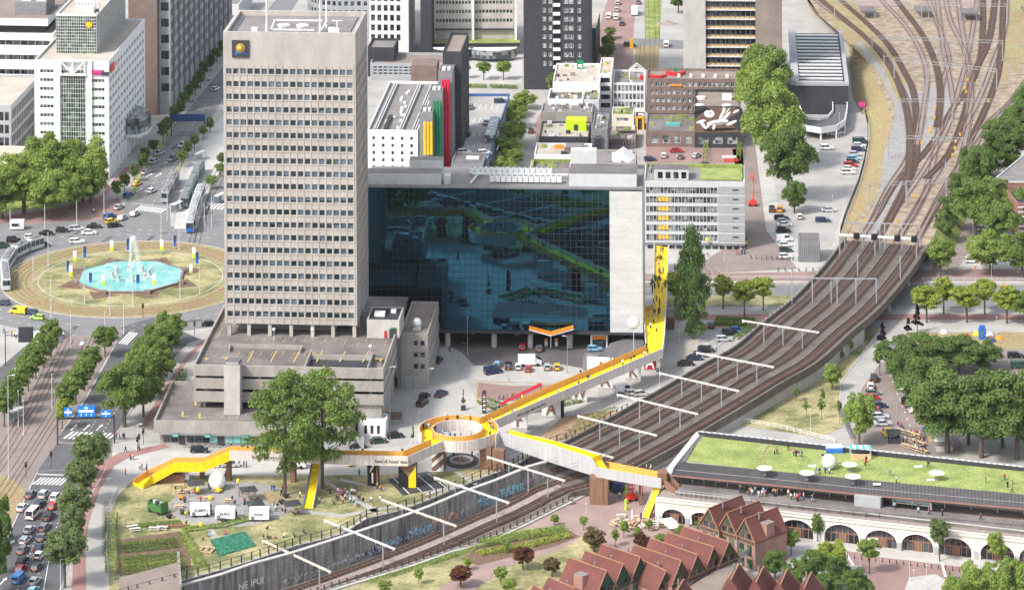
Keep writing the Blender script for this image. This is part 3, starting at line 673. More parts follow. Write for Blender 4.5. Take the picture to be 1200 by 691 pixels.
bb=MB(); bb.box(u0,-.35,zb_,u1,-.02,zt_); pnl=bb.build('emblem','charcoal',B.t)
cu,cz=(u0+u1)/2,(zb_+zt_)/2
bb=MB(); bb.v=[]; bb.tube((cu,-.36,cz+.2),(cu,-.5,cz+.2),1.25,1.15,20,0); bb.ball((cu,-.5,cz+.2),1.0,0,14); bb.build('golden_orb','gold',pnl)
bb=MB(); bb.add([(cu-1.3,-.4,cz-.7),(cu-1.5,-.4,cz-1.5),(cu,-.4,cz-1.2),(cu+1.5,-.4,cz-1.5),(cu+1.3,-.4,cz-.7),(cu,-.4,cz-1.0)],[(0,1,2,5),(5,2,3,4)]); bb.box(cu-1.4,-.39,cz-1.0,cu+1.4,-.365,cz-.6); bb.build('blue_shield','blue',pnl)
# ---- parking deck under the tower ----
P0,w,_=frontage(228,428,478,449,4.5,5.2); yaw=-R(4.5)
t=thing('parking_garage','stacked concrete parking garage with marked roof decks around the tower foot','garage',(P0.x,P0.y,0),yaw); PG=Bld.__new__(Bld); PG.P0=Vector((P0.x,P0.y,0)); PG.yaw=yaw; PG.t=t; PG.panes=[]
uL=lambda px,y=0:loc(PG,px,450,y)[0]
W=w; DP=62
def lo(px,py,z):   # px -> local xy on level z
 g=G(px,py,z)-PG.P0; c,s_=math.cos(-yaw),math.sin(-yaw); return (g.x*c-g.y*s_, g.x*s_+g.y*c)
# lower terrace (z 5.2) with shops
tl=[lo(181,492,6.3),lo(203,447,5.2),lo(228,452,5.2),(0,2),(W,2),(W+1,-13),lo(340,498,5.2)]
A_=lo(181,492,6.3); Bc=lo(202,446,6.3); uR=lo(412,492,6.3)[0]
ter=[(A_[0],A_[1]),(uR,A_[1]),(uR,6),(1,6),(1,Bc[1]),(Bc[0],Bc[1])]
b=MB(); b.prism(ter,3.4,5.2,0,1); b.prism([(x+ (1.2 if i in(0,5) else 0),y+(1.2 if i<2 else 0)) for i,(x,y) in enumerate(ter)],0,3.38,2)
for i in (0,5):
 pass
b.wall([ter[0],ter[1]],.4,3.3,6.3,0); b.wall([ter[0],ter[5],ter[4],ter[3]],.4,3.3,6.3,0)
b.build('lower_terrace',['concrete','deck_paving','concrete'],t)
# shopfront below the terrace
SY=A_[1]+1.1
b=MB(); x=A_[0]+2
g2=[]
for i in range(14):
 x0=x+i*1.95
 if i in (2,7,13): b.box(x0,SY-.1,.1,x0+1.5,SY,2.3,1)
 else: b.box(x0,SY-.1,.7,x0+1.7,SY,2.3,2 if i in (6,8,9,10) else 0)
b.build('shop_window',['glass_dark','charcoal','turquoise'],t)
b=MB(); b.box(A_[0]+1,SY-.35,2.5,A_[0]+30,SY-.1,3.1,0); b.build('shop_fascia','white_wall',t)
b=MB(); 
for xx in (4.5,12.5,22): b.box(A_[0]+xx,SY-1.0,2.3,A_[0]+xx+1.4,SY-.37,3.2,0)
b.build('shop_sign','turquoise',t)
b=MB(); b.box(A_[0]+31,SY-.3,.02,A_[0]+52,SY-.02,3.0,0)
for k in range(40): b.box(A_[0]+31+k*.52,SY-.36,.1,A_[0]+31.12+k*.52,SY-.3,2.9,0)
b.build('corrugated_cladding','grey_panel',t)
# upper storeys: three concrete bands, open between
zs=[(5.2+2.0,5.2+4.3),(9.9+.35,12.2),(13.4,16.0)]
zs=[(7.0,9.5),(10.3,12.8),(13.5,16.1)]
bx=uL(395,0)
for k,(a,c) in enumerate(zs):
 b=MB(); b.wall([(.0,DP),(-.2,20),(0,0),(W,0),(W,DP-32)],.45,a,c); 
 b.box(.3,.3,a,W-.3,DP-2,a+.3,0); b.build('parapet_band','concrete',t)
for x in [2+i*7.0 for i in range(7)]:
 b=MB(); b.box(x,1.2,5.2,x+.6,1.9,15.0); b.build('column','concrete',t)
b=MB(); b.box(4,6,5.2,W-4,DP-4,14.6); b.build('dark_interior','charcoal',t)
b=MB(); b.box(uR+.1,.6,0,W-.5,DP-33,6.9); b.build('ground_storey','concrete',t)
# top deck, split level on the right with ramps
sx0,sx1,sd=uL(357),uL(449)-.5,10.5
b=MB(); b.prism([(.25,.25),(sx0,.25),(sx0,sd),(W-.3,sd),(W-.3,DP),(.25,DP)],14.2,15.0,0); b.build('top_deck','deck_paving',t)
b=MB(); b.prism([(sx0+.2,.25),(sx1,.25),(sx1,sd-.2),(sx0+.2,sd-.2)],12.2,12.6,0)
rx0,rx1=uL(430),sx1
b.add([(rx0,.6,12.61),(rx1,.6,12.61),(rx1,sd+5,15.02),(rx0,sd+5,15.02)],[(0,1,2,3)]); b.build('sunken_ramp','deck_paving',t)
b=MB(); b.wall([(sx0,.3),(sx0,sd+3)],.3,12.6,16.2); b.wall([(sx0,sd),(rx0,sd)],.3,14.6,15.9); b.wall([(rx0,1),(rx0,sd+3)],.25,12.6,15.9)
yw=lo(300,408,15.0)[1]; xa,xb=uL(270,yw),uL(355,yw)
b.wall([(xa,yw),(xb,yw)],.35,15,16.0); b.wall([(xa,yw),(xa+.3,yw-3.5)],.35,15,16.0); b.wall([(xb,yw),(xb-.3,yw-3.5)],.35,15,16.0)
b.build('ramp_wall','concrete',t)
b=MB()
def ln(p,q,z,wd=.16,mb=b):
 a=Vector((*p,z)); c=Vector((*q,z)); d=(c-a).normalized(); n_=Vector((-d.y,d.x,0))*wd/2; mb.quad(a-n_,c-n_,c+n_,a+n_)
def pl(x0,y0,x1,y1,z=15.0,wd=.11): ln(lo(x0,y0,z),lo(x1,y1,z),z+.03,wd)
for i in range(12): pl(299+i*12,395.5,296+i*12,400.5)
for i in range(8): pl(281+i*13,412,278+i*13,417)
for i in range(6): pl(297+i*27,411,290+i*27,424,wd=.3)
for i in range(4): pl(236+i*6,398-i*.5,243+i*6,384,wd=.14)
for (x,y) in ((263,418),(240,419),(367,413),(282,404),(444,420)):
 pl(x-4,y+1,x+4,y,wd=.5); pl(x+1,y+3,x+4,y,wd=.5)
for i in range(4): pl(405+i*16,400,402+i*16,406)
for (x,y) in ((232,473),(217,486),(237,488)): pl(x-3,y-4,x-3,y+2,5.2,.45); pl(x-3,y+2,x+4,y+1,5.2,.4)
for i in range(5): pl(262+i*9,484,260+i*9,490,5.2)
b.build('bay_marking','paint_yellow',t)
# stair tower on the front
x0,x1=uL(265.5),uL(284); b=MB(); b.box(x0,-4.2,5.0,x1,.2,17.6,0,1); b.box(x0+.4,-3.8,17.6,x1-.4,-.2,18.1,0,1); b.build('stair_tower',['concrete_pale','roof_dark'],t)
# lamps on the deck
for px,py in ((255.0+66,399),(366,399),(434,419)):
 x,y=lo(px,py,15); b=MB(); b.tube((x,y,15),(x,y,17.6),.07,.05); b.ball((x,y,17.9),.4,1,10); b.build('lamp','white_metal' if 0 else ['white_metal','white'],t)
# annex with the rooftop plant room
P0,w,z1=frontage(470,390,454.5,502,4.5)
B=office('office_annex','beige concrete annex block with six small windows and rooftop parking','office annex',P0,w,27,z1,front=(2,3,.62,.42,4.2,13.2,w*.42,w*.08),wallm='concrete',roofm='roof_brown',glass='glass_blue',frame='charcoal')
b=MB(); b.box(w*.15,-.06,.02,w*.38,-.01,3.2,0); b.box(w*.5,-.06,.02,w*.68,-.01,3.2,0); b.build('door','grey_panel',B.t)
b=MB(); b.box(-.9,-.3,0,-.05,1,13.6); b.tube((-1.2,-.3,3),(-1.2,-.3,13),.25); b.build('duct','grey_mid',B.t)
for k in range(3):
 b=MB(); zz=3.4+k*4; b.box(w+.01,1,zz,w+.3,26,zz+1.9); b.build('side_band','concrete',B.t)
b=MB(); b.ball((3.6,6,B.z+1.6),1.25,0,12,1.1); b.box(2.6,5,B.z,4.6,7,B.z+.6,0); b.build('tank','vent_white',B.t)
P0,w,z1=frontage(430,374.5,395.7,468,4.5,15)
B=office('plant_room','low grey concrete plant room with black roof standing on the garage deck','plant room',P0,w,11,z1,wallm='concrete_pale',roofm='slate',par=.25)
roofbox(B,1.5,3.5,4.2,5.5,1.0,'white'); roofbox(B,5.5,6.5,6.8,7.8,.8,'white')
b=MB(); b.box(w-2.6,-.2,.1,w-.8,-.01,2.4); b.build('door','slate',B.t); b=MB(); b.box(w-3.9,-.15,.1,w-3.2,-.01,1.9); b.build('red_cabinet','red',B.t); b=MB(); b.box(w-2.2,-.25,2.5,w-.8,-.01,2.8); b.build('exit_sign','green_duct',B.t)
# ---- mirror-glass slab ----
ZB=5.0; P0=G(428,384.5,ZB); yaw=3.4; c,s_=math.cos(R(yaw)),math.sin(R(yaw)); r_=ray(753.5,387)[0]; w=(r_*P0.y-P0.x)/(c+r_*s_)
z1=AtY(560,220.5,P0.y-2).z
B=Bld('mirror_glass_office','long dark mirror glass office slab on stilts with white stone end','office building',(P0.x,P0.y,0),-R(yaw)); B.w,B.d,B.z=w,20,z1; GB=B
us=loc(B,714.5,300)[0]; nx,nz=44,22; b=MB(); fr=MB(); rnd=random.Random(5)
for i in range(nx):
 for k in range(nz):
  x0,x1_=us*i/nx,us*(i+1)/nx; a,e=ZB+(z1-ZB)*k/nz,ZB+(z1-ZB)*(k+1)/nz
  t1,t2=rnd.gauss(0,.0014),rnd.gauss(0,.0014)
  b.quad((x0,t1*.5,a),(x1_,t2*.5,a),(x1_,t2*.5+t2,e),(x0,t1*.5+t2,e))
for i in range(nx+1): x=us*i/nx; fr.box(x-.045,-.09,ZB,x+.045,-.03,z1)
for k in range(nz+1): z=ZB+(z1-ZB)*k/nz; fr.box(0,-.08,z-.045,us,-.035,z+.045)
b.build('glass_curtain_wall','mirror_glass',B.t); fr.build('mullion_grid','slate',B.t)
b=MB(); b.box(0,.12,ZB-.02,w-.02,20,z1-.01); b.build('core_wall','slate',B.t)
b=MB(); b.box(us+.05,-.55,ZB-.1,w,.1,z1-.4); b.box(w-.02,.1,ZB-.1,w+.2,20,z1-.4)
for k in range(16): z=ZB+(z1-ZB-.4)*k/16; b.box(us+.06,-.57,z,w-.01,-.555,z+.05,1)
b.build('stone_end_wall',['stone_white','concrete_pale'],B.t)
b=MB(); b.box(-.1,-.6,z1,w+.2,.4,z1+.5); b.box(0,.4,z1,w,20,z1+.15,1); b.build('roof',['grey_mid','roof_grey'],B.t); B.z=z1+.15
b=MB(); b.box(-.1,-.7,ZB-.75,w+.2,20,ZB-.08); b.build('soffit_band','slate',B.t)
for px in (524.5,579,621.5,668): 
 u=loc(B,px,395,1)[0]; b=MB(); b.tube((u,1.5,0),(u,1.5,ZB-.75),.75,.75,12); b.build('column','concrete_pale',B.t)
for i in range(6):
 u=4+i*12; b=MB(); b.tube((u,12,0),(u,12,ZB-.75),.75,.75,10); b.build('column','concrete_pale',B.t)
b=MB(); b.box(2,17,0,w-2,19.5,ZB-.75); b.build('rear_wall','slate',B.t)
def ubx(px,py,h0=None): return loc(B,px,py,6)[0]
# rooftop volumes
u0,u1=loc(B,432,215,2)[0],loc(B,517,215,2)[0]; b=MB(); b.box(u0-3,2,B.z,u1,7,B.z+3.0,0,1); b.box(u1-9,7.2,B.z,u1,11,B.z+5.2,0,1); b.box(u1+.6,3,B.z,u1+2.4,6,B.z+2.2,0); b.build('roof_block',['white_grey','roof_grey'],B.t)
u0,u1=loc(B,667,218,2)[0],loc(B,746,218,2)[0]; b=MB(); b.box(u0,2,B.z,u1,12,B.z+3.4,0,1); b.box(u0,12,B.z,u0+7,15,B.z+7,0); b.build('roof_block',['white_grey','roof_dark'],B.t)
u0,u1=loc(B,549,210,8)[0],loc(B,665,210,8)[0]
for row,(yy,a,c) in enumerate(((4,u0+6,u1-1),(12,u0,u1-3))):
 n_=int((c-a)/1.5)
 for i in range(n_):
  b=MB(); x=a+i*1.5; b.box(x,yy,B.z+.4,x+1.3,yy+1.6,B.z+1.9,0); b.tube((x+.65,yy+.8,B.z+1.9),(x+.65,yy+.8,B.z+2.05),.5,.5,8,1); b.build('cooling_unit',['vent_white','grey_mid'],B.t)
b=MB(); b.bar((u0+1,9,B.z+1.2),(u1,9,B.z+1.2),.5,.4); b.bar((u0+1,2,B.z+.6),(u0+3,14,B.z+.6),.4,.4); b.build('pipe_rack','vent_white',B.t)
# ---- chevron canopy and filling station ----
t=thing('petrol_canopy','zigzag white and orange petrol canopy beneath the mirror glass slab','petrol canopy',(0,0,0))
pts=[(620,387,6.0),(645.5,393.8,4.9),(672,386.5,6.0)]
for (a,c) in ((0,1),(1,2)):
 pa,pc=G(*pts[a]),G(*pts[c]); b=MB()
 for dz,m_,th in ((0,0,.25),(.25,1,.45)):
  b.add([pa+Vector((0,0,dz)),pc+Vector((0,0,dz)),pc+Vector((0,0,dz+th)),pa+Vector((0,0,dz+th)),pa+Vector((0,2,dz)),pc+Vector((0,2,dz)),pc+Vector((0,2,dz+th)),pa+Vector((0,2,dz+th))],[(0,1,2,3),(5,4,7,6),(3,2,6,7),(1,0,4,5),(1,5,6,2),(4,0,3,7)],m_)
 b.build('canopy_wing',['white','orange'],t)
for px,py in ((645.5,407),): g=G(px,py); b=MB(); b.tube(g,(g.x,g.y,3.3),.18); b.build('post','white_metal',t)
for px in (640,652): g=G(px,405); b=MB(); b.box(g.x-.4,g.y-.3,0.02,g.x+.4,g.y+.3,1.9); b.box(g.x-.4,g.y-.32,1.2,g.x+.4,g.y-.3,1.8,1); o=b.build('fuel_pump',['white','orange'],None); tagp=(o.__setitem__('label','small white and orange fuel pump under the zigzag canopy'),o.__setitem__('category','fuel pump'),o.__setitem__('group','fuel pumps'))
P0,w,z1=frontage(692,391,408,712,3.4); t=thing('petrol_shop','small white petrol kiosk with orange fascia band below the white end wall','kiosk',P0,-R(3.4))
b=MB(); b.box(0,0,0,.5,6,z1); b.box(0,0,z1-.5,w,6,z1); b.box(w-.4,0,0,w,6,z1); b.build('frame','white',t); b=MB(); b.box(.5,.3,z1-1.6,w-.4,.8,z1-.5); b.build('fascia','orange',t); b=MB(); b.box(.5,.6,.1,w-.4,5,z1-1.6); b.build('window','glass_blue',t)
P0=G(692,430); t=thing('low_depot','low dark flat roof depot with curved parapet beside the yellow walkway','depot',P0,-R(3.4))
def pxl(pts,z): return [tuple((G(x,y,z)-P0))[:2] for x,y in pts]
b=MB(); b.prism(pxl([(700,421),(715,402),(752,391),(757,410),(740,420),(722,422)],2.8),0,2.8,0,1); b.build('building',['charcoal','roof_dark'],t).rotation_euler[2]=R(3.4)
P0,w,z1=frontage(683,419,434,700,10); B=office('dark_shed','small weathered grey container shed by the parked cars','shed',P0,w,4,z1,yaw=10,wallm='grey_mid',roofm='grey_mid',par=.1)
P0,w,z1=frontage(688,418,436,715,10); t=thing('site_wall','short blank white wall panel in front of the yellow walkway','wall',P0,-R(10)); b=MB(); b.box(0,0,0,w,.5,z1); b.build('panel','white',t)
P0,w,z1=frontage(774,372,386,790,4); B=office('utility_shed','brown timber utility shed beside the dark column tree','shed',P0,w,7,z1,wallm='wood_brown',roofm='roof_grey',par=.15)
P0,w,z1=frontage(420,493,510,452,3); B=office('pavilion_kiosk','small bright white pavilion with dark door openings beside parked cars','pavilion',P0,w,6,z1,front=(3,1,.45,.75,.1,2.9,1,1),wallm='white',roofm='white_grey',par=.2,frame='charcoal')
# ---- block right of the mirror slab ----
P0,w,z1=frontage(755,212,291,873,3.5)
B=office('long_office_block','long grey and white office block with ribbon glazing and planted roof terrace','office building',P0,w,18,z1,yaw=3.5,front=(20,6,.86,.66,1.9,z1-1.3,.6,w*.27),wallm='white_grey',roofm='roof_grey',glass='glass_light',frame='slate',par=.5,rec=.3)
b=MB(); ux=w*.735
for k in range(6): z=1.9+(z1-3.2)*k/6; h=(z1-3.2)/6; b.box(ux,-.12,z+.45,w+.05,-.005,z+h-.1); b.box(w*.88,-.16,z+1.5,w*.94,-.125,z+1.9,1)
b.build('grey_cladding',['grey_panel','slate'],B.t)
b=MB(); b.box(0,-.5,1.2,w,-.05,1.8); b.build('canopy','grey_mid',B.t); b=MB()
for i in range(14): b.box(1+i*w/14,-.1,.05,1+i*w/14+1.6,-.02,1.15,i==5)
b.build('shop_window',['glass_dark','blue'],B.t)
ya,yb=(loc(B,p,250)[0] for p in (771,784)); b=MB(); b.box(ya,-.06,1.9,yb,.0,z1-2)
for q,(x0,h0,h1) in enumerate(((ya,9.5,13),(ya+.5,15,18.5))): pass
b=MB()
for k in range(5): z=1.9+(z1-3.2)*(k+.2)/6; b.box(ya,.18,z+.3,yb,.22,z+2.2)
b.build('yellow_screen','yellow_duct',B.t)
roofbox(B,3,3,13,9,3.0,'white_grey','penthouse','roof_dark'); b=MB()
for i in range(4): b.box(4+i*2.3,2.9,B.z+.6,5.4+i*2.3,2.97,B.z+2.4)
b.build('penthouse_window','glass_dark',B.t)
b=MB(); b.box(w*.56,3,B.z+.05,w-1,15,B.z+.4); b.build('green_roof','roof_grass',B.t)
b=MB(); b.box(.5,16.5,B.z,w-.5,17.2,B.z+1.1); b.box(w-1.2,3,B.z,w-.6,16,B.z+1.1); b.build('roof_hedge','grass_green',B.t); SB=B
# ---- white hall with long striped roof ----
P0,w,z1=frontage(431,152,215,490,4.5); P0=P0
B=office('white_hall','low white hall with long grey roof striped by railings','hall',P0,w,62,z1,front=(5,5,.3,.5,4,z1-1.5),right=(12,4,.4,.5,4,z1-1.5),roofm='roof_grey',glass='glass_dark')
b=MB()
for x in (.12,.17,.62,.67,.88,.93): b.box(w*x,1.5,B.z,w*x+.28,60,B.z+.9)
b.build('roof_rail','white_grey',B.t)
for k in range(16): x=w*rnd.uniform(.25,.58); y=3+rnd.uniform(0,52); roofbox(B,x,y,x+.8,y+.8,.7,'vent_white')
for k in range(9): roofbox(B,w*.3,2+k*1.9,w*.3+1.2,3.2+k*1.9,.9,'charcoal')
roofbox(B,w*.45,62,w*.98,72,6,'brick_brown','roof_block')
# ---- stepped grey towers with coloured ducts ----
for (x0,x1_,yt,yb,colr,dx0,dx1,dt,db) in ((492,507.5,131,200,'yellow_duct',496,507.5,144,181),(503.5,519,106,196,'green_duct',507,517,119,181),(514.5,531,83,190,'red_duct',517,527,94,198.5)):
 P0,w,z1=frontage(x0,yt,yb+24,x1_,4.5)
 cn={'yellow_duct':'yellow','green_duct':'green','red_duct':'red'}[colr]
 B=office('stair_tower','narrow grey stair tower behind the three %s ducts'%cn,'tower',P0,w,8,z1,wallm='grey_mid',roofm='roof_grey',par=.4)
 roofbox(B,w*.2,2,w*.45,4,.8); roofbox(B,w*.6,2,w*.8,4,.8)
 t=thing('duct_cluster','row of three tall %s ventilation ducts on the stair tower'%cn,'ducts',P0,-R(4.5)); p0=Vector(P0)
 u0,zt_=loc(B,dx0,dt,-1); u1,_z=loc(B,dx1,dt,-1); rr=(u1-u0)/6
 for k in range(3):
  b=MB(); u=u0+rr*(1+2*k); b.tube((u,-1,loc(B,dx0,db,-1)[1]),(u,-1,zt_),rr*.86,rr*.86,12); b.ball((u,-1,zt_),rr*.86,0,10,.8); b.build('duct',colr,t)
P0,w,z1=frontage(519,76,215,541,4.5); B=office('glass_stair_block','dark blue glazed block behind the coloured ducts','office block',P0+Vector((0,9,0)),w,26,z1+2,right=(6,9,.8,.7,2,z1,1,1),wallm='slate',roofm='roof_brown',glass='glass_blue',frame='steel')
# ---- parking roof with blue rim ----
P0=G(541,198,8); t=thing('parking_roof','low building whose roof is a car park with a blue rim','garage',(P0.x,P0.y,0),0)
poly=[(p.x-P0.x,p.y-P0.y) for p in (G(528,200,8),G(568,200,8),G(597,113,8),G(537,113,8))]
b=MB(); b.prism(poly,0,8,0,1); b.build('building',['grey_mid','paving'],t)
b=MB(); b.wall(poly[1:],.3,8,8.9); b.build('rim','rim_blue',t)
b=MB()
for i in range(4):
 for j in range(7):
  p=G(540+j*7,128+i*16,8.03)-P0; p2=G(542+j*7,122+i*16,8.03)-P0; dd=Vector((.12,0,0)); b.quad((p.x,p.y,8.03),(p.x+.15,p.y,8.03),(p2.x+.15,p2.y,8.03),(p2.x,p2.y,8.03))
b.build('bay_marking','paint_white',t)
pp=[G(568,168,8)-P0,G(580,168,8)-P0,G(586,146,8)-P0,G(575,146,8)-P0]; b=MB(); b.prism([(q.x,q.y) for q in pp],8.1,10.6,0); b.build('glass_canopy','glass_light',t)
P0,w,z1=frontage(529,182,200,566,4.5,8); B=office('low_roof_block','low dark roofed extension in front of the rooftop car park','extension',G(529,200,8),w,13,10.2,wallm='grey_mid',roofm='roof_dark',par=.3); roofbox(B,4,6,8,8,.6)
# ---- far row, left to right ----
P0,w,z1=frontage(41,70,208,128,5.5)
B=office('white_office_wing','white panelled office with ribbon windows, colonnade and pink banner','office building',P0,w,58,z1,yaw=5.5,front=(2,11,.9,.42,4.5,z1-2.2,w*.05,w*.03),right=(13,10,.74,.5,5,z1-2.2,1,1),glass='glass_green',roofm='roof_beige',pitch=1.1,fw=.14)
u0,u1=loc(B,72,100)[0],loc(B,100,100)[0]; za,zt_=loc(B,80,165)[1],loc(B,80,87)[1]
b=MB(); b.box(u0,-.22,za-12,u1,-.03,zt_); b.build('glass_strip','glass_green',B.t)
b=MB()
for i in range(11): x=u0+(u1-u0)*i/10; b.box(x-.04,-.3,za-12,x+.04,-.22,zt_)
for k in range(22): z=za-12+(zt_-za+12)*k/22; b.box(u0,-.29,z-.05,u1,-.225,z+.05)
b.build('mullion_grid','white_metal',B.t)
b=MB(); zt2=loc(B,80,70)[1]; b.box(u0-.6,-1.3,zt_-.2,u1+.6,-.02,zt_+.4); um=(u0+u1)/2
for (p,q) in (((u0,zt_+.3),(u0,zt2-.3)),((u1,zt_+.3),(u1,zt2-.3)),((u0,zt2-.3),(um,zt_+.3)),((u1,zt2-.3),(um,zt_+.3)),((um,zt_+.3),(um,zt2-.3))): b.bar((p[0],-.9,p[1]),(q[0],-.9,q[1]),.5,.5)
b.box(u0-.6,-1.3,zt2-.5,u1+.6,-.02,zt2+.2); b.build('truss','white_metal',B.t)
b=MB(); 
for (x0,x1_) in ((u0-2.2,u0-.3),(u1+.3,u1+2.2)): b.box(x0,-.7,0,x1_,-.01,zt2)
b.build('pilaster','white_wall',B.t)
ua,ub=loc(B,100,84)[0],loc(B,127,84)[0]; zq=loc(B,100,87.5)[1]; b=MB(); b.box(ua,-.5,zq,ub-2.2,-.25,zq+1.5); bn=b.build('banner','pink',B.t)
b=MB(); b.box(ub-2.2,-.5,zq-.1,ub+.3,-.25,zq+1.0); b.build('banner','charcoal',B.t)
b=MB(); b.box(w+.25,2,zq+.2,w+.5,7,zq+2.6); b.build('banner','bright_red',B.t)
letter('Wonen &',.55,'charcoal',bn,(ua+1.6,-.53,zq+1.15)); letter('ROTTERDAM CENTRUM',.5,'charcoal',bn,((ua+ub-2.2)/2,-.53,zq+.4))
for k in range(9): b=MB(); b.box(w-.9,6+k*6,0,w+.6,7.2+k*6,5); b.build('colonnade_pier','white_wall',B.t)
b=MB(); q=[(w,26),(w+4,27.5),(w+6,32),(w+6,38),(w+4,42),(w,44)]; b.prism(q,7,12,0); b.prism([(x*.0+x,y) for x,y in q],6,7,1); b.build('curved_bay',['glass_light','white_wall'],B.t)
u0_,u1_=loc(B,66,66,12)[0],loc(B,113,66,12)[0]; zt_=loc(B,90,19,12)[1]; ww=u1_-u0_
TT=Bld('glass_tower','glass curtain tower rising from the white office wing with round emblem','office tower',B.P0+Vector((math.cos(-R(5.5))*u0_+math.sin(R(5.5))*12,math.sin(-R(5.5))*u0_+math.cos(R(5.5))*12,B.z)),-R(5.5))
h=zt_-B.z; b=MB(); b.box(.05,.05,0,ww-.05,46,h-.05,0,1); b.build('glass_curtain_wall',['glass_green','roof_beige'],TT.t)
b=MB()
for i in range(19): x=ww*i/18; b.box(x-.035,-.06,0,x+.035,.04,h)
for k in range(13): z=h*k/12; b.box(0,-.055,z-.05,ww,.045,z+.05); b.box(ww-.045,0,z-.05,ww+.055,46,z+.05)
for i in range(46): y=i; b.box(ww-.04,y-.03,0,ww+.06,y+.03,h)
b.box(-.1,-.1,h,ww+.1,.3,h+.6); b.box(ww-.3,.3,h,ww+.1,46,h+.6); b.box(-.1,.3,h,.3,46,h+.6); b.build('mullion_grid','white_metal',TT.t)
TT.z=h; roofbox(TT,5,5,11,8,1.6,'vent_white'); roofbox(TT,12,3,13,4,1.5,'charcoal'); 
b=MB()
for i in range(7): b.tube((5+i*1.1,9,h),(5+i*1.1,9,h+2.6),.35,.35,8); b.tube((5+i*1.1,9,h+2.6),(5+i*1.1,8,h+2.9),.35,.35,8)
b.build('vent_pipe','white',TT.t)
eu,ez=(104.5-66)/(113-66)*ww,h-loc(B,104,28,12)[1]*0; ez=loc(B,104.5,29,12)[1]-B.z
b=MB(); pts=[(eu+1.25*math.cos(a)*(1 if math.sin(a)>-.4 else .8),-.3,ez+1.15*math.sin(a)*(1 if math.sin(a)>-.4 else 1.05)) for a in [2*math.pi*k/18 for k in range(18)]]
b.add(pts,[tuple(range(18))]); em=b.build('emblem','bright_red',TT.t)
b=MB(); b.add([(eu+(x[0]-eu)*.78,-.34,ez+(x[2]-ez)*.78) for x in pts],[tuple(range(18))]); b.build('scallop','yellow',em)
# white and dark banded building with grey plant box
P0,w,z1=frontage(-40,38,150,63,5.5); B=office('banded_office','white office with dark ribbon windows left of the glass tower','office building',P0,w,48,z1,yaw=5.5,front=(1,6,.985,.36,2,z1-.8),right=(1,6,.96,.36,2,z1-.8),wallm='white_wall',roofm='roof_brown',glass='glass_dark',pitch=2.5)
roofbox(B,2,5,w-4,40,2.6,'charcoal','recessed_storey'); b=MB(); b.box(0,3,B.z+2.6,w-2.5,42,B.z+5,0,1); b.build('roof_slab',['white_wall','roof_brown'],B.t)
for (x0,x1_,y0,hh) in ((w*.50,w*.86,8,4.2),): roofbox(B,x0,y0,x1_,y0+13,hh,'grey_mid',z=B.z+5); roofbox(B,x0+2,y0+2,x0+5,y0+5,2,'white',z=B.z+9.2); roofbox(B,x0+7,y0+2,x0+10,y0+5,2,'white',z=B.z+9.2)
P0,w,z1=frontage(-40,123,192,13,5.5); B=office('low_office','low office with pale gravel roof and grey glazed side beside trees','office building',P0,w,40,z1,yaw=5.5,right=(16,4,.8,.75,1,z1-1.4),front=(8,4,.8,.7,1,z1-1.4),wallm='grey_panel',roofm='roof_beige',glass='glass_dark',frame='steel')
P0,w,z1=frontage(-40,186,215,16,5.5); B=office('corner_pavilion','low pavilion with pale cream roof at the left edge','pavilion',P0,w,16,z1,yaw=5.5,front=(7,1,.8,.6,.5,z1-1),wallm='cream',roofm='roof_beige',par=.3)
# dark glazed street wall
P0,w,z1=frontage(151,-30,135,186,5.5)
B=office('grey_stone_tower','slim tower clad in grey brown stone beside the avenue','office tower',P0,w*.96,30,z1,yaw=5.5,wallm='brick_brown',roofm='roof_grey')
P0b=P0+Vector((w*math.cos(R(5.5)),-w*math.sin(R(5.5))+3,0))
u=loc(B,201,100,3)[0]-w; B2=office('dark_office_row','long dark glazed office row with stone piers along the avenue','office building',P0b,u,120,z1*.96,yaw=5.5,front=(1,7,.96,.55,6,z1*.93,.4,.4),right=(24,9,.86,.66,6,z1*.93,1,1),wallm='grey_panel',roofm='roof_grey',glass='glass_dark',pitch=2)
for k in range(12): b=MB(); b.box(u-.2,4+k*9.6,0,u+.6,4.9+k*9.6,z1*.96); b.build('pier','grey_mid',B2.t)
P0,w,z1=frontage(253,-20,32,288,5.5); P0=G(256,40); B=office('street_shop_block','low grey shop block with white band at the end of the avenue','shop building',G(252,27),9,30,7,yaw=5.5,front=(3,1,.8,.6,.5,3.4),wallm='white_grey')
b=MB(); b.box(.5,-.3,4.2,6,-.05,5.6); b.build('sign','red',B.t)
# round-fronted office behind the tower
c=G(404,46); t=thing('round_office','grey office with a rounded end and square windows behind the tower','office building',(c.x,c.y,0),0)
B=Bld.__new__(Bld); B.t=t; B.P0=Vector((c.x,c.y,0)); B.yaw=0; B.panes=[]
b=MB(); rr=13.5; seg=10; hh=28; q=[]
for k in range(seg+1): a=math.pi*(1+.5*k/seg); q.append((rr*math.cos(a),rr*math.sin(a)))
q.append((14,-rr)); q.insert(0,(-rr,30))
for i in range(len(q)-1):
 a=Vector(q[i]); e=Vector(q[i+1]); L_=(e-a).length; n_=max(1,int(L_/2.1)); B.face(b,a,e-a,L_,0,hh,iv(n_,0,L_,.62),iv(8,1.5,hh-1,.55))
b.build('wall','grey_panel',t); bb=MB(); bb.prism(q+[(14,30)],hh-.5,hh-.1); bb.build('roof','roof_grey',t); B.windows('glass_blue','white_metal')
P0,w,z1=frontage(433,-16,66,479,4.5)
B=office('white_punched_office','white office with square punched windows right of the tower top','office building',P0,w,22,z1+5,front=(5,7,.62,.62,5,z1+4.5,.2,2.5),right=(9,10,.35,.6,1,z1,1,1),glass='glass_dark',frame='charcoal')
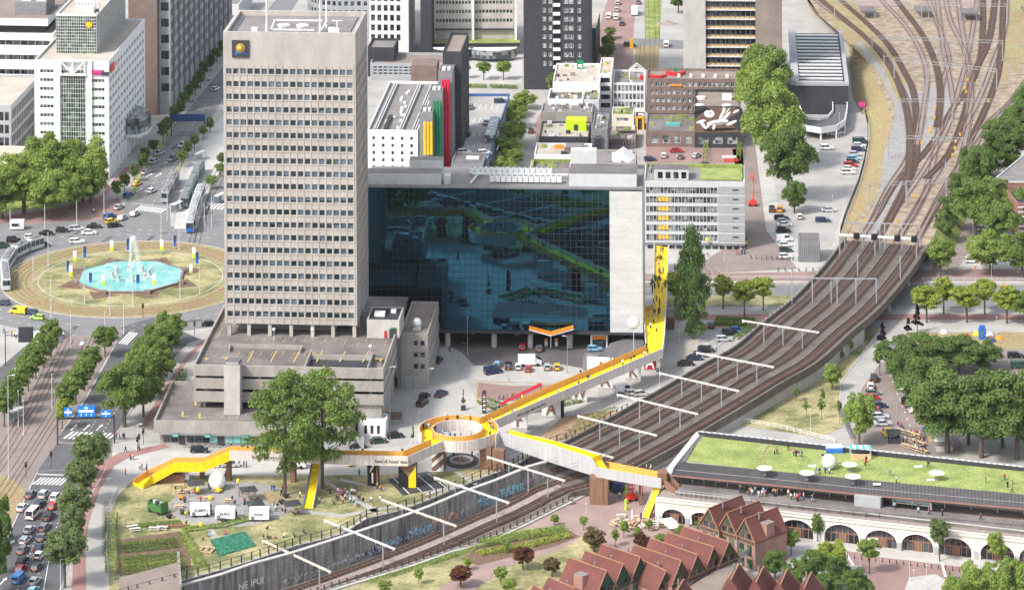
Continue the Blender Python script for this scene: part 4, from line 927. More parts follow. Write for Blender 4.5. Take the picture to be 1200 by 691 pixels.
P0,w,z1=frontage(431,59,90,462,4.5); B=office('black_glass_box','low black glass box beside the white punched office','office building',P0,w,14,z1+1,wallm='slate',roofm='roof_grey')
P0,w,z1=frontage(430,78,120,515,4.5); B=office('rear_link_block','blue grey glazed link block with brown roof behind the striped roof','office building',P0+Vector((0,30,0)),w+2,16,z1-6,front=(14,3,.8,.7,2,z1-7),wallm='grey_panel',roofm='roof_brown',glass='glass_blue')
P0,w,z1=frontage(493,-30,70,506,4.5); B=office('dark_party_block','dark vertical slab left of the curved office','office building',P0,w,20,z1,wallm='slate')
# curved office with white fins
P0=G(507,62); yawc=2
t=thing('finned_office','pale office with tall white fins, bands of windows and curved glass foot','office building',(P0.x,P0.y,0),0)
B=Bld.__new__(Bld); B.t=t; B.P0=Vector((P0.x,P0.y,0)); B.yaw=0; B.panes=[]
xs=[(G(p,62)-P0).x for p in (507,510,553,556,602,606)]; b=MB(); hh=30
for (x0,x1_,yo) in ((xs[1],xs[2],1.5),(xs[3],xs[4],1.5)): B.face(b,(x0,yo),(1,0),x1_-x0,4.5,hh,iv(11,.2,x1_-x0-.2,.72),iv(6,9.5,hh-1,.36),.3)
b.box(xs[0],2,4.5,xs[5],24,hh-.2); b.build('wall','concrete_pale',t); B.windows('glass_green','slate')
for x in (xs[0],xs[2],xs[4]+.3): b=MB(); b.box(x,-.6,4.5,x+.9,1.6,hh+2); b.build('fin','white_wall',t)
b=MB(); b.box(xs[0]-1,-5,3.5,xs[5]+1,1.4,4.5,0,1); b.build('podium_roof',['slate','roof_grass'],t); b=MB(); b.box(xs[0]-1,.2,8.0,xs[5],1.4,8.3); b.build('ledge','slate',t)
for (cx,rx_,m_) in ((531,1.0,'slate'),(578,1.15,'glass_light')):
 g=G(cx,74)-P0; b=MB(); qq=[(g.x+rx_*7.5*math.cos(a),g.y+6-5.5*math.sin(a)) for a in [math.pi*k/12 for k in range(13)]]; b.prism(qq,1.2,4.2,0,1); b.build('curved_foyer',[m_,'white_wall'],t)
# black residential tower
P0,w,z1=frontage(614,-60,105,690,4.5)
B=Bld('black_tower','black brick apartment tower with white balcony strip','apartment tower',P0,-R(4.5)); b=MB()
ua,ub,uc=loc(B,648,60)[0],loc(B,657,60)[0],loc(B,690,60)[0]; h=z1; fl=[(8.3+3.05*k,9.9+3.05*k) for k in range(14)]
cols=[(loc(B,636,60)[0],loc(B,640,60)[0]),(loc(B,644,60)[0]-.3,loc(B,647,60)[0]-.1)]
cols2=[(loc(B,a_,60)[0],loc(B,c_,60)[0]) for a_,c_ in ((661,666),(667,672),(677,681))]
B.face(b,(0,0),(1,0),ua,0,h,[(max(0,a),c_) for a,c_ in cols],fl,.2); B.face(b,(ub,0),(1,0),w-ub,0,h,[(a-ub,c_-ub) for a,c_ in cols2],fl,.2)
b.box(ua,1.2,0,ub,20,h); b.quad((w,0,0),(w,22,0),(w,22,h),(w,0,h)); b.quad((0,22,0),(0,0,0),(0,0,h),(0,22,h)); b.quad((0,0,h),(w,0,h),(w,22,h),(0,22,h)); b.build('wall','slate',B.t); B.windows('glass_light','white_metal',2,1,.12)
for k in range(17):
 b=MB(); z=6.5+k*1.5*2.03/2*1.0; 
for k in range(14): b=MB(); b.box(ua+.1,-.3,7.3+3.05*k,ub-.1,1.1,7.5+3.05*k); b.box(ua+.1,-.3,7.5+3.05*k,ub-.1,-.2,8.5+3.05*k); b.build('balcony','white_wall',B.t)
P0=G(692,78); t=thing('lit_sign_building','narrow black building with white rooftop lettering and orange side','shop building',P0,-R(4.5))
b=MB(); b.box(-4,0,0,2,26,13.5,0,1); b.box(-8,2,0,-4,22,9,2,1); b.build('building',['slate','roof_beige','orange'],t); letter('olt',3.2,'white',t,(-5,-.3,15.2))
# right far slab with window bands
P0,w,z1=frontage(801,-80,112,917,3.5); ZL=loc
B=Bld('banded_slab_tower','pale concrete slab tower with dark and yellow window bands','office tower',P0,-R(3.5)); b=MB(); ua,ub=loc(B,827,50)[0],loc(B,885.5,50)[0]
b.box(0,-.8,0,ua,20,z1); b.box(ub,-.8,0,w,20,z1,1); b.box(ua,1.0,0,ub,20,z1); b.build('wall',['concrete_pale','roof_brown'],B.t)
pitch=10.9/ (F/P0.y); zbase=loc(B,850,78)[1]
for k in range(-2,12):
 z=zbase+k*pitch; bb=MB(); bb.box(ua,-.25,z,ub,.9,z+.34); bb.build('spandrel','stone_white',B.t)
 for i in range(10):
  x=ua+(ub-ua)*i/10+.15; place('window',pane((ub-ua)/10-.3,pitch*.62,1,1,'glass_dark','charcoal',.08),B.t,(x,.5,z+pitch*.38))
 bb=MB()
 for i in range(10): x=ua+(ub-ua)*i/10+.3; bb.box(x,.2,z+.55,x+(ub-ua)/10-.6,.3,z+.85)
 bb.build('yellow_panel','yellow_duct',B.t)
# garage with louvred roof and helical ramp
P0,w,z1=frontage(933,96,134,994,3.5); 
t=thing('parking_garage','car park hall with pale louvred roof and curving concrete ramp','garage',P0,-R(3.5)); bw=w; hz=z1
Dg=(G(940,35,hz).y-P0.y); b=MB(); b.box(0,0,0,bw,Dg,hz-1.2,0); b.build('wall','slate',t)
for k in range(15):
 y=2+k*(Dg-3)/15; b=MB(); b.box(1,y,hz-.9,bw-1.5,y+(Dg-3)/15*.36,hz-.55); b.build('louvre','white_grey',t)
b=MB(); b.box(-.3,-.3,hz-1.2,bw+.3,.6,hz); b.box(bw-1,.6,hz-1.2,bw+.3,Dg,hz); b.box(-1.5,.6,hz-1.2,1,Dg,hz); b.build('roof_frame','grey_panel',t)
rc=G(962,132,3.4); t=thing('garage_ramp','grey U-shaped car ramp with white parapet before the louvred garage','ramp',(rc.x,rc.y,0))
outl=[(930,128),(934,142),(945,150),(962,153),(980,150),(990,143),(993,128),(992,110)]; inn=[(937,126),(940,134),(948,140),(960,141),(970,139),(976,132),(976,120),(973,108)]
O_=[G(x,y,3.4)-rc for x,y in outl]; I_=[G(x,y,3.4)-rc for x,y in inn]
for i in range(7):
 b=MB(); b.prism([(O_[i].x,O_[i].y),(O_[i+1].x,O_[i+1].y),(I_[i+1].x,I_[i+1].y),(I_[i].x,I_[i].y)],2.7,3.4,0); 
 if i==0: R_=b
 else: R_.v+=b.v; R_.f+=[[j+len(R_.v)-len(b.v) for j in f] for f in b.f]; R_.m+=b.m
R_.build('ramp_deck','asphalt',t); b=MB(); b.wall([(p.x,p.y) for p in O_],.3,2.4,4.3); b.wall([(p.x,p.y) for p in I_],.3,2.4,4.3); b.build('parapet','white_wall',t)
for x,y in ((944,150),(962,152),(980,150),(990,143)): g=G(x,y,3.4)-rc; b=MB(); b.tube((g.x,g.y,0),(g.x,g.y,2.7),.3); b.build('pillar','white_wall',t)
# transformer house
P0,w,z1=frontage(936,283,307,961,3.5); B=office('transformer_house','small grey concrete substation with slatted fence beside the tracks','substation',P0,w,9,z1,yaw=3.5,wallm='grey_mid',roofm='roof_dark',par=.2)
b=MB()
for i in range(11): b.box(.3+i*w/11.5,-.15,.2,.42+i*w/11.5,-.03,z1-.4)
b.build('door','grey_panel',B.t)
# ---- the cluster of small roofs in the middle ----
CLUT=[]
def small(name,label,xL,yT,yB,xR,d,wall,roof,front=None,right=None,glass='glass_dark',yaw=3.5,cat='building',frame='white_metal',par=.5,zb=0,n=3):
 P0,w,z1=frontage(xL,yT,yB,xR,yaw,zb); B=office(name,label,cat,P0,w,d,z1,yaw=yaw,front=front and front(w,z1-zb),right=right and right(w,z1-zb),wallm=wall,roofm=roof,glass=glass,frame=frame,par=par)
 CLUT.append((B,9))
 for i in range(n): x=rnd.uniform(1,max(1.5,w-2)); y=rnd.uniform(1,d-2); roofbox(B,x,y,x+rnd.uniform(.6,1.4),y+rnd.uniform(.6,1.2),rnd.uniform(.4,1.1),rnd.choice(['vent_white','grey_mid','white_grey']))
 return B
B=small('flat_roof_block','white edged block with pale roof carrying a green sign panel',648,96,140,703,26,'white_wall','roof_beige')
b=MB(); b.box(B.w*.46,B.d-6,B.z,B.w*.6,B.d-5.7,B.z+3); sg=b.build('sign_panel','green_duct',B.t); b=MB(); b.add([(B.w*.48,B.d-6.05,B.z+.7),(B.w*.58,B.d-6.05,B.z+.4),(B.w*.57,B.d-6.05,B.z+1.6),(B.w*.49,B.d-6.05,B.z+1.5)],[(0,1,2,3)]); b.build('white_shape','white',sg)
B=small('white_frame_block','narrow white framed block with open galleries',702,86,132,717,22,'white_wall','roof_beige',front=lambda w,h:(1,4,.8,.62,1,h-1),n=0)
B=small('white_frame_office','white framed office with gridded windows and house outline on roof',718,97,131,756,18,'white_wall','roof_grey',front=lambda w,h:(8,3,.72,.68,1,h-.4),glass='glass_light',frame='slate')
b=MB(); hx=B.w*.5
for y0 in (6,9):
 for (p,q) in (((0,0),(0,3)),((5,0),(5,3)),((0,3),(2.5,5)),((5,3),(2.5,5)),((0,3),(5,3))): b.bar((hx+p[0],y0,B.z+p[1]),(hx+q[0],y0,B.z+q[1]),.25,.25)
b.build('house_frame','white',B.t)
B=small('grey_roof_block','dark grey roofed block in front of the pale roof',642,116,150,683,14,'white_wall','roof_dark',n=4)
B=small('roof_court_block','low block with brown sunken roof panels beside the galleries',683,117,150,702,15,'white_grey','roof_brown',n=1)
B=small('ventilated_block','small roof crowded with vents and red pipes',634,131,160,694,12,'concrete','roof_grey',n=9)
B=small('lime_roof_block','flat beige roof block carrying a lime green cabin',632,160,183,690,19,'slate','roof_beige')
b=MB(); u0,u1=loc(B,663,150,9)[0],loc(B,687,150,9)[0]; b.box(u0,9,B.z,u1,15,B.z+3.2); cb=b.build('lime_cabin','lime',B.t); b=MB(); b.box((u0+u1)/2-.7,8.95,B.z+.1,(u0+u1)/2+.7,8.98,B.z+2.1); b.build('door','slate',cb)
B=small('white_terrace_block','low roof with white gravel terrace and orange strip',626,181,200,692,14,'white_wall','roof_beige',n=5,zb=0)
roofbox(B,6,9,B.w*.5,9.6,1.2,'orange','orange_fence'); roofbox(B,B.w*.55,3,B.w*.85,8,2.2,'brick_brown','roof_room','roof_grey')
B=small('roof_garden_block','low block with planted roof garden and white cabin',619,206,226,690,18,'white_grey','deck_paving',n=2)
for i in range(9): x=2+rnd.uniform(0,B.w*.55); y=rnd.uniform(2,14); b=MB(); b.box(x,y,B.z,x+2.6,y+1.1,B.z+.5); b.build('planter','grass_green',B.t)
b=MB(); b.box(.3,.3,B.z,1.0,17,B.z+1.1); b.box(1,16.6,B.z,B.w*.7,17.3,B.z+1.1); b.build('hedge','grass_green',B.t); roofbox(B,B.w*.68,2,B.w*.98,8,3.2,'white_grey','cabin')
B=small('crowded_workshop','low workshop with cluttered roof and white tent shape',694,191,212,745,16,'concrete','roof_grey',n=14)
b=MB(); b.add([(6,3,B.z),(13,3,B.z),(13,12,B.z),(6,12,B.z),(9.5,3,B.z+2.6),(9.5,12,B.z+2.6)],[(0,1,4),(2,3,5),(0,4,5,3),(1,2,5,4)]); b.build('tent_roof','white',B.t)
B=small('arched_shed_row','low brown roofed sheds with arched white windows',712,163,174,745,16,'brick_brown','roof_brown',front=lambda w,h:(9,1,.6,.7,.4,h-.6),frame='white_metal',n=1)
b=MB(); b.box(3,9,B.z,9,9.5,B.z+.8); b.build('skylight','charcoal',B.t)
B=small('fire_stair_block','narrow gap block with dark fire escape stairs',694,151,190,712,20,'grey_mid','roof_grey',n=8)
b=MB()
for k in range(7): b.bar((0,-.8,1+k*1.1),(3,-.8,2+k*1.1),.8,.15); b.bar((3,-.8,2+k*1.1),(0,-.8,1.9+k*1.1),.1,.1)
b.build('fire_stairs','charcoal',B.t)
B=small('white_loggia_house','small pale house with wide window and green roof edge',717,134,150,743,10,'cream','roof_grass',front=lambda w,h:(1,1,.6,.4,1.4,h-.3),glass='glass_light',n=2)
B=small('yellow_framed_bay','narrow dark bay in a thick yellow frame',745,137,152,755,6,'charcoal','roof_dark',n=0)
b=MB()
for (x0,z0,x1_,z2) in ((0,0,.7,B.z+.6),(B.w-.7,0,B.w,B.z+.6),(0,B.z+.1,B.w,B.z+.7)): b.box(x0,-.5,z0,x1_,-.02,z2)
b.build('yellow_frame','yellow_duct',B.t)
# brick office above the shop terrace
P0,w,z1=frontage(758,92,133,865,3.5,5)
B=office('brick_office','brown brick office with four rows of white windows and red roof letters','office building',P0,w,14,z1,yaw=3.5,front=(16,4,.66,.55,.6,z1-5.6),wallm='brick_brown',roofm='roof_brown',glass='glass_light',frame='white_metal',nx=2)
b=MB(); uu=loc(B,792,99)[0]; b.box(uu-2,-.3,loc(B,790,101)[1],uu+2,-.1,loc(B,790,99)[1]); b.build('sign','orange',B.t)
for cx,cy,r_,a0 in ((3.5,3,3,3.3),(9.5,8,3.4,3.2)):
 b=MB()
 for k in range(8):
  a,c=a0+k*.37,a0+(k+1)*.37; b.prism([((r_-q)*math.cos(v)+cx,(r_-q)*math.sin(v)+cy+2) for v,q in ((a,0),(c,0),(c,1.2),(a,1.2))],B.z,B.z+1.1)
 b.build('curved_sofa','red',B.t)
roofbox(B,5.5,2,8.5,5,.3,'plaza_pink','roof_pad'); roofbox(B,12,8,13.6,11,.3,'plaza_pink','roof_pad'); roofbox(B,9,9,9.8,9.8,2.2,'green_duct','roof_figure'); roofbox(B,-2.2,1,-1,2.4,1.4,'red','roof_figure')
for i in range(5): roofbox(B,10+i*4,5,11+i*4,6,1,'vent_white')
P0,w,z1=frontage(757,152,172,870,3.5)
B=office('shop_row','low dark shop row with framed pale pictures below a planted terrace','shop building',P0,w,30,5.2,yaw=3.5,front=(8,1,.62,.62,.5,4.3),wallm='brick_brown',roofm='deck_paving',glass='glass_light',frame='white_metal',par=.4)
for i in range(12): x=1+rnd.uniform(0,w*.5); y=rnd.uniform(3,20); b=MB(); b.box(x,y,B.z,x+rnd.uniform(1,3),y+1,B.z+.7); b.build('planter','grass_green',B.t)
b=MB(); b.box(w*.2,8,B.z,w*.35,9,B.z+.8); b.build('bench','teal',B.t); SR=B
P0,w,z1=frontage(814,124,172.6,868,3.5)
B=office('mural_block','block with a painted black and brown wall below a round cornered terrace','building',P0+Vector((0,-.5,0)),w,22,z1,yaw=3.5,front=(3,1,.7,.6,.6,4.3),glass='glass_light',wallm='slate',roofm='roof_brown',par=.8)
b=MB(); H_=z1-4.9; z0=4.9
b.add([(0,-.04,z0),(w,-.04,z0+.2),(w*.7,-.04,z0+H_*.5),(w,-.04,z0+H_*.8),(w*.85,-.04,z0+H_*.98),(w*.3,-.04,z0+H_*.97),(0.1,-.04,z0+H_*.5)],[(0,1,2,6),(2,3,4,5,6)]); mu=b.build('painted_ground','mural_brown',B.t)
b=MB(); rr=random.Random(4)
def blob(cx,cz,rx,rz,y=-.08,n=14,rot=0,mb=b):
 mb.add([(cx+rx*math.cos(a)*math.cos(rot)-rz*math.sin(a)*math.sin(rot),y,cz+rx*math.cos(a)*math.sin(rot)+rz*math.sin(a)*math.cos(rot)) for a in [2*math.pi*k/n for k in range(n)]],[tuple(range(n))])
blob(w*.32,z0+H_*.72,1.7,1.3); blob(w*.5,z0+H_*.4,3.6,.8,-.07,rot=.15); blob(w*.68,z0+H_*.62,2.2,.5,-.09,rot=.8); blob(w*.6,z0+H_*.7,2.4,.45,-.085,rot=1.1); blob(w*.18,z0+H_*.3,1.8,.5,-.075,rot=-.9); blob(w*.14,z0+H_*.42,1.6,.45,-.082,rot=.3); blob(w*.8,z0+H_*.38,1.9,.5,-.077,rot=.4)
blob(w*.9,z0+H_*.82,1.2,.35,-.088,rot=.5); blob(w*.42,z0+H_*.22,1.0,.45,-.079,rot=1.3); blob(w*.3,z0+H_*.28,1.1,.4,-.081,rot=1.0); blob(w*.72,z0+H_*.84,1.2,.2,-.092,rot=.9); blob(w*.62,z0+H_*.86,1.2,.2,-.093,rot=1.4)
b.build('white_shape','white',B.t)
b=MB(); blob(w*.12,z0+H_*.78,2.2,.5,-.06,rot=.25,mb=b); blob(w*.26,z0+H_*.9,1.4,.35,-.1,rot=-.3,mb=b); blob(w*.55,z0+H_*.12,5.5,.5,-.06,rot=.05,mb=b); blob(w*.35,z0+H_*.74,.22,.3,-.11,mb=b); blob(w*.52,z0+H_*.36,2.4,.16,-.11,rot=.18,mb=b); b.build('black_shape','black',B.t)
for x in (1.5,w-4.5):
 b=MB(); b.prism([(x+1.6*math.cos(a),2.2+1.2*math.sin(a)) for a in [2*math.pi*k/12 for k in range(12)]],B.z,B.z+.8); b.prism([(x+1.6*math.cos(a)+.5,12.5+1.0*math.sin(a)) for a in [2*math.pi*k/12 for k in range(12)]],B.z,B.z+.8); b.build('curved_bench','white',B.t)
roofbox(B,w*.6,11,w*.8,11.4,2.2,'white','sign_panel')
for Bn,nn in CLUT:
 for i in range(nn):
  x=rnd.uniform(.6,max(1,Bn.w-1.6)); y=rnd.uniform(.8,max(1.2,Bn.d-1.6)); m_=rnd.choice(['grey_mid','white_grey','vent_white','wood_light','grass_green','brick_brown','charcoal','grass_green'])
  roofbox(Bn,x,y,x+rnd.uniform(.4,1.8),y+rnd.uniform(.4,1.2),rnd.uniform(.3,1.2),m_,'planter' if m_=='grass_green' else 'roof_unit')
# right edge
P0=G(1150,262); 
def roofpoly(name,label,cat,pts,z,h,mw,mr):
 g0=G(*pts[0],z); t=thing(name,label,cat,(g0.x,g0.y,0)); q=[(G(x,y,z)-g0) for x,y in pts]; b=MB(); b.prism([(p.x,p.y) for p in q],0,z,0,1); b.build('building',[mw,mr],t)
 b=MB(); b.wall([(p.x,p.y) for p in q]+[(q[0].x,q[0].y)],.4,z,z+h); b.build('parapet','white_grey',t); return t
roofpoly('flat_school','low red brick building with grey flat roof at the right edge','building',[(1162,214),(1240,150),(1320,150),(1320,214)],7,.4,'brick_red','roof_grey')
P0,w,z1=frontage(1193,238,281,1290,3.5); B=office('town_house','red brick house with white bands at the right edge','house',P0,w,14,z1,yaw=-6,front=(8,3,.45,.6,1,z1-1),wallm='brick_red',roofm='slate',frame='white_metal')
b=MB()
for k in range(7): b.box(-.05,-.1,1+k*1.4,w,-.005,1.35+k*1.4)
b.build('white_band','white_wall',B.t)
# ================= railway =================
def interp(path,n2=2): return path
def strip(mb,path,o0,o1,dz=0,mi=0,zz=None):
 A=offset(path,o0); Bq=offset(path,o1)
 for i in range(len(path)-1):
  z0=path[i][2]+dz; z1=path[i+1][2]+dz
  mb.quad((*A[i],z0),(*A[i+1],z1),(*Bq[i+1],z1),(*Bq[i],z0),mi)
zz=lambda path,dz:[p[2]+dz for p in path]
nW=min(range(len(CEN)),key=lambda i:abs(CEN[i][0]-WL[0][0])+abs(CEN[i][1]-WL[0][1]))
VIA=CEN[:nW+1]; TR=CEN[nW:]
# offsets: path runs towards camera so + is right-hand-bank side reversed: +d = far/right side of travel
S=1
test=offset(CEN,5)[20]; S=1 if test[0]>CEN[20][0] else -1     # S*+ -> east side
def off(d): return S*d
def orient(mb):
 return mb
b=MB(); b2=MB()
strip(b,VIA,off(-12),off(12)); strip(b,VIA,off(-12.2),off(12.2),-1.2)
b.wall(offset(VIA,off(12.1)),.5,zz(VIA,-1.2),zz(VIA,.9)); b.wall(offset(VIA,off(-12.1)),.5,zz(VIA,-1.2),zz(VIA,1.0))
for o in (-6,0,6):
 b.wall(offset(VIA,off(o-1.15)),.25,zz(VIA,0),zz(VIA,.35)); b.wall(offset(VIA,off(o+1.15)),.25,zz(VIA,0),zz(VIA,.35))
 strip(b,VIA,off(o-1.05),off(o+1.05),.25,1)
vt=thing('railway_viaduct','curving concrete railway viaduct carrying four brown tracks','viaduct',(0,0,0))
b.build('deck',['viaduct_floor','viaduct_floor'],vt)
# side walls where the viaduct stands on an embankment, piers at the street
i0=min(range(len(VIA)),key=lambda i:abs(PX((VIA[i][0],VIA[i][1],VIA[i][2]))[1]-372)); i1=min(range(len(VIA)),key=lambda i:abs(PX(VIA[i])[1]-306))
seg=VIA[i0:]
for s_ in (11.6,-11.6): b=MB(); b.wall(offset(seg,off(s_)),.5,-2,zz(seg,-1.15)); b.build('retaining_wall','concrete_pale',vt)
for i in (i0,(i0+i1)//2,i1):
 p=VIA[i]; q=VIA[min(i+1,len(VIA)-1)]; d=Vector((q[0]-p[0],q[1]-p[1])).normalized(); n_=Vector((-d.y,d.x))
 for o in (-10,-5,0,5,10):
  b=MB(); c=Vector(p[:2])+n_*o; b.tube((c.x,c.y,0),(c.x,c.y,p[2]-1.2),.55,.55,8); b.build('pier','concrete_pale',vt)
# post-and-rail edge on the parapet
b=MB(); e=offset(VIA,off(-12.1))
for i in range(0,len(VIA)-1):
 for k in (0,.5):
  x=e[i][0]+(e[i+1][0]-e[i][0])*k; y=e[i][1]+(e[i+1][1]-e[i][1])*k; b.box(x-.22,y-.22,VIA[i][2]+.9,x+.22,y+.22,VIA[i][2]+1.35)
b.build('parapet_post','concrete',vt,kind='stuff')
# cutting: floor, centre wall, far wall, near wall
b=MB(); strip(b,TR,off(-12.3),off(16))
struct('cutting_floor',b,'viaduct_floor')
b=MB(); LT=len(WL)
b.wall(WL,.7,[p[2]-.5 for p in WL],[p[3] for p in WL]); b.wall(WL,1.0,[p[3] for p in WL],[p[3]+.25 for p in WL],1)
cw=b.build('centre_wall',['concrete_dirty','concrete_pale'],label='long stained concrete wall with graffiti between the sunken tracks',cat='wall')
for i in range(0,LT-1,1):
 pass
b=MB(); LFt=[p for p in LF if p[0]<LF[0][0]+5]; b.wall(LF,.6,-9,.45); b.wall(LF,.7,.45,.6,1); b.build('far_retaining_wall',['concrete_dirty','concrete_pale'],label='far concrete edge of the railway cutting beside the park',cat='wall')
b=MB(); b.wall(RR,.6,-9,.55); b.wall(offset(RR,.5),1.2,-.2,.35,1)
b.build('near_retaining_wall',['concrete','concrete_pale'],label='near concrete edge of the railway cutting beside the lawn',cat='wall')
# graffiti on the centre wall, facing the camera
gr=MB(); rg=random.Random(9)
e=offset(WL,off(.37)); colr=['blue','white','turquoise','pink','orange','white','navy','teal']
def at_s(px):
 best=min(range(LT-1),key=lambda i:abs(PX((e[i][0],e[i][1],WL[i][2]+2))[0]-px)); return best
def graff(x0,x1,lo_,hi_,mats,n,name='graffiti'):
 mb=MB(); 
 for k in range(n):
  px=rg.uniform(x0,x1); i=at_s(px); p=Vector(e[i]); q=Vector(e[i+1]); t=rg.random(); c=p.lerp(q,t); d=(q-p).normalized(); zb=WL[i][2]+lo_; zt=WL[i][2]+hi_
  u=rg.uniform(-.6,.6); z=rg.uniform(zb,zt); hh=rg.uniform(.3,.9); ww=rg.uniform(.15,.5); sk=rg.uniform(-.4,.4); nrm=Vector((d.y,-d.x))*S*(-.0) 
  o=Vector((-d.y,d.x))*S*(.015+.0006*k); a=c+d*u+o; w_=d*ww
  P=[(a.x,a.y,z),(a.x+w_.x,a.y+w_.y,z),(a.x+w_.x+d.x*sk,a.y+w_.y+d.y*sk,z+hh),(a.x+d.x*sk,a.y+d.y*sk,z+hh)]
  mb.add(P,[(0,1,2,3)],rg.randrange(len(mats)))
 mb.build(name,mats,cw)
mat('g_blue',(.13,.38,.62),.7,.1,1); mat('g_cyan',(.30,.58,.68),.7,.1,1); mat('g_pink',(.42,.30,.33),.7,.1,1); mat('g_white',(.5,.5,.5),.8,.2,1); mat('g_red',(.42,.13,.1),.7,.1,1); mat('g_black',(.03,.03,.03),.7,.1,1); mat('g_purple',(.3,.15,.4),.7,.1,1)
def tagtext(txt,x0,x1,size,dz,m,name='graffiti_lettering'):
 i=at_s((x0+x1)/2); p,q=Vector(e[i]),Vector(e[i+1]); d=(p-q).normalized() if (p-q).x>0 else (q-p).normalized()
 o=place(name,textmesh(txt,size,m,.02),cw,(p.x+d.y*.3,p.y-d.x*.3,WL[i][2]+dz)); o.rotation_euler=(R(90),0,math.atan2(d.y,d.x)); o.scale=(1.15,1,1)
graff(573,612,.5,2.2,['g_blue','g_cyan'],60); tagtext('TAPIRS',576,612,2.7,1.5,'g_cyan'); tagtext('SIMI',616,637,2.3,1.6,'g_pink')
graff(520,553,.4,1.7,['g_red','g_pink','g_white','orange'],90); graff(500,519,.4,1.7,['g_blue','g_cyan'],50)
graff(440,498,.3,1.5,['g_white','g_purple','g_cyan','g_black'],150); graff(350,440,.3,1.6,['g_white','g_white','concrete'],130)
# big white lettering painted near the left end
i=at_s(283); p=Vector(e[i]); q=Vector(e[i+1]); d=(p-q).normalized() if (p-q).x>0 else (q-p).normalized()
lt=place('painted_lettering',textmesh('NE IPULS',2.2,'white',.01),cw,(p.x+d.y*.4,p.y-d.x*.4,WL[i][2]+3.4)); lt.rotation_euler=(R(90),0,math.atan2(d.y,d.x))
# ---- tracks ----
GA=.72
def track(path,label,bed='track_brown',bw=1.05,group='railway tracks',dz=.3):
 t=thing('railway_track',label,'railway track',(0,0,0),0,group)
 b=MB(); strip(b,path,-bw-.2,bw+.2,dz); b.build('track_bed',bed,t)
 b=MB(); acc=0
 for i in range(len(path)-1):
  p=Vector(path[i]); q=Vector(path[i+1]); L_=(q-p).length; d=(q-p).normalized(); n_=Vector((-d.y,d.x,0)); n=max(1,int(L_/1.3))
  for k in range(n):
   c=p+(q-p)*(k+.5)/n; c.z+=dz+.02; b.quad(c-n_*1.25-d*.14,c+n_*1.25-d*.14,c+n_*1.25+d*.14,c-n_*1.25+d*.14)
 b.build('sleeper',['track_sleeper'],t,kind='stuff')
 for s_ in (-1,1):
  e_=offset(path,s_*GA); b=MB()
  for i in range(len(path)-1):
   b.bar((*e_[i],path[i][2]+dz+.1),(*e_[i+1],path[i+1][2]+dz+.1),.16,.16)
  b.build('rail','rail_rust',t)
for k,o in enumerate((-9,-3,3,9)):
 path=[(x,y,c[2]) for (x,y),c in zip(offset(CEN,off(o)),CEN)]
 if o==9: # swings out slightly in the cutting
  path=[(x,y,c[2]) for (x,y),c in zip(offset(CEN,off(9)),CEN)]
 track(path[:-2],['westernmost','second','third','easternmost'][k]+' track of the four on the viaduct')
for o in (-9,-3,3,9):
 P=[(x,y,c[2]+5.3) for (x,y),c in zip(offset(CEN,off(o)),CEN)][:-2]; b=MB()
 for i in range(len(P)-1): b.bar(P[i],P[i+1],.05,.05); b.bar((*P[i][:2],P[i][2]+.9),(*P[i+1][:2],P[i+1][2]+.9),.04,.04)
 b.build('overhead_wire','charcoal',label='thin overhead wire pair above one of the four tracks',cat='wire',group='overhead wires')
# walkway with posts between track 3 and 4
b=MB(); strip(b,TR,off(4.9),off(7.2),.5); b.wall(offset(TR,off(6.05)),2.3,[p[2] for p in TR],[p[2]+.48 for p in TR]); struct('track_walkway',b,'gravel')
# ---- yard on its terrace ----
YZ=5.0
yard=[(986,289),(1000,262),(1022,235),(1036,205),(1046,160),(1040,120),(1015,70),(985,40),(962,20),(940,-12),(936,-60),(1330,-60),(1330,40),(1200,92),(1165,140),(1150,165),(1128,210),(1110,238),(1095,275),(1090,290)]
sheet('rail_yard',yard,YZ,'ballast')
toe=[(984,300),(986,275),(992,255),(1008,215),(1014,192),(1018,170),(1018,145),(1000,115),(996,80),(990,40),(950,10),(930,-60)]
top=[(986,289),(1000,262),(1022,235),(1036,205),(1046,160),(1040,120),(1015,70),(985,40),(962,20),(940,-12),(936,-60)]
A=smooth_path([G(x,y,0) for x,y in toe],6); Bt=smooth_path([G(x,y,YZ) for x,y in top],6); n=80; b=MB()
pick=lambda P,t:P[min(len(P)-1,int(t*(len(P)-1)))]
for i in range(n):
 a0,a1,b0,b1=pick(A,i/n),pick(A,(i+1)/n),pick(Bt,i/n),pick(Bt,(i+1)/n)
 b.quad(a0,a1,b1,b0) if (a1-a0).length>.1 or (b1-b0).length>.1 else None
struct('embankment_slope',b,'grass_dry')
e1=[G(x,y,YZ) for x,y in yard[11:]]; e2=[Vector((p.x+5,p.y-3,0)) for p in e1]; b=MB()
for i in range(len(e1)-1): b.quad(e1[i],e1[i+1],e2[i+1],e2[i])
struct('embankment_slope',b,'grass_green')
sheet('service_path',[(1002,50),(1030,85),(1048,122),(1050,165),(1040,205),(1024,240),(1006,275),(1010,277),(1030,240),(1045,205),(1055,165),(1053,120),(1036,82),(1008,48)],YZ+.03,'ballast_grey')
sheet('dry_verge',[(936,-40),(1000,-40),(1012,20),(1040,55),(1062,90),(1060,160),(1052,205),(1030,250),(1014,280),(1000,284),(1020,240),(1044,205),(1052,160),(1046,120),(1020,75),(985,42)],YZ+.02,'grass_dry')
sheet('ballast_field',[(1036,180),(1060,100),(1080,110),(1110,90),(1125,120),(1100,160),(1050,230),(1026,280),(1010,285),(1030,235)],YZ+.025,'ballast_grey')
sheet('dry_verge',[(1180,0),(1330,0),(1330,60),(1200,70),(1172,100)],YZ+.02,'grass_dry')
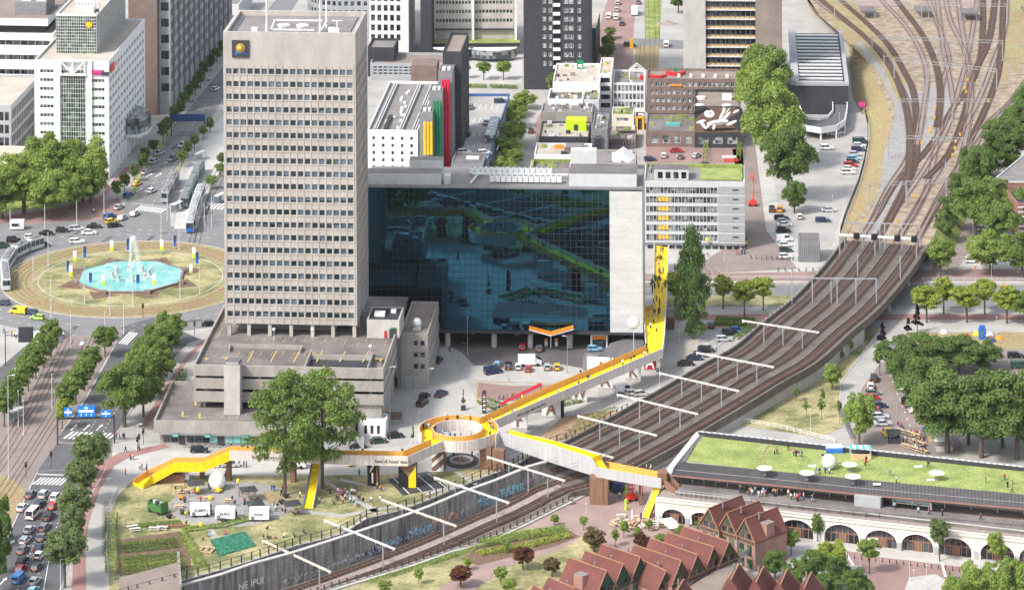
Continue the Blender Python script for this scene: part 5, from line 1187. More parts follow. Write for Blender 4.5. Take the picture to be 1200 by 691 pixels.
Y0=[
 [(1006,284),(1028,250),(1050,214),(1074,190),(1098,160),(1118,125),(1138,98),(1150,60),(1152,0),(1150,-30)],
 [(1006,284),(1020,262),(1040,222),(1063,186),(1068,160),(1067,130),(1055,100),(1034,62),(1000,33),(960,4),(935,-20)],
 [(1027,284),(1042,255),(1060,232),(1085,195),(1110,150),(1122,110),(1135,60),(1145,0),(1146,-30)],
 [(1027,284),(1052,236),(1072,192),(1074,150),(1071,110),(1060,85),(1040,52),(1012,24),(985,0),(970,-20)],
 [(1050,284),(1078,240),(1090,205),(1100,150),(1104,100),(1112,70),(1103,40),(1088,0),(1080,-30)],
 [(1050,284),(1070,250),(1100,200),(1130,150),(1150,110),(1165,70),(1178,30),(1180,-30)],
 [(1073,284),(1098,240),(1122,200),(1140,160),(1162,110),(1172,70),(1176,0),(1176,-30)],
 [(1073,284),(1100,232),(1126,190),(1152,150),(1176,128),(1210,95),(1260,60)],
 [(1075,170),(1082,130),(1086,90),(1078,60),(1060,30),(1034,2),(1010,-30)],
 [(1098,150),(1102,110),(1096,75),(1080,40),(1050,0),(1040,-20)],
 [(1118,125),(1112,90),(1104,50),(1098,0),(1096,-30)],
 [(1136,100),(1130,60),(1112,20),(1104,-30)],
 [(1085,210),(1112,180),(1130,135),(1140,90),(1158,50),(1166,0),(1168,-30)],
 [(1120,205),(1132,160),(1138,100),(1128,40),(1118,-30)],
 [(1110,232),(1140,190),(1160,150),(1190,118),(1230,88),(1290,50)],
 [(1040,262),(1062,215),(1066,160),(1060,120),(1045,82),(1020,50),(978,14),(950,-10)]]
for i,pp in enumerate(Y0):
 path=[tuple(v) for v in smooth_path([G(x,y,YZ) for x,y in pp],7)]
 track(path,'brown railway track fanning out across the yard above the viaduct',bed='gravel' if i%3 else 'track_brown',bw=1.0,group='yard tracks',dz=.04+.012*i)
# ---- overhead line: portals in the yard and on the viaduct ----
def portal(pts,h,label,truss=True,zg=YZ,group='overhead line portals',colr='steel'):
 P=[G(x,y,zg) for x,y in pts]; t=thing('overhead_line_portal',label,'railway portal',P[0],0,group); o=P[0]
 for p in P: b=MB(); q=p-o; b.bar((q.x,q.y,0),(q.x,q.y,h),.32,.32); b.box(q.x-.35,q.y-.35,0,q.x+.35,q.y+.35,.4); b.build('mast',colr,t)
 a=P[0]-o; c=P[-1]-o; b=MB()
 if truss:
  b.bar((a.x,a.y,h),(c.x,c.y,h),.12,.12); b.bar((a.x,a.y,h-1),(c.x,c.y,h-1),.12,.12); n=int((c-a).length/1.6)
  for i in range(n):
   p=a.lerp(c,i/n); q=a.lerp(c,(i+1)/n); z0,z1=(h,h-1) if i%2 else (h-1,h); b.bar((p.x,p.y,z0),(q.x,q.y,z1),.09,.09)
 else: b.bar((a.x,a.y,h-.1),(c.x,c.y,h-.1),.28,.28)
 b.build('cross_beam',colr,t)
 return t
portal([(1041,186),(1131,190)],7.5,'long grey lattice portal spanning the whole rail yard')
portal([(1019,243),(1062,241),(1109,238)],7.2,'slim grey portal between yard and signal bridge')
portal([(1056,142),(1170,142)],7.2,'grey portal across the middle of the rail yard')
portal([(1022,66),(1105,68),(1175,72)],7.2,'grey portal across the upper rail yard')
portal([(978,24),(1080,26),(1180,28)],7.2,'grey portal near the top of the rail yard')
portal([(1048,92),(1088,96),(1168,106)],7.2,'grey portal just above the lattice portal')
portal([(990,291),(1011,293),(1031,294),(1037,294),(1057,294),(1078,293)],7.5,'grey portal beside the black signal heads',False)
# signal bridge
P=[G(984,298,5.5),G(1074,303,5.5)]; o=P[0]; t=thing('signal_bridge','white signal bridge with four round black signal heads over the tracks','signal bridge',o)
c=P[1]-o; hh=5.6
for q in (Vector((0,0,0)),c*.46,c): b=MB(); b.bar((q.x,q.y,0),(q.x,q.y,hh),.35,.35); b.build('mast','steel',t)
b=MB(); b.bar((0,0,hh),(c.x,c.y,hh),.55,.5); b.build('cross_beam','white_metal',t)
for f in (.22,.45,.75,.97):
 q=c*f; b=MB(); b.box(q.x-.85,q.y-.5,hh-.8,q.x+.85,q.y-.2,hh+.9); b.tube((q.x,q.y-.9,hh),(q.x,q.y-.5,hh),.75,.95,12); b.build('signal_head','black',t)
portal([(928,357),(952,357),(974,357),(981,358),(1003,358),(1027,358)],7.4,'grey portal whose masts stand where the viaduct crosses the street',False,5.0)
for (x,y) in ((1005,325),(1055,327)): 
 g=G(x,y,5.4); t=thing('overhead_line_mast','single dark mast between tracks near the signal bridge','mast',g,0,'single masts'); b=MB(); b.bar((0,0,0),(0,0,6.4),.3,.3); b.build('mast','steel',t)
# white beams of the lower viaduct: (left end px, right end px), beam height above rail
BE=[((870,375.5),(960,389.5),4.6,3),((816,413),(907,430),3.9,3),((773,437),(866,458),3.2,3),((723,462),(818,485),2.6,3),((677,487),(770,510),1.9,3),((626,511),(719,536),1.2,3),((571,535),(662,563),-.4,3),((509,559),(597,589),-1.5,2),((447,585),(535,616),-2.6,2),((380,609),(463,643),-3.6,2),((308,633),(388,670),-4.6,2)]
for k,(a,c,zt,n) in enumerate(BE):
 hb=5.4; A=G(*a,zt+hb); C=G(*c,zt+hb); A.z=C.z=0; o=Vector((A.x,A.y,zt)); d=C-A
 t=thing('catenary_beam','white overhead line beam on grey posts across the sunken tracks' if k>6 else 'white overhead line beam on three grey posts across the viaduct','railway portal',o,0,'white overhead line beams')
 b=MB(); b.bar((0,0,hb),(d.x,d.y,hb),.34,.38); b.bar((0,0,hb+.15),(d.x*.01,d.y*.01,hb-.6),.3,.3)
 for f in (.08,.2,.33,.47,.6,.73,.86,.97): b.bar((d.x*f,d.y*f,hb-.25),(d.x*f,d.y*f,hb-.7),.12,.12)
 b.build('cross_beam','beam_white' if k<7 or k%2 else 'rust_beam',t)
 for f in ((.28,.53,.78) if n==3 else (.28,.83)): b=MB(); b.bar((d.x*f,d.y*f,0),(d.x*f,d.y*f,hb-.2),.28,.28); b.build('post','steel',t)
for (x,y,z) in ((1070,92,YZ),(1083,120,YZ),(1086,150,YZ),(1036,90,YZ),(1055,60,YZ),(1098,70,YZ),(1130,78,YZ),(1150,110,YZ),(1108,218,YZ),(1063,240,YZ),(1182,100,YZ),(1196,55,YZ),(1002,12,YZ),(1116,160,YZ)):
 g=G(x,y,z); t=thing('overhead_line_mast','dark steel mast standing among the yard tracks','mast',g,0,'yard masts'); b=MB(); b.bar((0,0,0),(0,0,7.5),.28,.28); b.bar((0,0,6.8),(1.8,0,7.1),.12,.12); b.build('mast','steel',t)
for (x,y) in ((1090,152),(1089,156),(1095,140),(1096,128),(1131,105),(1132,110),(1125,160),(1120,168),(1119,176),(1116,184),(1122,208),(1072,232),(1050,262),(1012,262),(1134,96),(1080,170),(1158,120)):
 g=G(x,y,YZ); t=thing('track_cabinet','small yellow trackside cabinet in the rail yard','cabinet',g,0,'yellow trackside cabinets'); b=MB(); b.box(-.3,-.25,.2,.3,.25,1.0); b.box(-.35,-.3,1.0,.35,.3,1.1); b.box(-.15,-.15,0,.15,.15,.2); b.build('case','yellow_duct',t)
for (x,y,w_) in ((1010,22,16),(1074,22,15),(1128,25,17),(1200,22,16)):
 g=G(x,y,YZ); t=thing('platform_shelter','small dark roofed yard shelter at the top of the tracks','shelter',g,0,'yard shelters'); b=MB(); b.box(0,0,2.2,w_/3.1,9,2.6); b.build('roof','roof_dark',t)
 for q in ((.2,.2),(w_/3.1-.5,.2),(.2,8.5),(w_/3.1-.5,8.5)): b=MB(); b.box(q[0],q[1],0,q[0]+.25,q[1]+.25,2.2); b.build('post','steel',t)
sheet('yard_pad',[(1000,-20),(1060,-20),(1062,8),(1004,8)],YZ+.03,'plaza_pink'); sheet('yard_pad',[(1116,-20),(1160,-20),(1160,8),(1118,8)],YZ+.03,'plaza_pink')
# railway fences
def fence(pts,h,label,z=0,post=2.5,colr='charcoal',name='fence',rails=2,th=.12,px=True,pm=None,group=None,mesh_=True):
 P=[G(x,y,z) for x,y in pts] if px else [Vector((p[0],p[1],z)) for p in pts]; o=P[0]; t=thing(name,label,'fence',o,0,group)
 b=MB(); c=MB()
 for i in range(len(P)-1):
  p=P[i]-o; q=P[i+1]-o; L_=(q-p).length; n=max(1,round(L_/post))
  for k in range(n+ (i==len(P)-2)):
   m=p.lerp(q,min(1,k/n)); b.box(m.x-th/2,m.y-th/2,0,m.x+th/2,m.y+th/2,h)
  for r_ in range(rails): zz_=h*(r_+1)/rails-.05; c.bar((p.x,p.y,zz_),(q.x,q.y,zz_),.06,.08)
  if mesh_:
   m_=max(1,int(L_/.5))
   for k in range(m_): mm=p.lerp(q,k/m_); c.box(mm.x-.02,mm.y-.02,.05,mm.x+.02,mm.y+.02,h-.05)
 b.build('post',pm or colr,t,kind='stuff'); c.build('rail',colr,t); return t
fence([tuple(p) for p in LF],1.9,'dark steel fence along the park edge of the cutting',.5,2.6,px=False,th=.3,rails=2,mesh_=False)
fence([tuple(p) for p in RR[:-3]],1.3,'brown rail fence along the lawn edge of the cutting',.35,2.2,'wood_brown',px=False,th=.34,rails=2,pm='charcoal',mesh_=False)
fence([(1014,134),(1017,148),(1017,170),(1013,192),(1007,215),(991,255),(985,275),(984,300)],2.2,'black mesh fence between car park and dry embankment',0,3,'black',mesh_=True)
fence([(127,604),(131,590),(142,575),(152,568)],1.6,'pale green metal fence round the garden, upper stretch',0,2,'steel'); fence([(127,604),(125,640),(126,686),(140,682)],1.6,'pale metal fence along the garden pavement',0,2,'steel')
fence([(872,495),(900,500),(930,506),(978,518)],1.2,'white double rail fence below the triangular lawn',0,2,'white_metal',rails=3,mesh_=False)
fence([(700,328),(960,327)],1.0,'pale street railing left of the viaduct',.0,3,'white_grey',rails=3); fence([(1080,329),(1320,329)],1.0,'pale street railing right of the viaduct',.0,3,'white_grey',rails=3); fence([(1040,363),(1320,363)],1.0,'low grey railing behind the street trees',0,2.5,'steel',rails=2); fence([(780,361),(912,361)],1.0,'low grey railing beside the grass verge',0,2.5,'steel',rails=2)
b=MB(); 
for (x0,x1_) in ((690,975),(1082,1320)):
 p,q=G(x0,333,0),G(x1_,333,0); b.wall([(p.x,p.y),(q.x,q.y)],1.4,0,.7)
struct('kerb',b,'concrete_pale')
# the flat brown roof in the lower left corner
t=thing('tunnel_roof','flat brown concrete roof in the lower left corner beside the tracks','roof',(0,0,0))
q=[G(x,y,1.6) for x,y in ((141,676),(209,658),(212,700),(215,760),(141,760))]; b=MB(); b.prism([(p.x,p.y) for p in q],-8,1.6,0,1); b.build('slab',['concrete','roof_brown'],t)
b=MB(); b.wall([(q[1].x,q[1].y),(q[2].x,q[2].y)],.5,1.6,4.0); b.build('end_wall','concrete_dirty',t)
# ================= the wooden walkway =================
bridge=thing('yellow_walkway','long wooden footbridge with yellow deck, a ring and three arms','footbridge',(0,0,0))
DZ=6.5; PH=1.5
def band(mb,path,z0,z1,t=.14,mi=0): mb.wall(path,t,z0,z1,mi)
def arm(name,path,wd,zs,near='wood_pale',far='wood_ply',nearin='wood_ply',faro='wood_pale',skip=(0,0),low=1.25,wds=None,nearh=None):
 """path: centre line; wd half width; zs deck heights"""
 n=len(path); A=[];B_=[]
 A=offset(path,wd); B_=offset(path,-wd)
 if wds: A=[offset(path,w_)[i] for i,w_ in enumerate(wds)]; B_=[offset(path,-w_)[i] for i,w_ in enumerate(wds)]
 b=MB()
 for i in range(n-1):
  b.quad((*A[i],zs[i]),(*B_[i],zs[i]),(*B_[i+1],zs[i+1]),(*A[i+1],zs[i+1]))
 b.build(name,'yellow_deck',bridge)
 b=MB()
 for i in range(n-1): b.quad((*A[i],zs[i]-.35),(*A[i+1],zs[i+1]-.35),(*B_[i+1],zs[i+1]-.35),(*B_[i],zs[i]-.35))
 b.build('underside','wood_brown',bridge)
 return A,B_
def screens(path,zs,inner,outer,side,t=.16,low=1.3,top=PH,name='parapet'):
 """double-skin wall; side=+1 when the inside is on the left of the path"""
 zl=[z-low for z in zs]; zt=[z+top for z in zs]
 b=MB(); band(b,offset(path,side*t*.5),[z-.3 for z in zs],zt,t,0); b.build(name,inner,bridge)
 b=MB(); band(b,offset(path,-side*t*.52),zl,[z+.02 for z in zt],t,0); o=b.build('fascia',outer,bridge); return o
rc=G(536,501,DZ+PH); RC=Vector((rc.x,rc.y)); RO,RI=9.3,6.1
def ringarc(r,a0,a1,n=40): return [(RC.x+r*math.cos(R(a0+(a1-a0)*k/n)),RC.y+r*math.sin(R(a0+(a1-a0)*k/n))) for k in range(n+1)]
b=MB(); o_=ringarc(RO,0,360,64); i_=ringarc(RI,0,360,64)
for k in range(64): b.quad((*i_[k],DZ),(*o_[k],DZ),(*o_[k+1],DZ),(*i_[k+1],DZ))
b.build('ring_deck','yellow_deck',bridge); b=MB()
for k in range(64): b.quad((*o_[k],DZ-.35),(*i_[k],DZ-.35),(*i_[k+1],DZ-.35),(*o_[k+1],DZ-.35))
b.build('underside','wood_brown',bridge)
b=MB(); band(b,ringarc(RI-.08,0,360,64),DZ-1.3,DZ+PH,.14); b.build('inner_fascia','wood_pale',bridge)
b=MB(); band(b,ringarc(RI+.08,0,360,64),DZ-.3,DZ+PH,.14); b.build('inner_parapet','wood_ply',bridge)
def rp(x,y,z=DZ+PH): g=G(x,y,z); return (g.x,g.y)
# outer ring wall in arcs between the arms (angles measured about the ring centre)
ang=lambda p:math.degrees(math.atan2(p[1]-RC.y,p[0]-RC.x))
aN0=ang(rp(560,489)); aW1=ang(rp(507,514.5)); 
def arcwall(a0,a1):
 b=MB(); band(b,ringarc(RO,a0,a1,30),DZ-.3,DZ+PH,.14); b.build('outer_parapet','wood_ply',bridge)
 b=MB(); band(b,ringarc(RO+.16,a0,a1,30),DZ-1.4,DZ+PH+.02,.14); b.build('fascia','wood_pale',bridge)
arcwall(aN0,205)
# west arm: constant line, stepping down to the ground
wz=DZ
WP=[rp(508,514,DZ+PH),rp(473,529.5),rp(395,530.5),rp(320,525),rp(271,524)]
far_=[rp(505,514),rp(472.5,528.2),rp(395,527),rp(320,523.2),rp(270.5,522.4)]
zlev=[(238.7,535.5,4.0),(206,535.5,4.0),(174,550,1.1),(157,561,0.15)]
for x,y,z in zlev: far_.append(rp(x,y,z+PH))
zs=[DZ]*5+[z for _,_,z in zlev]
near_=offset(far_,3.1) if offset(far_,3.1)[3][1]<far_[3][1] else offset(far_,-3.1)
sd=1 if offset(far_,3.1)[3][1]<far_[3][1] else -1
cenw=offset(far_,sd*1.55)
arm('west_deck',cenw,1.6,zs)
b=MB(); band(b,far_,[z-.3 for z in zs],[z+PH for z in zs],.15); b.build('far_parapet','wood_ply',bridge)
n5=[(x,y-.0) for x,y in near_]
b=MB(); band(b,near_[:5],[z-.85 for z in zs[:5]],[z+PH for z in zs[:5]],.16); nf=b.build('near_fascia','wood_pale',bridge)
b=MB(); band(b,near_[4:],[z-.9 for z in zs[4:-1]]+[0],[z+PH*.9 for z in zs[4:-1]]+[1.0],.18); b.build('yellow_fascia','yellow_deck',bridge)
fo=G(152,563,0); b=MB(); b.prism([near_[-1],far_[-1],(fo.x,fo.y+1.2),(fo.x+.5,fo.y)],0,[.9,.9,.05,.05]); b.build('entry_ramp','yellow_deck',bridge)
def lettering(p,q,z,txt,size,m='charcoal'):
 d=(Vector(q)-Vector(p)); mid=(Vector(p)+Vector(q))/2; nn=Vector((d.y,-d.x)).normalized()*.12
 o=place('lettering',textmesh(txt,size,m,.01),bridge,(mid.x+nn.x,mid.y+nn.y,z)); o.rotation_euler=(R(90),0,math.atan2(d.y,d.x)); return o
def sub(path,x0,x1,z):  # positions on the near side between two photo columns
 return rp(x0,0,0)
Yn=near_[3][1]; g0=AtY(280,535,Yn); g1=AtY(402,538,Yn-1.2); lettering((near_[4][0]*.92+near_[3][0]*.08,near_[4][1]),(near_[2][0]*.95+near_[3][0]*.05,near_[2][1]),DZ+.2,'kom kill, wandel dan, me sworri',1.15)
lettering((near_[2][0]*.4+near_[1][0]*.6,near_[2][1]*.4+near_[1][1]*.6),near_[1],DZ+.15,"heel di hoed was 't",1.15)
# blue board on the west fascia
p,q=near_[3],near_[2]; b=MB(); x0=AtY(382,530,p[1]).x; x1=AtY(402,530,p[1]).x; b.box(x0,p[1]-.95,DZ-.8,x1,p[1]-.4,DZ+1.2); b.build('blue_board','blue',bridge)
# pier heads and legs
def pier(name,px,py,w_,d_,mats,top=DZ-.9,stripes=None,yaw=-.2):
 g=G(px,py,0); b=MB(); c,s_=math.cos(yaw),math.sin(yaw); t=.0
 b.box(0,0,0,w_,d_,top); 
 o=b.build(name,mats[0],bridge,loc=g,rot=yaw)
 if stripes:
  for (poly,m) in stripes:
   sb=MB(); sb.add([(x*w_,-.03,z*top) for x,z in poly],[tuple(range(len(poly)))]); sb.add([(x*w_,-.0,z*top) for x,z in poly],[tuple(range(len(poly)-1,-1,-1))]); sb.build('painted_panel',m,o)
 return o
t5=DZ-1.2
pier('pier',430,569,2.6,2.2,['wood_brown'],t5,[([(.1,0),(.9,0),(.9,1),(.1,1)],'black'),([(.45,.15),(.6,.15),(.6,.62),(.45,.62)],'white'),([(.3,.6),(.75,.95),(.6,.98),(.3,.75)],'white')])
pier('pier',467,571,4.2,3.0,['wood_brown'],t5,[([(0,0),(.58,0),(.58,.5),(.05,.95),(0,.95)],'black'),([(.58,0),(1,0),(1,.98),(.58,.5)],'yellow_deck')],yaw=-.1)
pier('pier',506,551,3.0,2.4,['wood_brown'],t5,[([(0,.55),(.9,.95),(.55,.98),(0,.72)],'white'),([(0,.12),(1,.62),(1,.82),(0,.32)],'white'),([(.35,0),(1,0),(1,.34)],'white')],yaw=-.25)
pier('pier',562,550,2.9,2.2,['wood_brown'],t5,None,-.2); pier('pier',577,553,2.8,2.2,['wood_brown'],t5,None,-.2)
pier('pier',265,563,1.0,1.6,['wood_brown'],DZ-1.1); pier('pier',340,565,1.2,1.6,['wood_brown'],DZ-1.1); pier('pier',234,560,.8,1.6,['wood_brown'],3.2)
pier('stair_screen',175,566,8.5,2.2,['wood_brown'],2.0,yaw=-.0); pier('stair_screen',192,565,4.5,2.2,['wood_brown'],3.0,yaw=0)
# north arm
NF=[rp(562,489.5),rp(640,453.5),rp(757,404.5)]
NN=[rp(575,494,DZ+PH*.9),rp(640,465),rp(776,407.5)]
b=MB(); n=len(NF)
NFz=[rp(562,489.5)]; 
for i in range(n-1): b.quad((*NF[i],DZ+.01),(*NN[i],DZ+.01),(*NN[i+1],DZ+.01),(*NF[i+1],DZ+.01))
nl_=[rp(x,y) for x,y in ((757,404.5),(756,384),(754,360),(765,356),(766,330),(766.5,281))]; nr_=[rp(x,y) for x,y in ((776,407.5),(778.5,388),(780,360),(781,346),(782,320),(783.5,284))]
for i in range(5): b.quad((*nl_[i],DZ+.01),(*nr_[i],DZ+.01),(*nr_[i+1],DZ+.01),(*nl_[i+1],DZ+.01))
b.build('north_deck','yellow_deck',bridge); b=MB()
for i in range(n-1): b.quad((*NF[i],DZ-.4),(*NF[i+1],DZ-.4),(*NN[i+1],DZ-.4),(*NN[i],DZ-.4))
for i in range(5): b.quad((*nl_[i],DZ-.4),(*nl_[i+1],DZ-.4),(*nr_[i+1],DZ-.4),(*nr_[i],DZ-.4))
b.build('underside','wood_brown',bridge)
b=MB(); band(b,NF,DZ-.3,DZ+PH); b.build('far_parapet','wood_ply',bridge); b=MB(); band(b,nl_[2:4],DZ-.3,DZ+PH); b.build('step_parapet','wood_ply',bridge)
b=MB(); band(b,NN,DZ-1.0,DZ+PH*.9,.18); fN=b.build('near_fascia','wood_pale',bridge)
b=MB(); band(b,nr_,DZ-1.3,DZ+.9,.25); band(b,nl_[3:],DZ-1.5,DZ+.9,.2); band(b,nl_[:3],DZ-1.5,DZ+.7,.2); b.build('side_fascia','white_grey',bridge)
lettering((NN[0][0]*.62+NN[1][0]*.38,NN[0][1]*.62+NN[1][1]*.38),(NN[1][0]*.97+NN[2][0]*.03,NN[1][1]*.97+NN[2][1]*.03),DZ+.05,'kijk me ogen, luister me oren',.95)
lettr=[('F',599,504,19,'F','wood_brown','white'),('A',635,490,22,'A','wood_brown','white'),('W',670,471,18,'W','white','wood_brown'),('A',701,457,17,'A','wood_brown','wood_brown'),('K',733,446,18,'K','white','wood_brown'),('A',755,436,14,'A','white','red')]
for k,(ch,x,y,wp,_,lm,bm_) in enumerate(lettr):
 g=G(x,y,0); w_=wp/ (F/g.y); o=MB(); o.box(0,0,.0,w_,1.0,.7,1); o.box(0,0,.7,w_,1.0,DZ-1.4,0)
 if ch=='A' and k==1: o.box(w_*.62,1.0,0,w_*1.15,3,DZ-1.4,2)
 po=o.build('letter_pier',[{'white':'white_wall','wood_brown':'white_wall','red':'red'}[bm_],'concrete_pale','black'],bridge,loc=g,rot=-.08)
 if k<5: bb=MB(); bb.add([(0,-.02,DZ-2.6),(w_,-.02,DZ-2.1),(w_,-.02,DZ-1.1),(0,-.02,DZ-1.4)],[(0,1,2,3)]); bb.build('brown_panel','wood_brown',po)
 lt=place('letter',textmesh(ch,4.6,'white' if k==5 else 'wood_brown',.05),po,(w_*.48,-.14,2.45)); lt.rotation_euler=(R(90),0,0); lt.scale=(.78,1,1)
# east arm over the tracks
EN=[(585.5,505.5,7.9),(641,519,9.3),(693,535.6,9.3),(699,547,8.6),(775,560,8.6)]
zd=[6.6,8.0,8.0,7.3,7.3]
en=[(lambda g:(g.x,g.y))(G(x,y,z)) for x,y,z in EN]
e_far=offset(en,-3.2) if offset(en,-3.2)[1][1]>en[1][1] else offset(en,3.2); sg_=-1 if offset(en,-3.2)[1][1]>en[1][1] else 1
# the step at the middle: keep it monotone
en[3]=(max(en[3][0],en[2][0]+1.2),en[3][1]); e_far=offset(en,sg_*3.2)
b=MB()
for i in range(4): b.quad((*en[i],zd[i]),(*en[i+1],zd[i+1]),(*e_far[i+1],zd[i+1]),(*e_far[i],zd[i]))
b.build('east_deck','yellow_deck',bridge); b=MB()
for i in range(4): b.quad((*en[i],zd[i]-.6),(*e_far[i],zd[i]-.6),(*e_far[i+1],zd[i+1]-.6),(*en[i+1],zd[i+1]-.6))
b.build('underside','wood_grey',bridge)
b=MB(); band(b,en[:4],[5.0,5.0,5.1,6.2],[7.9,9.3,9.3,8.6],.2); band(b,en[3:],6.2,8.6,.2); b.build('near_fascia','wood_grey',bridge)
b=MB(); band(b,e_far[:3],[z-.4 for z in zd[:3]],[z+PH*.62 for z in zd[:3]],.15); b.build('far_parapet','yellow_deck',bridge)
b=MB(); band(b,e_far[3:],[z-.4 for z in zd[3:]],[z+PH for z in zd[3:]],.15); b.build('far_parapet','wood_ply',bridge)
b=MB(); b.quad((*en[2],8.0),(*e_far[2],8.0),(*e_far[2],9.3),(*en[2],9.3)); b.box(en[2][0],en[2][1],7.3,en[2][0]+.2,en[2][1]+3,9.2); b.build('yellow_end','yellow_deck',bridge)
e0=rp(575,489); arcx=[(e0[0],e0[1]),rp(583,498),rp(584,503),rp(580,510)]
b=MB(); band(b,arcx,DZ-.3,DZ+PH); b.build('outer_parapet','wood_ply',bridge); b=MB(); band(b,[(x+.15,y) for x,y in arcx],DZ-1.3,DZ+PH); b.build('fascia','wood_pale',bridge)
q=[NN[0],(rp(583,498)),rp(584,504),(en[0][0],en[0][1]),(RC.x+RO*.8,RC.y-RO*.6),(RC.x+RO,RC.y),(RC.x+RO*.7,RC.y+RO*.71)]
b=MB(); b.add([(x,y,DZ-.012) for x,y in q],[tuple(range(len(q)))]); b.build('junction_deck','yellow_deck',bridge)
q=[NF[0],NN[0],(RC.x+RO*.95,RC.y+RO*.1),(RC.x+RO*.5,RC.y+RO*.8)]; b=MB(); b.add([(x,y,DZ-.02) for x,y in q],[(0,1,2,3)]); b.build('junction_deck','yellow_deck',bridge)
q=[far_[0],near_[0],(RC.x-RO*.2,RC.y-RO*.95),(RC.x-RO*.9,RC.y-.2*RO)]; b=MB(); b.add([(x,y,DZ-.02) for x,y in q],[(0,1,2,3)]); b.build('junction_deck','yellow_deck',bridge)
aa=lambda f:[(RC.x+RO*math.cos(R(t_)),RC.y+RO*math.sin(R(t_))) for t_ in f]
front=[near_[0]]+aa(range(-118,-30,8))+[en[0]]
b=MB(); band(b,[near_[0]]+[(x,y-.16) for x,y in aa(range(-112,-36,8))]+[(en[0][0],en[0][1]-.02)],DZ-1.2,DZ+PH*.97,.16); b.build('near_fascia','wood_pale',bridge)
g=G(691,591); b=MB(); b.box(0,0,0,3.3,3,6.3); b.box(3.3,.1,0,4.4,2.8,6.3); b.build('pier','wood_brown',bridge,loc=g,rot=-.15)
g=G(749,592); b=MB(); b.box(0,0,0,.5,.5,6.8); b.build('pier','wood_brown',bridge,loc=g)
# wooden stair down to the viaduct
p=G(778,560,8.4); q=G(797,578,5.9); b=MB(); d=q-p; 
for k in range(9): c=p.lerp(q,k/9); b.box(c.x,c.y-.1+k*.0,c.z-1.6,c.x+d.x/9,c.y+2.6,c.z-.2-.2)
b.build('stair','wood_brown',bridge); b=MB(); b.wall([(p.x,p.y-.1),(q.x,q.y-.1)],.15,[p.z-1.9,q.z-1.3],[p.z,q.z+.1]); b.wall([(p.x,p.y+2.6),(q.x,q.y+2.6)],.15,[p.z-1.7,q.z-1.3],[p.z+1.6,q.z+1.2]); b.box(p.x-1.4,p.y+.2,7.0,p.x+.8,p.y+3.2,9.4); b.build('stair_screen','wood_brown',bridge)
def slide(name,label,top,bot,zt_,wd,side_m,group=None):
 a=G(*top,zt_); c=G(*bot,.1); t=thing(name,label,'slide',(c.x,c.y,0)); o=Vector((c.x,c.y,0)); a=a-o; c=c-o; d=(c-a); n_=Vector((d.y,-d.x,0)).normalized()*wd/2
 b=MB(); b.quad(a-n_,c-n_,c+n_,a+n_); b.quad(a-n_+Vector((0,0,-.3)),a+n_+Vector((0,0,-.3)),c+n_+Vector((0,0,-.05)),c-n_+Vector((0,0,-.05))); b.build('chute','yellow_deck',t)
 for s_,m in ((1,side_m[0]),(-1,side_m[1])):
  b=MB(); p=a+n_*s_; q=c+n_*s_; b.wall([(p.x,p.y),(q.x,q.y)],.12,[p.z-.9,q.z-.1],[p.z+.8,q.z+.55]); b.build('side_wall',m,t)
 return t
slide('slide','yellow slide with blue and wooden sides between the two tall park trees',(373,532),(361,595),5.3,2.3,('blue','wood_pale'))
slide('stair_ramp','bright yellow stair ramp dropping from the walkway to the pink plaza',(772,570),(757,606),6.0,2.0,('white_grey','wood_brown'))
# ================= arcade viaduct with roof park =================
HB0=G(768,612,0); HB1=G(1330,676.5,0)
dh=Vector((HB1.x-HB0.x,HB1.y-HB0.y)); Lh=dh.length; yh=math.atan2(dh.y,dh.x)
AV=thing('arcade_viaduct','cream arched viaduct with shops in its arches and platform on top','viaduct',HB0,yh)
def hl(px,py,z): # px -> arcade local
 g=G(px,py,z)-HB0; c,s_=math.cos(-yh),math.sin(-yh); return (g.x*c-g.y*s_,g.x*s_+g.y*c)
HZ=5.8; b=MB(); arch_px=[(789,612),(819,616),(883,625),(917,630),(993,634),(1038,641),(1080,643),(1125,650),(1175,656),(1226,664),(1280,672)]
arch=[hl(x,y,0)[0] for x,y in arch_px]; aw=[]; 
arch=[]; 
for x in (789.5,819.5): arch.append(hl(x,614,0)[0])
first=hl(897,0*0+626,0)[0]
for x,y in ((918,630),(961,632),(992,635.5),(1037,640.5),(1078,643.5),(1124,648.5),(1167,654),(1212,660),(1257,666)): arch.append(hl(x,y,0)[0])
arch=sorted(arch); HW={}
arch=[hl(x,y,0)[0] for x,y in ((789.5,614),(822,618),(855,622),(888,627),(932,633),(987,636),(1034,640),(1077,644),(1121,649),(1171,654),(1216,660),(1262,666))]
half=[]
for i,a in enumerate(arch):
 gap=min([abs(a-c) for c in arch if c!=a]); half.append(min(4.1,gap/2-.55))
ZS=1.55
xs=[0]; 
def archz(u): 
 for a,h in zip(arch,half):
  if abs(u-a)<h: return .0+ZS+ (h*.72)*math.sqrt(max(0,1-((u-a)/h)**2))
 return 0
samples=sorted(set([0,Lh]+[a+h*math.cos(math.pi*k/14) for a,h in zip(arch,half) for k in range(15)]+[a-h for a,h in zip(arch,half)]+[a+h for a,h in zip(arch,half)]))
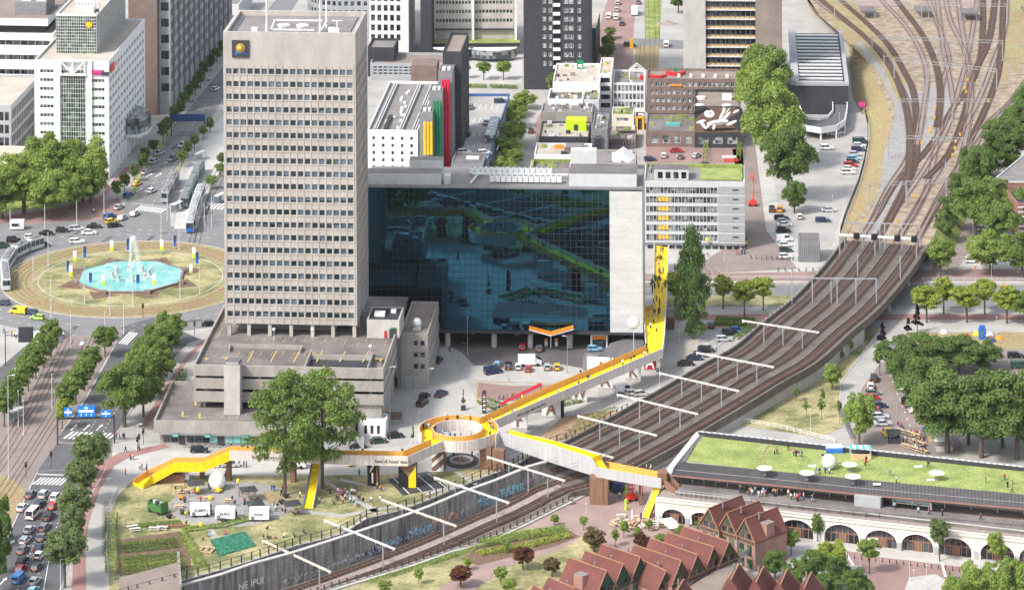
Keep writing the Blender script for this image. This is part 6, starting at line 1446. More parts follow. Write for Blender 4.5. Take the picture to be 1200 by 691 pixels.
for i in range(len(samples)-1):
 u0,u1=samples[i],samples[i+1]; 
 if u1-u0<1e-5: continue
 m=(u0+u1)/2; ins=[(a,h) for a,h in zip(arch,half) if abs(m-a)<h]
 if ins:
  a,h=ins[0]; f=lambda u:ZS+(h*.72)*math.sqrt(max(0,1-min(1,((u-a)/h)**2)))
  b.quad((u0,0,f(u0)),(u1,0,f(u1)),(u1,0,HZ),(u0,0,HZ)); b.quad((u1,0,f(u1)),(u0,0,f(u0)),(u0,1.2,f(u0)),(u1,1.2,f(u1)))
 else: b.quad((u0,0,0),(u1,0,0),(u1,0,HZ),(u0,0,HZ))
for a,h in zip(arch,half):
 for u in (a-h,a+h): b.quad((u,0,0),(u,1.2,0),(u,1.2,ZS),(u,0,ZS))
b.box(0,-.25,HZ-.75,Lh,-.003,HZ-.45); b.box(0,-.18,HZ-.02,Lh,.5,HZ+.12); b.quad((0,18,0),(0,0,0),(0,0,HZ),(0,18,HZ))
b.build('arcade_wall','stone_cream',AV)
for a,h in zip(arch,half):
 b=MB(); n=14
 for k in range(n):
  t0,t1=math.pi*k/n,math.pi*(k+1)/n
  P=lambda t,r:(a+r*math.cos(t),ZS+r*.72*math.sin(t)+(.0))
  p,q,r_,s_=P(t0,h+.02),P(t1,h+.02),P(t1,h+.38),P(t0,h+.38)
  b.add([(p[0],-.12,p[1]),(q[0],-.12,q[1]),(r_[0],-.12,r_[1]),(s_[0],-.12,s_[1]),(p[0],.0,p[1]),(q[0],0,q[1]),(r_[0],0,r_[1]),(s_[0],0,s_[1])],[(0,3,2,1),(3,7,6,2),(0,1,5,4)])
 b.build('arch_moulding','white_wall',AV)
 b=MB(); b.box(a-h,1.0,0,a+h,1.15,ZS+h*.72); sf=b.build('shop_window','glass_dark',AV); b=MB()
 for k in range(7): x=a-h+2*h*k/6; z=ZS+h*.72*math.sqrt(max(0,1-((x-a)/h)**2)); b.box(x-.07,.85,0,x+.07,.99,z if z>.5 else ZS)
 b.box(a-h,.86,2.1,a+h,.98,2.3); b.box(a-h,.86,0,a-h+.5,.98,.6); b.box(a-.9,.84,0,a-.75,.98,2.2); b.box(a+.75,.84,0,a+.9,.98,2.2); b.build('window_frame','brick_red',sf)
 b=MB(); b.box(a-.74,.9,.05,a+.74,.97,2.1); b.build('door','wood_brown',sf)
pr=[(arch[i]+half[i]+arch[i+1]-half[i+1])/2 for i in range(len(arch)-1)]+[arch[0]-half[0]-.8]
for x in pr: b=MB(); b.box(x-.5,-.14,0,x+.5,-.004,1.9); b.build('pier_base','grey_panel',AV)
b=MB(); b.box(.3,.6,HZ-.5,Lh,26,HZ-.1); b.build('viaduct_deck','gravel',AV)
b=MB(); b.box(4,3.1,HZ-.09,Lh,8.6,HZ+.75); b.box(4,3.0,HZ+.6,Lh,3.35,HZ+.8,1); b.build('platform',['deck_paving','concrete_pale'],AV)
# railing in front of the platform near the stairs
b=MB()
for i in range(14): b.box(5+i*1.2,2.4,HZ,5.1+i*1.2,2.5,HZ+1.6)
b.box(5,2.42,HZ+1.5,22,2.48,HZ+1.6); b.build('railing','steel',AV)
fence([tuple(G(x,y,HZ))[:2] for x,y in ((880,590.5),(1000,604),(1200,620.5),(1330,634))],1.1,'thin dark fence on the edge of the viaduct top',HZ,3,'dark_metal',px=False,mesh_=False)
# canopy
cn=[hl(x,y,9.0) for x,y in ((786,556),(880,565),(1000,577.5),(1200,595.5),(1330,608))]; cf=[hl(x,y,9.9) for x,y in ((797,541),(880,549),(1000,560.5),(1200,579),(1330,591))]
CN=thing('platform_canopy','long dark ribbed platform canopy between roof park and arcade','canopy',HB0,yh)
b=MB(); 
for i in range(4):
 a,c,d,e_=cn[i],cn[i+1],cf[i+1],cf[i]; b.quad((*a,9.0),(*c,9.0),(*d,9.9),(*e_,9.9)); b.quad((*a,8.75),(*e_,9.65),(*d,9.65),(*c,8.75))
b.build('roof_sheet','roof_panel',CN)
b=MB(); tot=cn[-1][0]-cn[0][0]; n=190
def lerpp(P,t):
 k=t*(len(P)-1); i=min(int(k),len(P)-2); return Vector(P[i]).lerp(Vector(P[i+1]),k-i)
for i in range(0,n,1):
 t=i/n; a=lerpp(cn,t); c=lerpp(cf,t); b.bar((a.x,a.y,9.06),(c.x,c.y,9.96),.09,.06)
b.build('seam','charcoal',CN,kind='stuff'); b=MB()
for i in range(4): b.bar((*cn[i],8.86),(*cn[i+1],8.86),.22,.3); 
b.build('fascia_board','brick_red',CN)
for i in range(4): 
 b=MB(); a=Vector(cn[i]).lerp(Vector(cf[i]),.38); c=Vector(cn[i+1]).lerp(Vector(cf[i+1]),.38); b.bar((a.x,a.y,9.43),(c.x,c.y,9.43),.18,.06); b.build('gutter','steel',CN)
for i in range(26):
 t=(i+.5)/26; a=lerpp(cn,t).lerp(lerpp(cf,t),.45); b=MB(); b.bar((a.x,a.y,HZ+.7),(a.x,a.y,9.3),.22,.22); b.bar((a.x,a.y,8.2),(a.x-1,a.y,9.3),.12,.12); b.build('column','steel',CN)
for (x0,x1_) in ((1001,1032),):
 a=hl(x0,592,HZ+.8); c=hl(x1_,595,HZ+.8); b=MB(); b.box(a[0],a[1],HZ+.75,c[0],a[1]+2.5,8.9); b.build('platform_room','grey_panel',CN)
for (x0,x1_) in ((1046,1090),(1132,1176)):
 a=hl(x0,592,HZ+.8); c=hl(x1_,600,HZ+.8); t=thing('platform_bench','long steel bench frame under the canopy','bench',HB0,yh); b=MB(); b.box(a[0],a[1],HZ+1.5,c[0],a[1]+.4,HZ+1.62); b.box(a[0],a[1]+.5,HZ+1.7,c[0],a[1]+.56,HZ+2.4); b.build('seat','steel',t)
 b=MB(); b.box(a[0],a[1],HZ+.76,a[0]+.3,a[1]+.6,HZ+2.4); b.box(c[0]-.3,a[1],HZ+.76,c[0],a[1]+.6,HZ+2.4); b.build('leg','grey_panel',t)
# roof park slab
RPZ=9.9; rp_=[(822,511),(900,520),(1000,531),(1200,552),(1330,566),(1330,591),(1200,579),(1000,560.5),(880,549),(804.5,540)]
q=[G(x,y,RPZ) for x,y in rp_]; RPk=thing('roof_park','long grassy roof park above the old station','roof park',(0,0,0))
b=MB(); b.prism([(p.x,p.y) for p in q],HZ,RPZ-.03,0,0); b.build('building','concrete_pale',RPk)
b=MB(); b.add([(p.x,p.y,RPZ) for p in q],[tuple(range(len(q)))]); b.build('lawn','roof_grass',RPk)
b=MB(); e1=[G(x,y,RPZ) for x,y in ((820,507.5),(900,516),(1000,527),(1200,549),(1330,563))]; e1=[(p.x,p.y) for p in e1]
b.wall(e1,1.6,HZ,RPZ+.35); b.build('white_edge','white_wall',RPk); b=MB(); b.wall(offset(e1,-1.3) if offset(e1,-1.3)[1][1]<e1[1][1] else offset(e1,1.3),.3,RPZ-.2,RPZ+.75); b.build('roof_parapet','charcoal',RPk)
b=MB(); 
e3=offset(e1,.3); 
for i in range(4):
 a=Vector(e1[i]); c=Vector(e1[i+1]); n=int((c-a).length/1.5)
 for k in range(n): m=a.lerp(c,k/n); b.box(m.x-.5,m.y-.7,RPZ+.36,m.x+.1,m.y+.2,RPZ+.62)
b.build('skylight_strip','grey_panel',RPk,kind='stuff')
b=MB(); w4=[G(x,y,RPZ) for x,y in ((819,507),(785,549))]; b.wall([(p.x,p.y) for p in w4],1.3,HZ,RPZ+.2); b.build('white_edge','white_wall',RPk)
q=[G(x,y,RPZ) for x,y in ((826,509),(812,525),(804,540),(798,541),(821,508))]; b=MB(); b.add([(p.x,p.y,RPZ+.02) for p in q],[tuple(range(5))]); b.build('roof_membrane','roof_dark',RPk)
p,c=G(903,520,RPZ),G(896,549,RPZ); b=MB(); b.wall([(p.x,p.y),(p.x-2.6,p.y-7),(c.x,c.y+.3)],.3,RPZ,RPZ+.08); b.build('path','soil_sand',RPk)
# ================= gabled houses =================
def house(label,apex_front,apex_back,eave_z,ridge_z,hw,gable='timber_brown',base=0,back=None,group='red roofed terrace houses',dorm=False,walls=True,wz=0):
 """apex_front / apex_back: photo pixels of the two ridge ends"""
 A=G(*apex_front,ridge_z); Bk=G(*apex_back,ridge_z); d=Vector((Bk.x-A.x,Bk.y-A.y)); L_=d.length; rot=math.atan2(d.y,d.x)-math.pi/2
 t=thing('gabled_house',label,'house',(A.x,A.y,0),rot,group); H_=ridge_z; E=eave_z
 ys=L_
 b=MB(); b.quad((-hw,0,wz),(hw,0,wz),(hw,0,E),(-hw,0,E)); b.quad((hw,0,wz),(hw,ys,wz),(hw,ys,E),(hw,0,E)); b.quad((-hw,ys,wz),(-hw,0,wz),(-hw,0,E),(-hw,ys,E)); b.add([(hw,ys,wz),(-hw,ys,wz),(-hw,ys,E),(0,ys,H_-.1),(hw,ys,E)],[(0,1,2,3,4)])
 b.build('wall','brick_house',t)
 b=MB(); b.add([(-hw,-.12,E-.9),(hw,-.12,E-.9),(hw,-.12,E),(0,-.12,H_-.15),(-hw,-.12,E)],[(0,1,2,3,4)]); b.quad((-hw,-.12,E-.9),(-hw,0,E-.9),(hw,0,E-.9),(hw,-.12,E-.9)); g=b.build('gable',gable,t)
 b=MB(); s_=(H_-E)
 for k in (-.36,.36): b.box(hw*k-.5,-.2,E+.1,hw*k+.5,-.15,E+1.3)
 b.build('window',['glass_dark'],g)
 b=MB(); b.add([(-.75,-.16,H_-1.9-.3),(.75,-.16,H_-2.2),(0,-.16,H_-.7)],[(0,1,2)]); b.build('green_panel','timber_green',g)
 b=MB(); b.box(-.08,-.22,E-.1,.08,-.17,E+1.3); b.box(-hw,-.2,E-.15,hw,-.13,E+.02); b.build('beam','timber_brown' if gable!='timber_brown' else 'brick_house',g)
 th=.22; ov=.35; k=(H_-E)/hw
 rf=MB()
 for s in (-1,1):
  x1=s*(hw+.25); z1=E-.25*k
  P=[(0,-ov,H_),(x1,-ov,z1),(x1,ys+.1,z1),(0,ys+.1,H_)]; Q=[(x,y,z+th) for x,y,z in P]
  if s>0: rf.add(P+Q,[(4,5,6,7),(3,2,1,0),(0,1,5,4),(1,2,6,5),(2,3,7,6)])
  else: rf.add(P+Q,[(7,6,5,4),(0,1,2,3),(4,5,1,0),(5,6,2,1),(6,7,3,2)])
 ro=rf.build('roof','roof_tile',t)
 b=MB(); b.bar((0,-ov,H_+th+.05),(0,ys,H_+th+.05),.22,.16); 
 for s in (-1,1): b.bar((0,-ov-.02,H_+th),(s*(hw+.25),-ov-.02,E-.25*k+th),.12,.2)
 b.build('ridge_tile','ridge_tile',ro)
 b=MB(); b.tube((.7,ys*.35,H_-.6),(.7,ys*.35,H_+.75),.2,.2,8); b.tube((.7,ys*.35,H_+.75),(.7,ys*.35,H_+.9),.28,.28,8); b.build('flue','grey_mid',ro)
 if walls:
  for z0,z1 in ((wz+.3,wz+2.3),(wz+3.0,E-1.2)):
   if z1-z0<1: continue
   for k_ in (-.45,.35): 
    b=MB(); b.box(hw*k_-.75,-.08,z0,hw*k_+.75,-.02,z1,0); b.box(hw*k_-.05,-.12,z0,hw*k_+.05,-.08,z1,1); b.box(hw*k_-.8,-.12,z0-.08,hw*k_+.8,-.02,z0,1); b.build('window',['glass_green','timber_green'],t)
 for s in (-1,1): b=MB(); b.tube((s*hw,-.15,wz),(s*hw,-.15,E-.3),.08,.08,6); b.build('downpipe','steel',t)
 if dorm:
  b=MB(); b.box(-hw-.1 if dorm<0 else .6,ys*.35,E-.5,-.6 if dorm<0 else hw+.1,ys*.35+2.6,H_-1.2,0,1); b.build('dormer',['brick_house','roof_grey'],ro)
 return t
order=['first','second','third','fourth','fifth','sixth','seventh','eighth']
rows=[((709.6,669),(667,654),'timber_green',3.2,1),((729,661),(686,646),'timber_green',3.0,0),((749,653),(705,638),'timber_green',3.0,0),((779.5,669),(748,654.5),'timber_brown',2.6,0),((797,657),(743,639),'timber_brown',3.0,0),((816,650),(762,631),'timber_brown',3.0,0),((835,641),(782,624.5),'timber_brown',3.0,0),((853,635),(801,617.5),'timber_brown',3.4,0)]
for i,(a,c,gm,hw,dm) in enumerate(rows):
 house('red tiled gabled house, %s from the left in the diagonal row'%order[i],a,c,6.0 if i!=3 else 5.0,10.2 if i!=3 else 8.6,hw,gm,dorm=-1 if dm else False)
house('partly cut off red gabled house at the lower left of the row',(672,689),(643,677),6.0,9.4,3.2,'timber_brown'); house('lowest small red roof left of the diagonal row',(650,700),(626,686),5.5,8.6,3.2,'timber_brown')
for i,(a,c) in enumerate((((831.4,596),(869,581)),((853,601.5),(890,587.5)),((874,608.5),(911,595)))):
 house('tall red gabled house, %s from the left in the short row by the arcade'%order[i],a,c,6.6,10.8,2.9,'timber_brown',dorm=1 if i==2 else False)
for i,(a,c) in enumerate((((801,678),(782,690)),((866,660),(858,688)),((895,663),(887,692)),((923,666),(916,694)),((951,669.5),(946,696)))):
 A=G(*a,10.0); rr_=3.3; h0=5.2; t=thing('gabled_house','steep red pointed roof, %s from the left along the bottom edge'%order[i],'house',(A.x,A.y,0),-.25,'pointed roofs along the bottom edge')
 b=MB(); b.box(-rr_,-9,0,rr_,1.5,h0); b.build('wall','brick_house',t)
 b=MB(); P=[(-rr_-.2,1.7,h0-.2),(rr_+.2,1.7,h0-.2),(0,0,10.0),(0,-9.2,10.0),(-rr_-.2,-9.2,h0-.2),(rr_+.2,-9.2,h0-.2)]; b.add(P,[(1,0,2),(0,4,3,2),(5,1,2,3),(4,5,3)]); ro=b.build('roof','roof_tile',t)
 b=MB(); b.bar((0,0,10.05),(0,-9.2,10.05),.25,.16); b.bar((0,0,10.05),(-rr_-.2,1.7,h0-.15),.2,.12); b.bar((0,0,10.05),(rr_+.2,1.7,h0-.15),.2,.12); b.build('ridge_tile','ridge_tile',ro)
 b=MB(); b.tube((-1.2,.3,7),(-1.2,.3,9.8),.22,.22,8); b.build('flue','grey_mid',ro)
P0=G(790,700,5); t=thing('flat_link','flat brown roof and open gallery between the gabled rows','roof',(0,0,0))
q=[G(x,y,5.2) for x,y in ((776,700),(806,688),(838,668),(862,652),(870,660),(858,690),(850,720),(780,720))]; b=MB(); b.prism([(p.x,p.y) for p in q],0,5.2,0,1); b.build('building',['brick_house','roof_brown'],t)
t=thing('gallery_walkway','pale grey open gallery with railings in front of the gabled row','gallery',(0,0,0))
g1=[G(x,y,4.0) for x,y in ((800,690),(830,672),(860,655),(872,648))]; b=MB(); b.wall([(p.x,p.y) for p in g1],1.4,3.8,4.0); b.build('floor','white_grey',t); b=MB(); b.wall(offset([(p.x,p.y) for p in g1],-.6),.06,4.0,5.0); b.build('railing','steel',t)
# ================= vegetation =================
def crown_mesh(name,kind,n,leaf,seed):
 """unit crown: radius 1, height 2 (z -1..1); many leaf-clump faces on overlapping boughs"""
 rg=np.random.default_rng(seed); lob=[]
 nl={'round':75,'tall':95,'column':150,'cone':26,'loose':16}[kind]
 while len(lob)<nl:
  p=rg.uniform(-1,1,3)
  if p@p>1: continue
  if kind=='round': c=p*np.array([.80,.80,.76]); r=rg.uniform(.13,.30)
  elif kind=='tall':
   z=p[2]; w=.40+.50*(1-((z+.1)**2)); c=np.array([p[0]*w,p[1]*w,z*.86]); r=rg.uniform(.12,.25)
  elif kind=='column':
   z=rg.uniform(-.95,.92); w=.72*min(1,(1-z)/.9+.1)*min(1,(z+1)/.3+.4); q=p[:2]/max(.3,math.hypot(p[0],p[1]))*math.sqrt(rg.random()); c=np.array([q[0]*w,q[1]*w,z]); r=rg.uniform(.20,.34)
  elif kind=='cone':
   z=rg.uniform(-.85,.85); w=.75*(1-z)/1.85; c=np.array([p[0]*w,p[1]*w,z]); r=rg.uniform(.14,.26)*(1.3-.6*(z+1)/2)
  else: c=p*np.array([.74,.74,.72]); r=rg.uniform(.16,.30)
  lob.append((c,r))
 rs=np.array([r for c,r in lob]); cs=np.array([c for c,r in lob]); pr=rs**2/np.sum(rs**2)
 k=rg.choice(nl,n,p=pr); d=rg.normal(size=(n,3)); d/=np.linalg.norm(d,axis=1)[:,None]; d[:,2]=np.where(d[:,2]<-.3,-d[:,2]*.6,d[:,2])
 zs_=np.array([1,1,.62 if kind in('tall','column') else .85]); rad=rs[k]*rg.uniform(.62,1.06,n)
 P=cs[k]+d*rad[:,None]*zs_
 N=d+rg.normal(scale=.6,size=(n,3))+[0,0,.25]; N/=np.linalg.norm(N,axis=1)[:,None]
 U=np.cross(N,rg.normal(size=(n,3))); U/=np.linalg.norm(U,axis=1)[:,None]; V=np.cross(N,U)
 s=(leaf*rg.uniform(.55,1.25,n))[:,None]
 vs=np.stack([P-U*s,P-V*s*.62,P+U*s,P+V*s*.62],1).reshape(-1,3)
 me=bpy.data.meshes.new(name); me.vertices.add(n*4); me.vertices.foreach_set('co',vs.ravel()); me.loops.add(n*4); me.loops.foreach_set('vertex_index',np.arange(n*4)); me.polygons.add(n); me.polygons.foreach_set('loop_start',np.arange(0,n*4,4)); me.polygons.foreach_set('loop_total',np.full(n,4)); me.update(); me.validate(); me.materials.append(M['leaf']); return me
CR={}
for kind,n,leaf in (('round',17000,.043),('tall',13000,.034),('column',20000,.042),('cone',1300,.11),('loose',1500,.12)):
 CR[kind]=[crown_mesh('crown',kind,n,leaf,31*i+len(kind)) for i in range(3)]
CR['mid']=[crown_mesh('crown','round',6500,.068,77+i) for i in range(3)]
def trunk_mesh(seed):
 rg=random.Random(seed); b=MB(); b.tube((0,0,0),(0,0,.5),.042,.03,8); b.tube((0,0,.5),(.01,0,.82),.03,.008,6)
 for k in range(7):
  a=k*2.4+rg.random(); z=.3+.06*k; b.tube((0,0,z),(.22*math.cos(a),.22*math.sin(a),z+.22),.013,.004,5)
 me=b.mesh('trunk'); me.materials.append(M['tree_bark']); return me
TRK=[trunk_mesh(i) for i in range(3)]
tr_rnd=random.Random(5)
def tree(x,yb,yt,wpx,kind,leaf,label,group=None,z=0,name='tree',clear=.22,cat='tree'):
 g=G(x,yb,z); H_=AtY(x,yt,g.y).z-z; wr=wpx/(F/g.y)/2
 t=thing(name,label,cat,g,0,group)
 cz=H_*clear; ch=(H_-cz)/2
 c=place('crown',tr_rnd.choice(CR[kind]),t,(0,0,cz+ch),tr_rnd.uniform(0,6.28),scale=(wr*1.06,wr*1.06,ch*1.04))
 c.material_slots[0].link='OBJECT'; c.material_slots[0].material=M[leaf]
 k=place('trunk',tr_rnd.choice(TRK),t,(0,0,0),tr_rnd.uniform(0,6.28),scale=(wr*(1.1 if kind=='tall' else 1.6),wr*(1.1 if kind=='tall' else 1.6),H_))
 return t
def trees(rows,kind,leaf,label,group,**k):
 for r in rows: tree(*r,kind,leaf,label,group,**k)
trees([(97,236,152,66),(62,236,147,74),(28,250,170,74),(2,256,188,66),(58,256,192,66),(106,238,170,48),(84,246,196,50)],'round','leaf_light','large bright green plane tree before the white office','park trees by the white office',clear=.02)
trees([(157,213,192,13),(167,204,177,14),(170,193,171,14),(180,182,162,14),(191,168,140,15),(196,160,136,14),(204,146,122,13),(211,139,115,13),(216,128,106,13),(222,120,98,13),(229,112,88,13),(235,104,80,13),(240,92,70,13),(247,84,62,13),(254,74,54,13),(260,66,46,12)],'mid','leaf_dark','small dark avenue tree beside the pavement of the upper left avenue','avenue trees along the pavement')
trees([(146,226,202,14),(137,236,209,13),(213,196,174,14),(220,184,164,13),(228,175,156,13),(238,163,146,13),(246,156,136,12),(247,222,204,16),(258,208,190,14),(260,196,178,12)],'mid','leaf_mid','small green tree on the median of the upper left avenue','avenue trees on the median')
trees([(60,418,372,30),(51,431,386,30),(42,444,398,30),(33,458,410,30),(23,472,424,30),(14,486,438,30),(5,500,450,30)],'mid','leaf_mid','small round street tree in the left row below the roundabout','left row of street trees')
trees([(123,418,379,31),(106,444,404,31),(99,458,416,28),(89,473,429,31),(79,488,441,31)],'mid','leaf_mid','small round street tree in the middle row below the roundabout','middle row of street trees')
tree(73,503,465,20,'mid','leaf_yellow','small yellowish street tree beside the blue direction signs')
trees([(199,406,360,40),(190,424,372,46),(176,446,386,48),(186,460,398,44),(164,470,400,48),(168,488,414,46),(146,500,418,66)],'round','leaf_mid','large plane tree between road and parking garage','plane trees beside the garage',clear=.1)
trees([(106,572,503,46),(96,592,535,42),(104,560,520,34),(87,632,565,46),(84,655,590,36),(76,688,616,52)],'mid','leaf_grey','grey green street tree between the car queue and red cycle path','trees along the car queue',clear=.3)
trees([(-4,640,572,34),(0,672,590,34),(-8,700,620,36)],'round','leaf_dark','dark tree cut by the left edge beside the car queue','trees at the left edge',clear=.1)
tree(334,580,430,98,'tall','leaf_mid','tall open poplar in the park, left one of the pair',None,clear=.14)
tree(378,572,424,92,'tall','leaf_mid','tall open poplar right beside the yellow slide',None,clear=.14)
tree(812,397,272,44,'column','leaf_dark','dense dark columnar tree beside the yellow walkway and car park',None,clear=.05)
trees([(847.5,362,320,30),(872.5,372,324,30),(894.5,364,321,27),(792,362,318,34)],'mid','leaf_yellow','bright yellow green tree on the verge left of the viaduct','verge trees left of the viaduct',clear=.3)
trees([(1086,378,333,40),(1106,368,323,32),(1133,378,331,38),(1154,368,324,32),(1180,379,334,36)],'mid','leaf_yellow','bright yellow green tree on the street right of the viaduct','verge trees right of the viaduct',clear=.3)
tree(1102,323,278,38,'mid','leaf_light','light green tree beside the signal bridge'); tree(1161,322,268,64,'round','leaf_light','broad green tree at the right street corner',clear=.15); tree(1203,378,335,54,'round','leaf_mid','round green tree cut by the right edge above the dry lawn',clear=.1)
trees([(1143,277,208,60),(1172,290,232,54),(1196,268,215,44),(1164,246,205,44),(1198,326,268,44)],'round','leaf_mid','mid green tree over the brown side street at the right','side street trees',clear=.12)
trees([(1105,285,245,26),(1113,270,225,30),(1126,250,200,36),(1146,228,165,46),(1140,208,165,34),(1160,212,150,46),(1180,195,132,50),(1168,170,135,36),(1197,165,112,46),(1212,150,92,50)],'round','leaf_dark','dark green tree on the slope right of the rail yard','slope trees right of the yard',clear=.06)
tree(1186,208,178,26,'mid','leaf_yellow','small yellow green tree among the dark slope trees')
tree(1034,408,377,15,'cone','leaf_purple','dark purple tree nearest to the viaduct wall'); tree(1064,393,372,13,'cone','leaf_purple','smaller dark purple tree left of the tall purple one'); tree(1075,390,356,16,'cone','leaf_purple','tallest dark purple tree on the dry lawn corner')
tree(1031,440,408,17,'loose','leaf_mid','thin young tree beside the light pavement and parked cars',clear=.4)
trees([(1056,443,390,64),(1090,438,386,64),(1124,438,390,66),(1154,434,396,48),(1084,478,415,72),(1062,455,408,50)],'round','leaf_dark','dark green tree in the upper part of the big right clump','upper clump of dark trees',clear=.05)
trees([(1110,530,424,92),(1150,536,432,90),(1192,538,430,90),(1135,520,440,70),(1175,524,444,70),(1225,520,440,70)],'round','leaf_dark','tall dark tree in the lower part of the big right clump','lower clump of dark trees',clear=.08)
tree(1007,521,453,44,'round','leaf_light','bright green tree beside the parked bicycles and market',clear=.12)
trees([(933,470,453,10),(945,489,468,11),(964,480,452,8),(963,491,466,11),(984,496,465,9)],'loose','leaf_mid','thin young tree on the triangular lawn','young trees on the triangular lawn',clear=.35)
tree(975,457,424,24,'mid','leaf_light','bushy round tree at the tip of the triangular lawn',clear=.1); tree(997,417,396,9,'loose','leaf_mid','thin young tree close under the viaduct wall',clear=.3); tree(986,424,408,9,'loose','leaf_mid','low sapling under the viaduct wall',clear=.2)
tree(897,135,42,62,'round','leaf_mid','large green tree reaching highest beside the banded slab tower',clear=.1); tree(892,162,60,66,'round','leaf_light','large light green tree left of the garage ramp',clear=.1); tree(904,198,92,80,'round','leaf_light','very large light green tree above the car park',clear=.12); tree(924,236,138,66,'round','leaf_dark','large dark green tree standing between street and car park',clear=.1); tree(931,250,207,33,'round','leaf_dark','low dark tree at the foot of the large dark tree',clear=.1)
trees([(616,128,105,30),(606,136,116,28),(603,150,124,28),(602,172,138,31),(596,190,156,35),(600,200,170,28),(590,211,182,33)],'round','leaf_light','round green tree along the blue rimmed car park roof','trees beside the rooftop car park',clear=.12)
trees([(546,92,73,14),(567,94,71,19),(590,94,70,19)],'mid','leaf_light','small plaza tree below the finned office','plaza trees',clear=.3)
trees([(715,46,31,16),(713,62,40,18),(712,73,50,20)],'mid','leaf_mid','street tree beside the black tower','street trees by the black tower',clear=.2); tree(795,16,-12,24,'mid','leaf_dark','dark tree cut by the top edge left of the slab tower'); tree(648,112,84,18,'mid','leaf_mid','green tree squeezed between black tower and pale roof',clear=.1)
trees([(540,688,661,29),(613,667,639,27)],'mid','leaf_copper','copper leaved tree on the near lawn','copper trees',clear=.2)
tree(647,676,652,22,'mid','leaf_olive','small brownish olive tree near the first red roof',clear=.15); tree(696,646,617,30,'mid','leaf_olive','large brownish olive bush tree beside the planting bed',clear=.08); tree(752,646,623,23,'mid','leaf_copper','dark reddish shrub tree behind the red roofs',clear=.1)
trees([(491,684,663,13),(451,697,678,18),(594,648,634,10),(548,668,652,11),(587,684,662,19),(596,696,676,20)],'mid','leaf_light','small light green tree on the near lawn','young lawn trees',clear=.2)
trees([(650,616,602,13),(684,621,603,12),(721,640,618,11),(731,630,608,13),(747,632,616,12),(760,622,608,12),(774,640,624,16),(798,632,614,14),(820,626,608,11)],'mid','leaf_light','small fresh green tree around the pink plaza','plaza trees by the arcade',clear=.25)
tree(958,634,600,18,'mid','leaf_mid','slim street tree before the arches, leftmost of three',clear=.22); tree(1018,633,601,23,'mid','leaf_grey','slim grey green tree close to the arches'); tree(1019,672,628,28,'mid','leaf_light','taller street tree between arches and crossing',clear=.35); tree(1101,657,604,27,'mid','leaf_grey','tall slim street tree in front of the middle arch',clear=.3)
trees([(1150,730,648,52),(1185,735,645,56),(1210,720,652,50),(1168,660,622,26),(1120,740,668,36)],'round','leaf_light','leafy light green tree in the lower right corner','lower right corner trees',clear=.15)
tree(1113,692,669,12,'cone','leaf_dark','small dark cone shaped tree beside two parked cars',clear=.02)
tree(974,676,629,42,'round','leaf_yellow','yellow green round tree in front of the arcade',clear=.1); tree(927,650,617,21,'mid','leaf_light','small bright tree behind the tall gabled house'); tree(879,600,577,11,'mid','leaf_yellow','small yellow green tree top behind the short gabled row')
trees([(908,680,640,32),(935,690,652,36),(955,682,640,36),(982,692,650,34),(1005,706,664,40),(968,715,668,46)],'round','leaf_dark','dense dark green tree behind the pointed roofs','dark trees behind the pointed roofs',clear=.06)
tree(543,480,455,6,'cone','leaf_dark','slim little tree in a dark planter on the turning area',clear=.25); tree(484,520,497,6,'cone','leaf_dark','slim little tree by the curb left of the ring',clear=.25)
trees([(769,355,318,14)],'mid','leaf_mid','green tree partly hidden behind the yellow deck',None,clear=.1); trees([(-6,52,-6,40)],'round','leaf_dark','dark tree in the top left corner',None,clear=.05)
# bushes, hedges and planting
def hedge(pts,h,w_,leaf,label,n=900,name='hedge',cat='hedge',size=.22):
 P=[G(x,y,0) for x,y in pts]; o=P[0]; rg=np.random.default_rng(len(pts)+n); vs=[];L=[(P[i+1]-P[i]).length for i in range(len(P)-1)]; tot=sum(L); b=MB()
 for _ in range(n):
  u=rg.random()*tot; i=0
  while i<len(L)-1 and u>L[i]: u-=L[i]; i+=1
  d=(P[i+1]-P[i]).normalized(); nn=Vector((-d.y,d.x,0)); side=rg.uniform(-1,1); face=rg.integers(0,3); z=h*rg.random(); s_=side*w_/2
  if face==0: z=h*rg.uniform(.85,1.1)
  else: s_=(1 if rg.random()<.5 else -1)*w_/2*rg.uniform(.85,1.1)
  p=P[i]-o+d*u+nn*s_+Vector((0,0,z)); a=Vector(rg.normal(size=3)).normalized()*size; c=Vector(rg.normal(size=3)).normalized()*size; b.add([p-a,p-c*.7,p+a,p+c*.7],[(0,1,2,3)])
 return b.build(name,[leaf],loc=o,label=label,cat=cat)
hedge([(838,378),(884,380)],1.1,5,'leaf_mid','clipped green hedge block beside the parked cars',2600); hedge([(884,381),(870,392),(862,398)],1.0,1.4,'leaf_mid','narrow hedge turning down beside the viaduct parapet',700)
hedge([(540,102),(570,103)],1.0,1.8,'leaf_light','low hedge on the plaza below the finned office, left',900); hedge([(574,103),(606,104)],1.0,1.8,'leaf_mid','low hedge on the plaza below the finned office, right',900)
hedge([(826,192),(828,165)],2.0,1.2,'leaf_light','narrow bright hedge between yard and small car park',700); hedge([(865,190),(868,168)],2.2,1.2,'leaf_light','ivy green fence strip right of the small car park',700)
hedge([(565,639),(610,630),(664,622)],1.1,2.6,'leaf_light','long band of bright shrubs in the planting bed',2800); hedge([(560,650),(620,640),(668,628)],.8,2,'leaf_yellow','yellow green ground shrubs along the pink path',2000)
hedge([(432,683),(480,668),(530,652),(575,636)],.6,1.2,'leaf_light','low green strip of plants along the near cutting edge',1800,size=.18)
hedge([(566,470),(600,484),(626,480),(680,468)],.7,4,'leaf_mid','weedy green strip below the letter piers',3000)
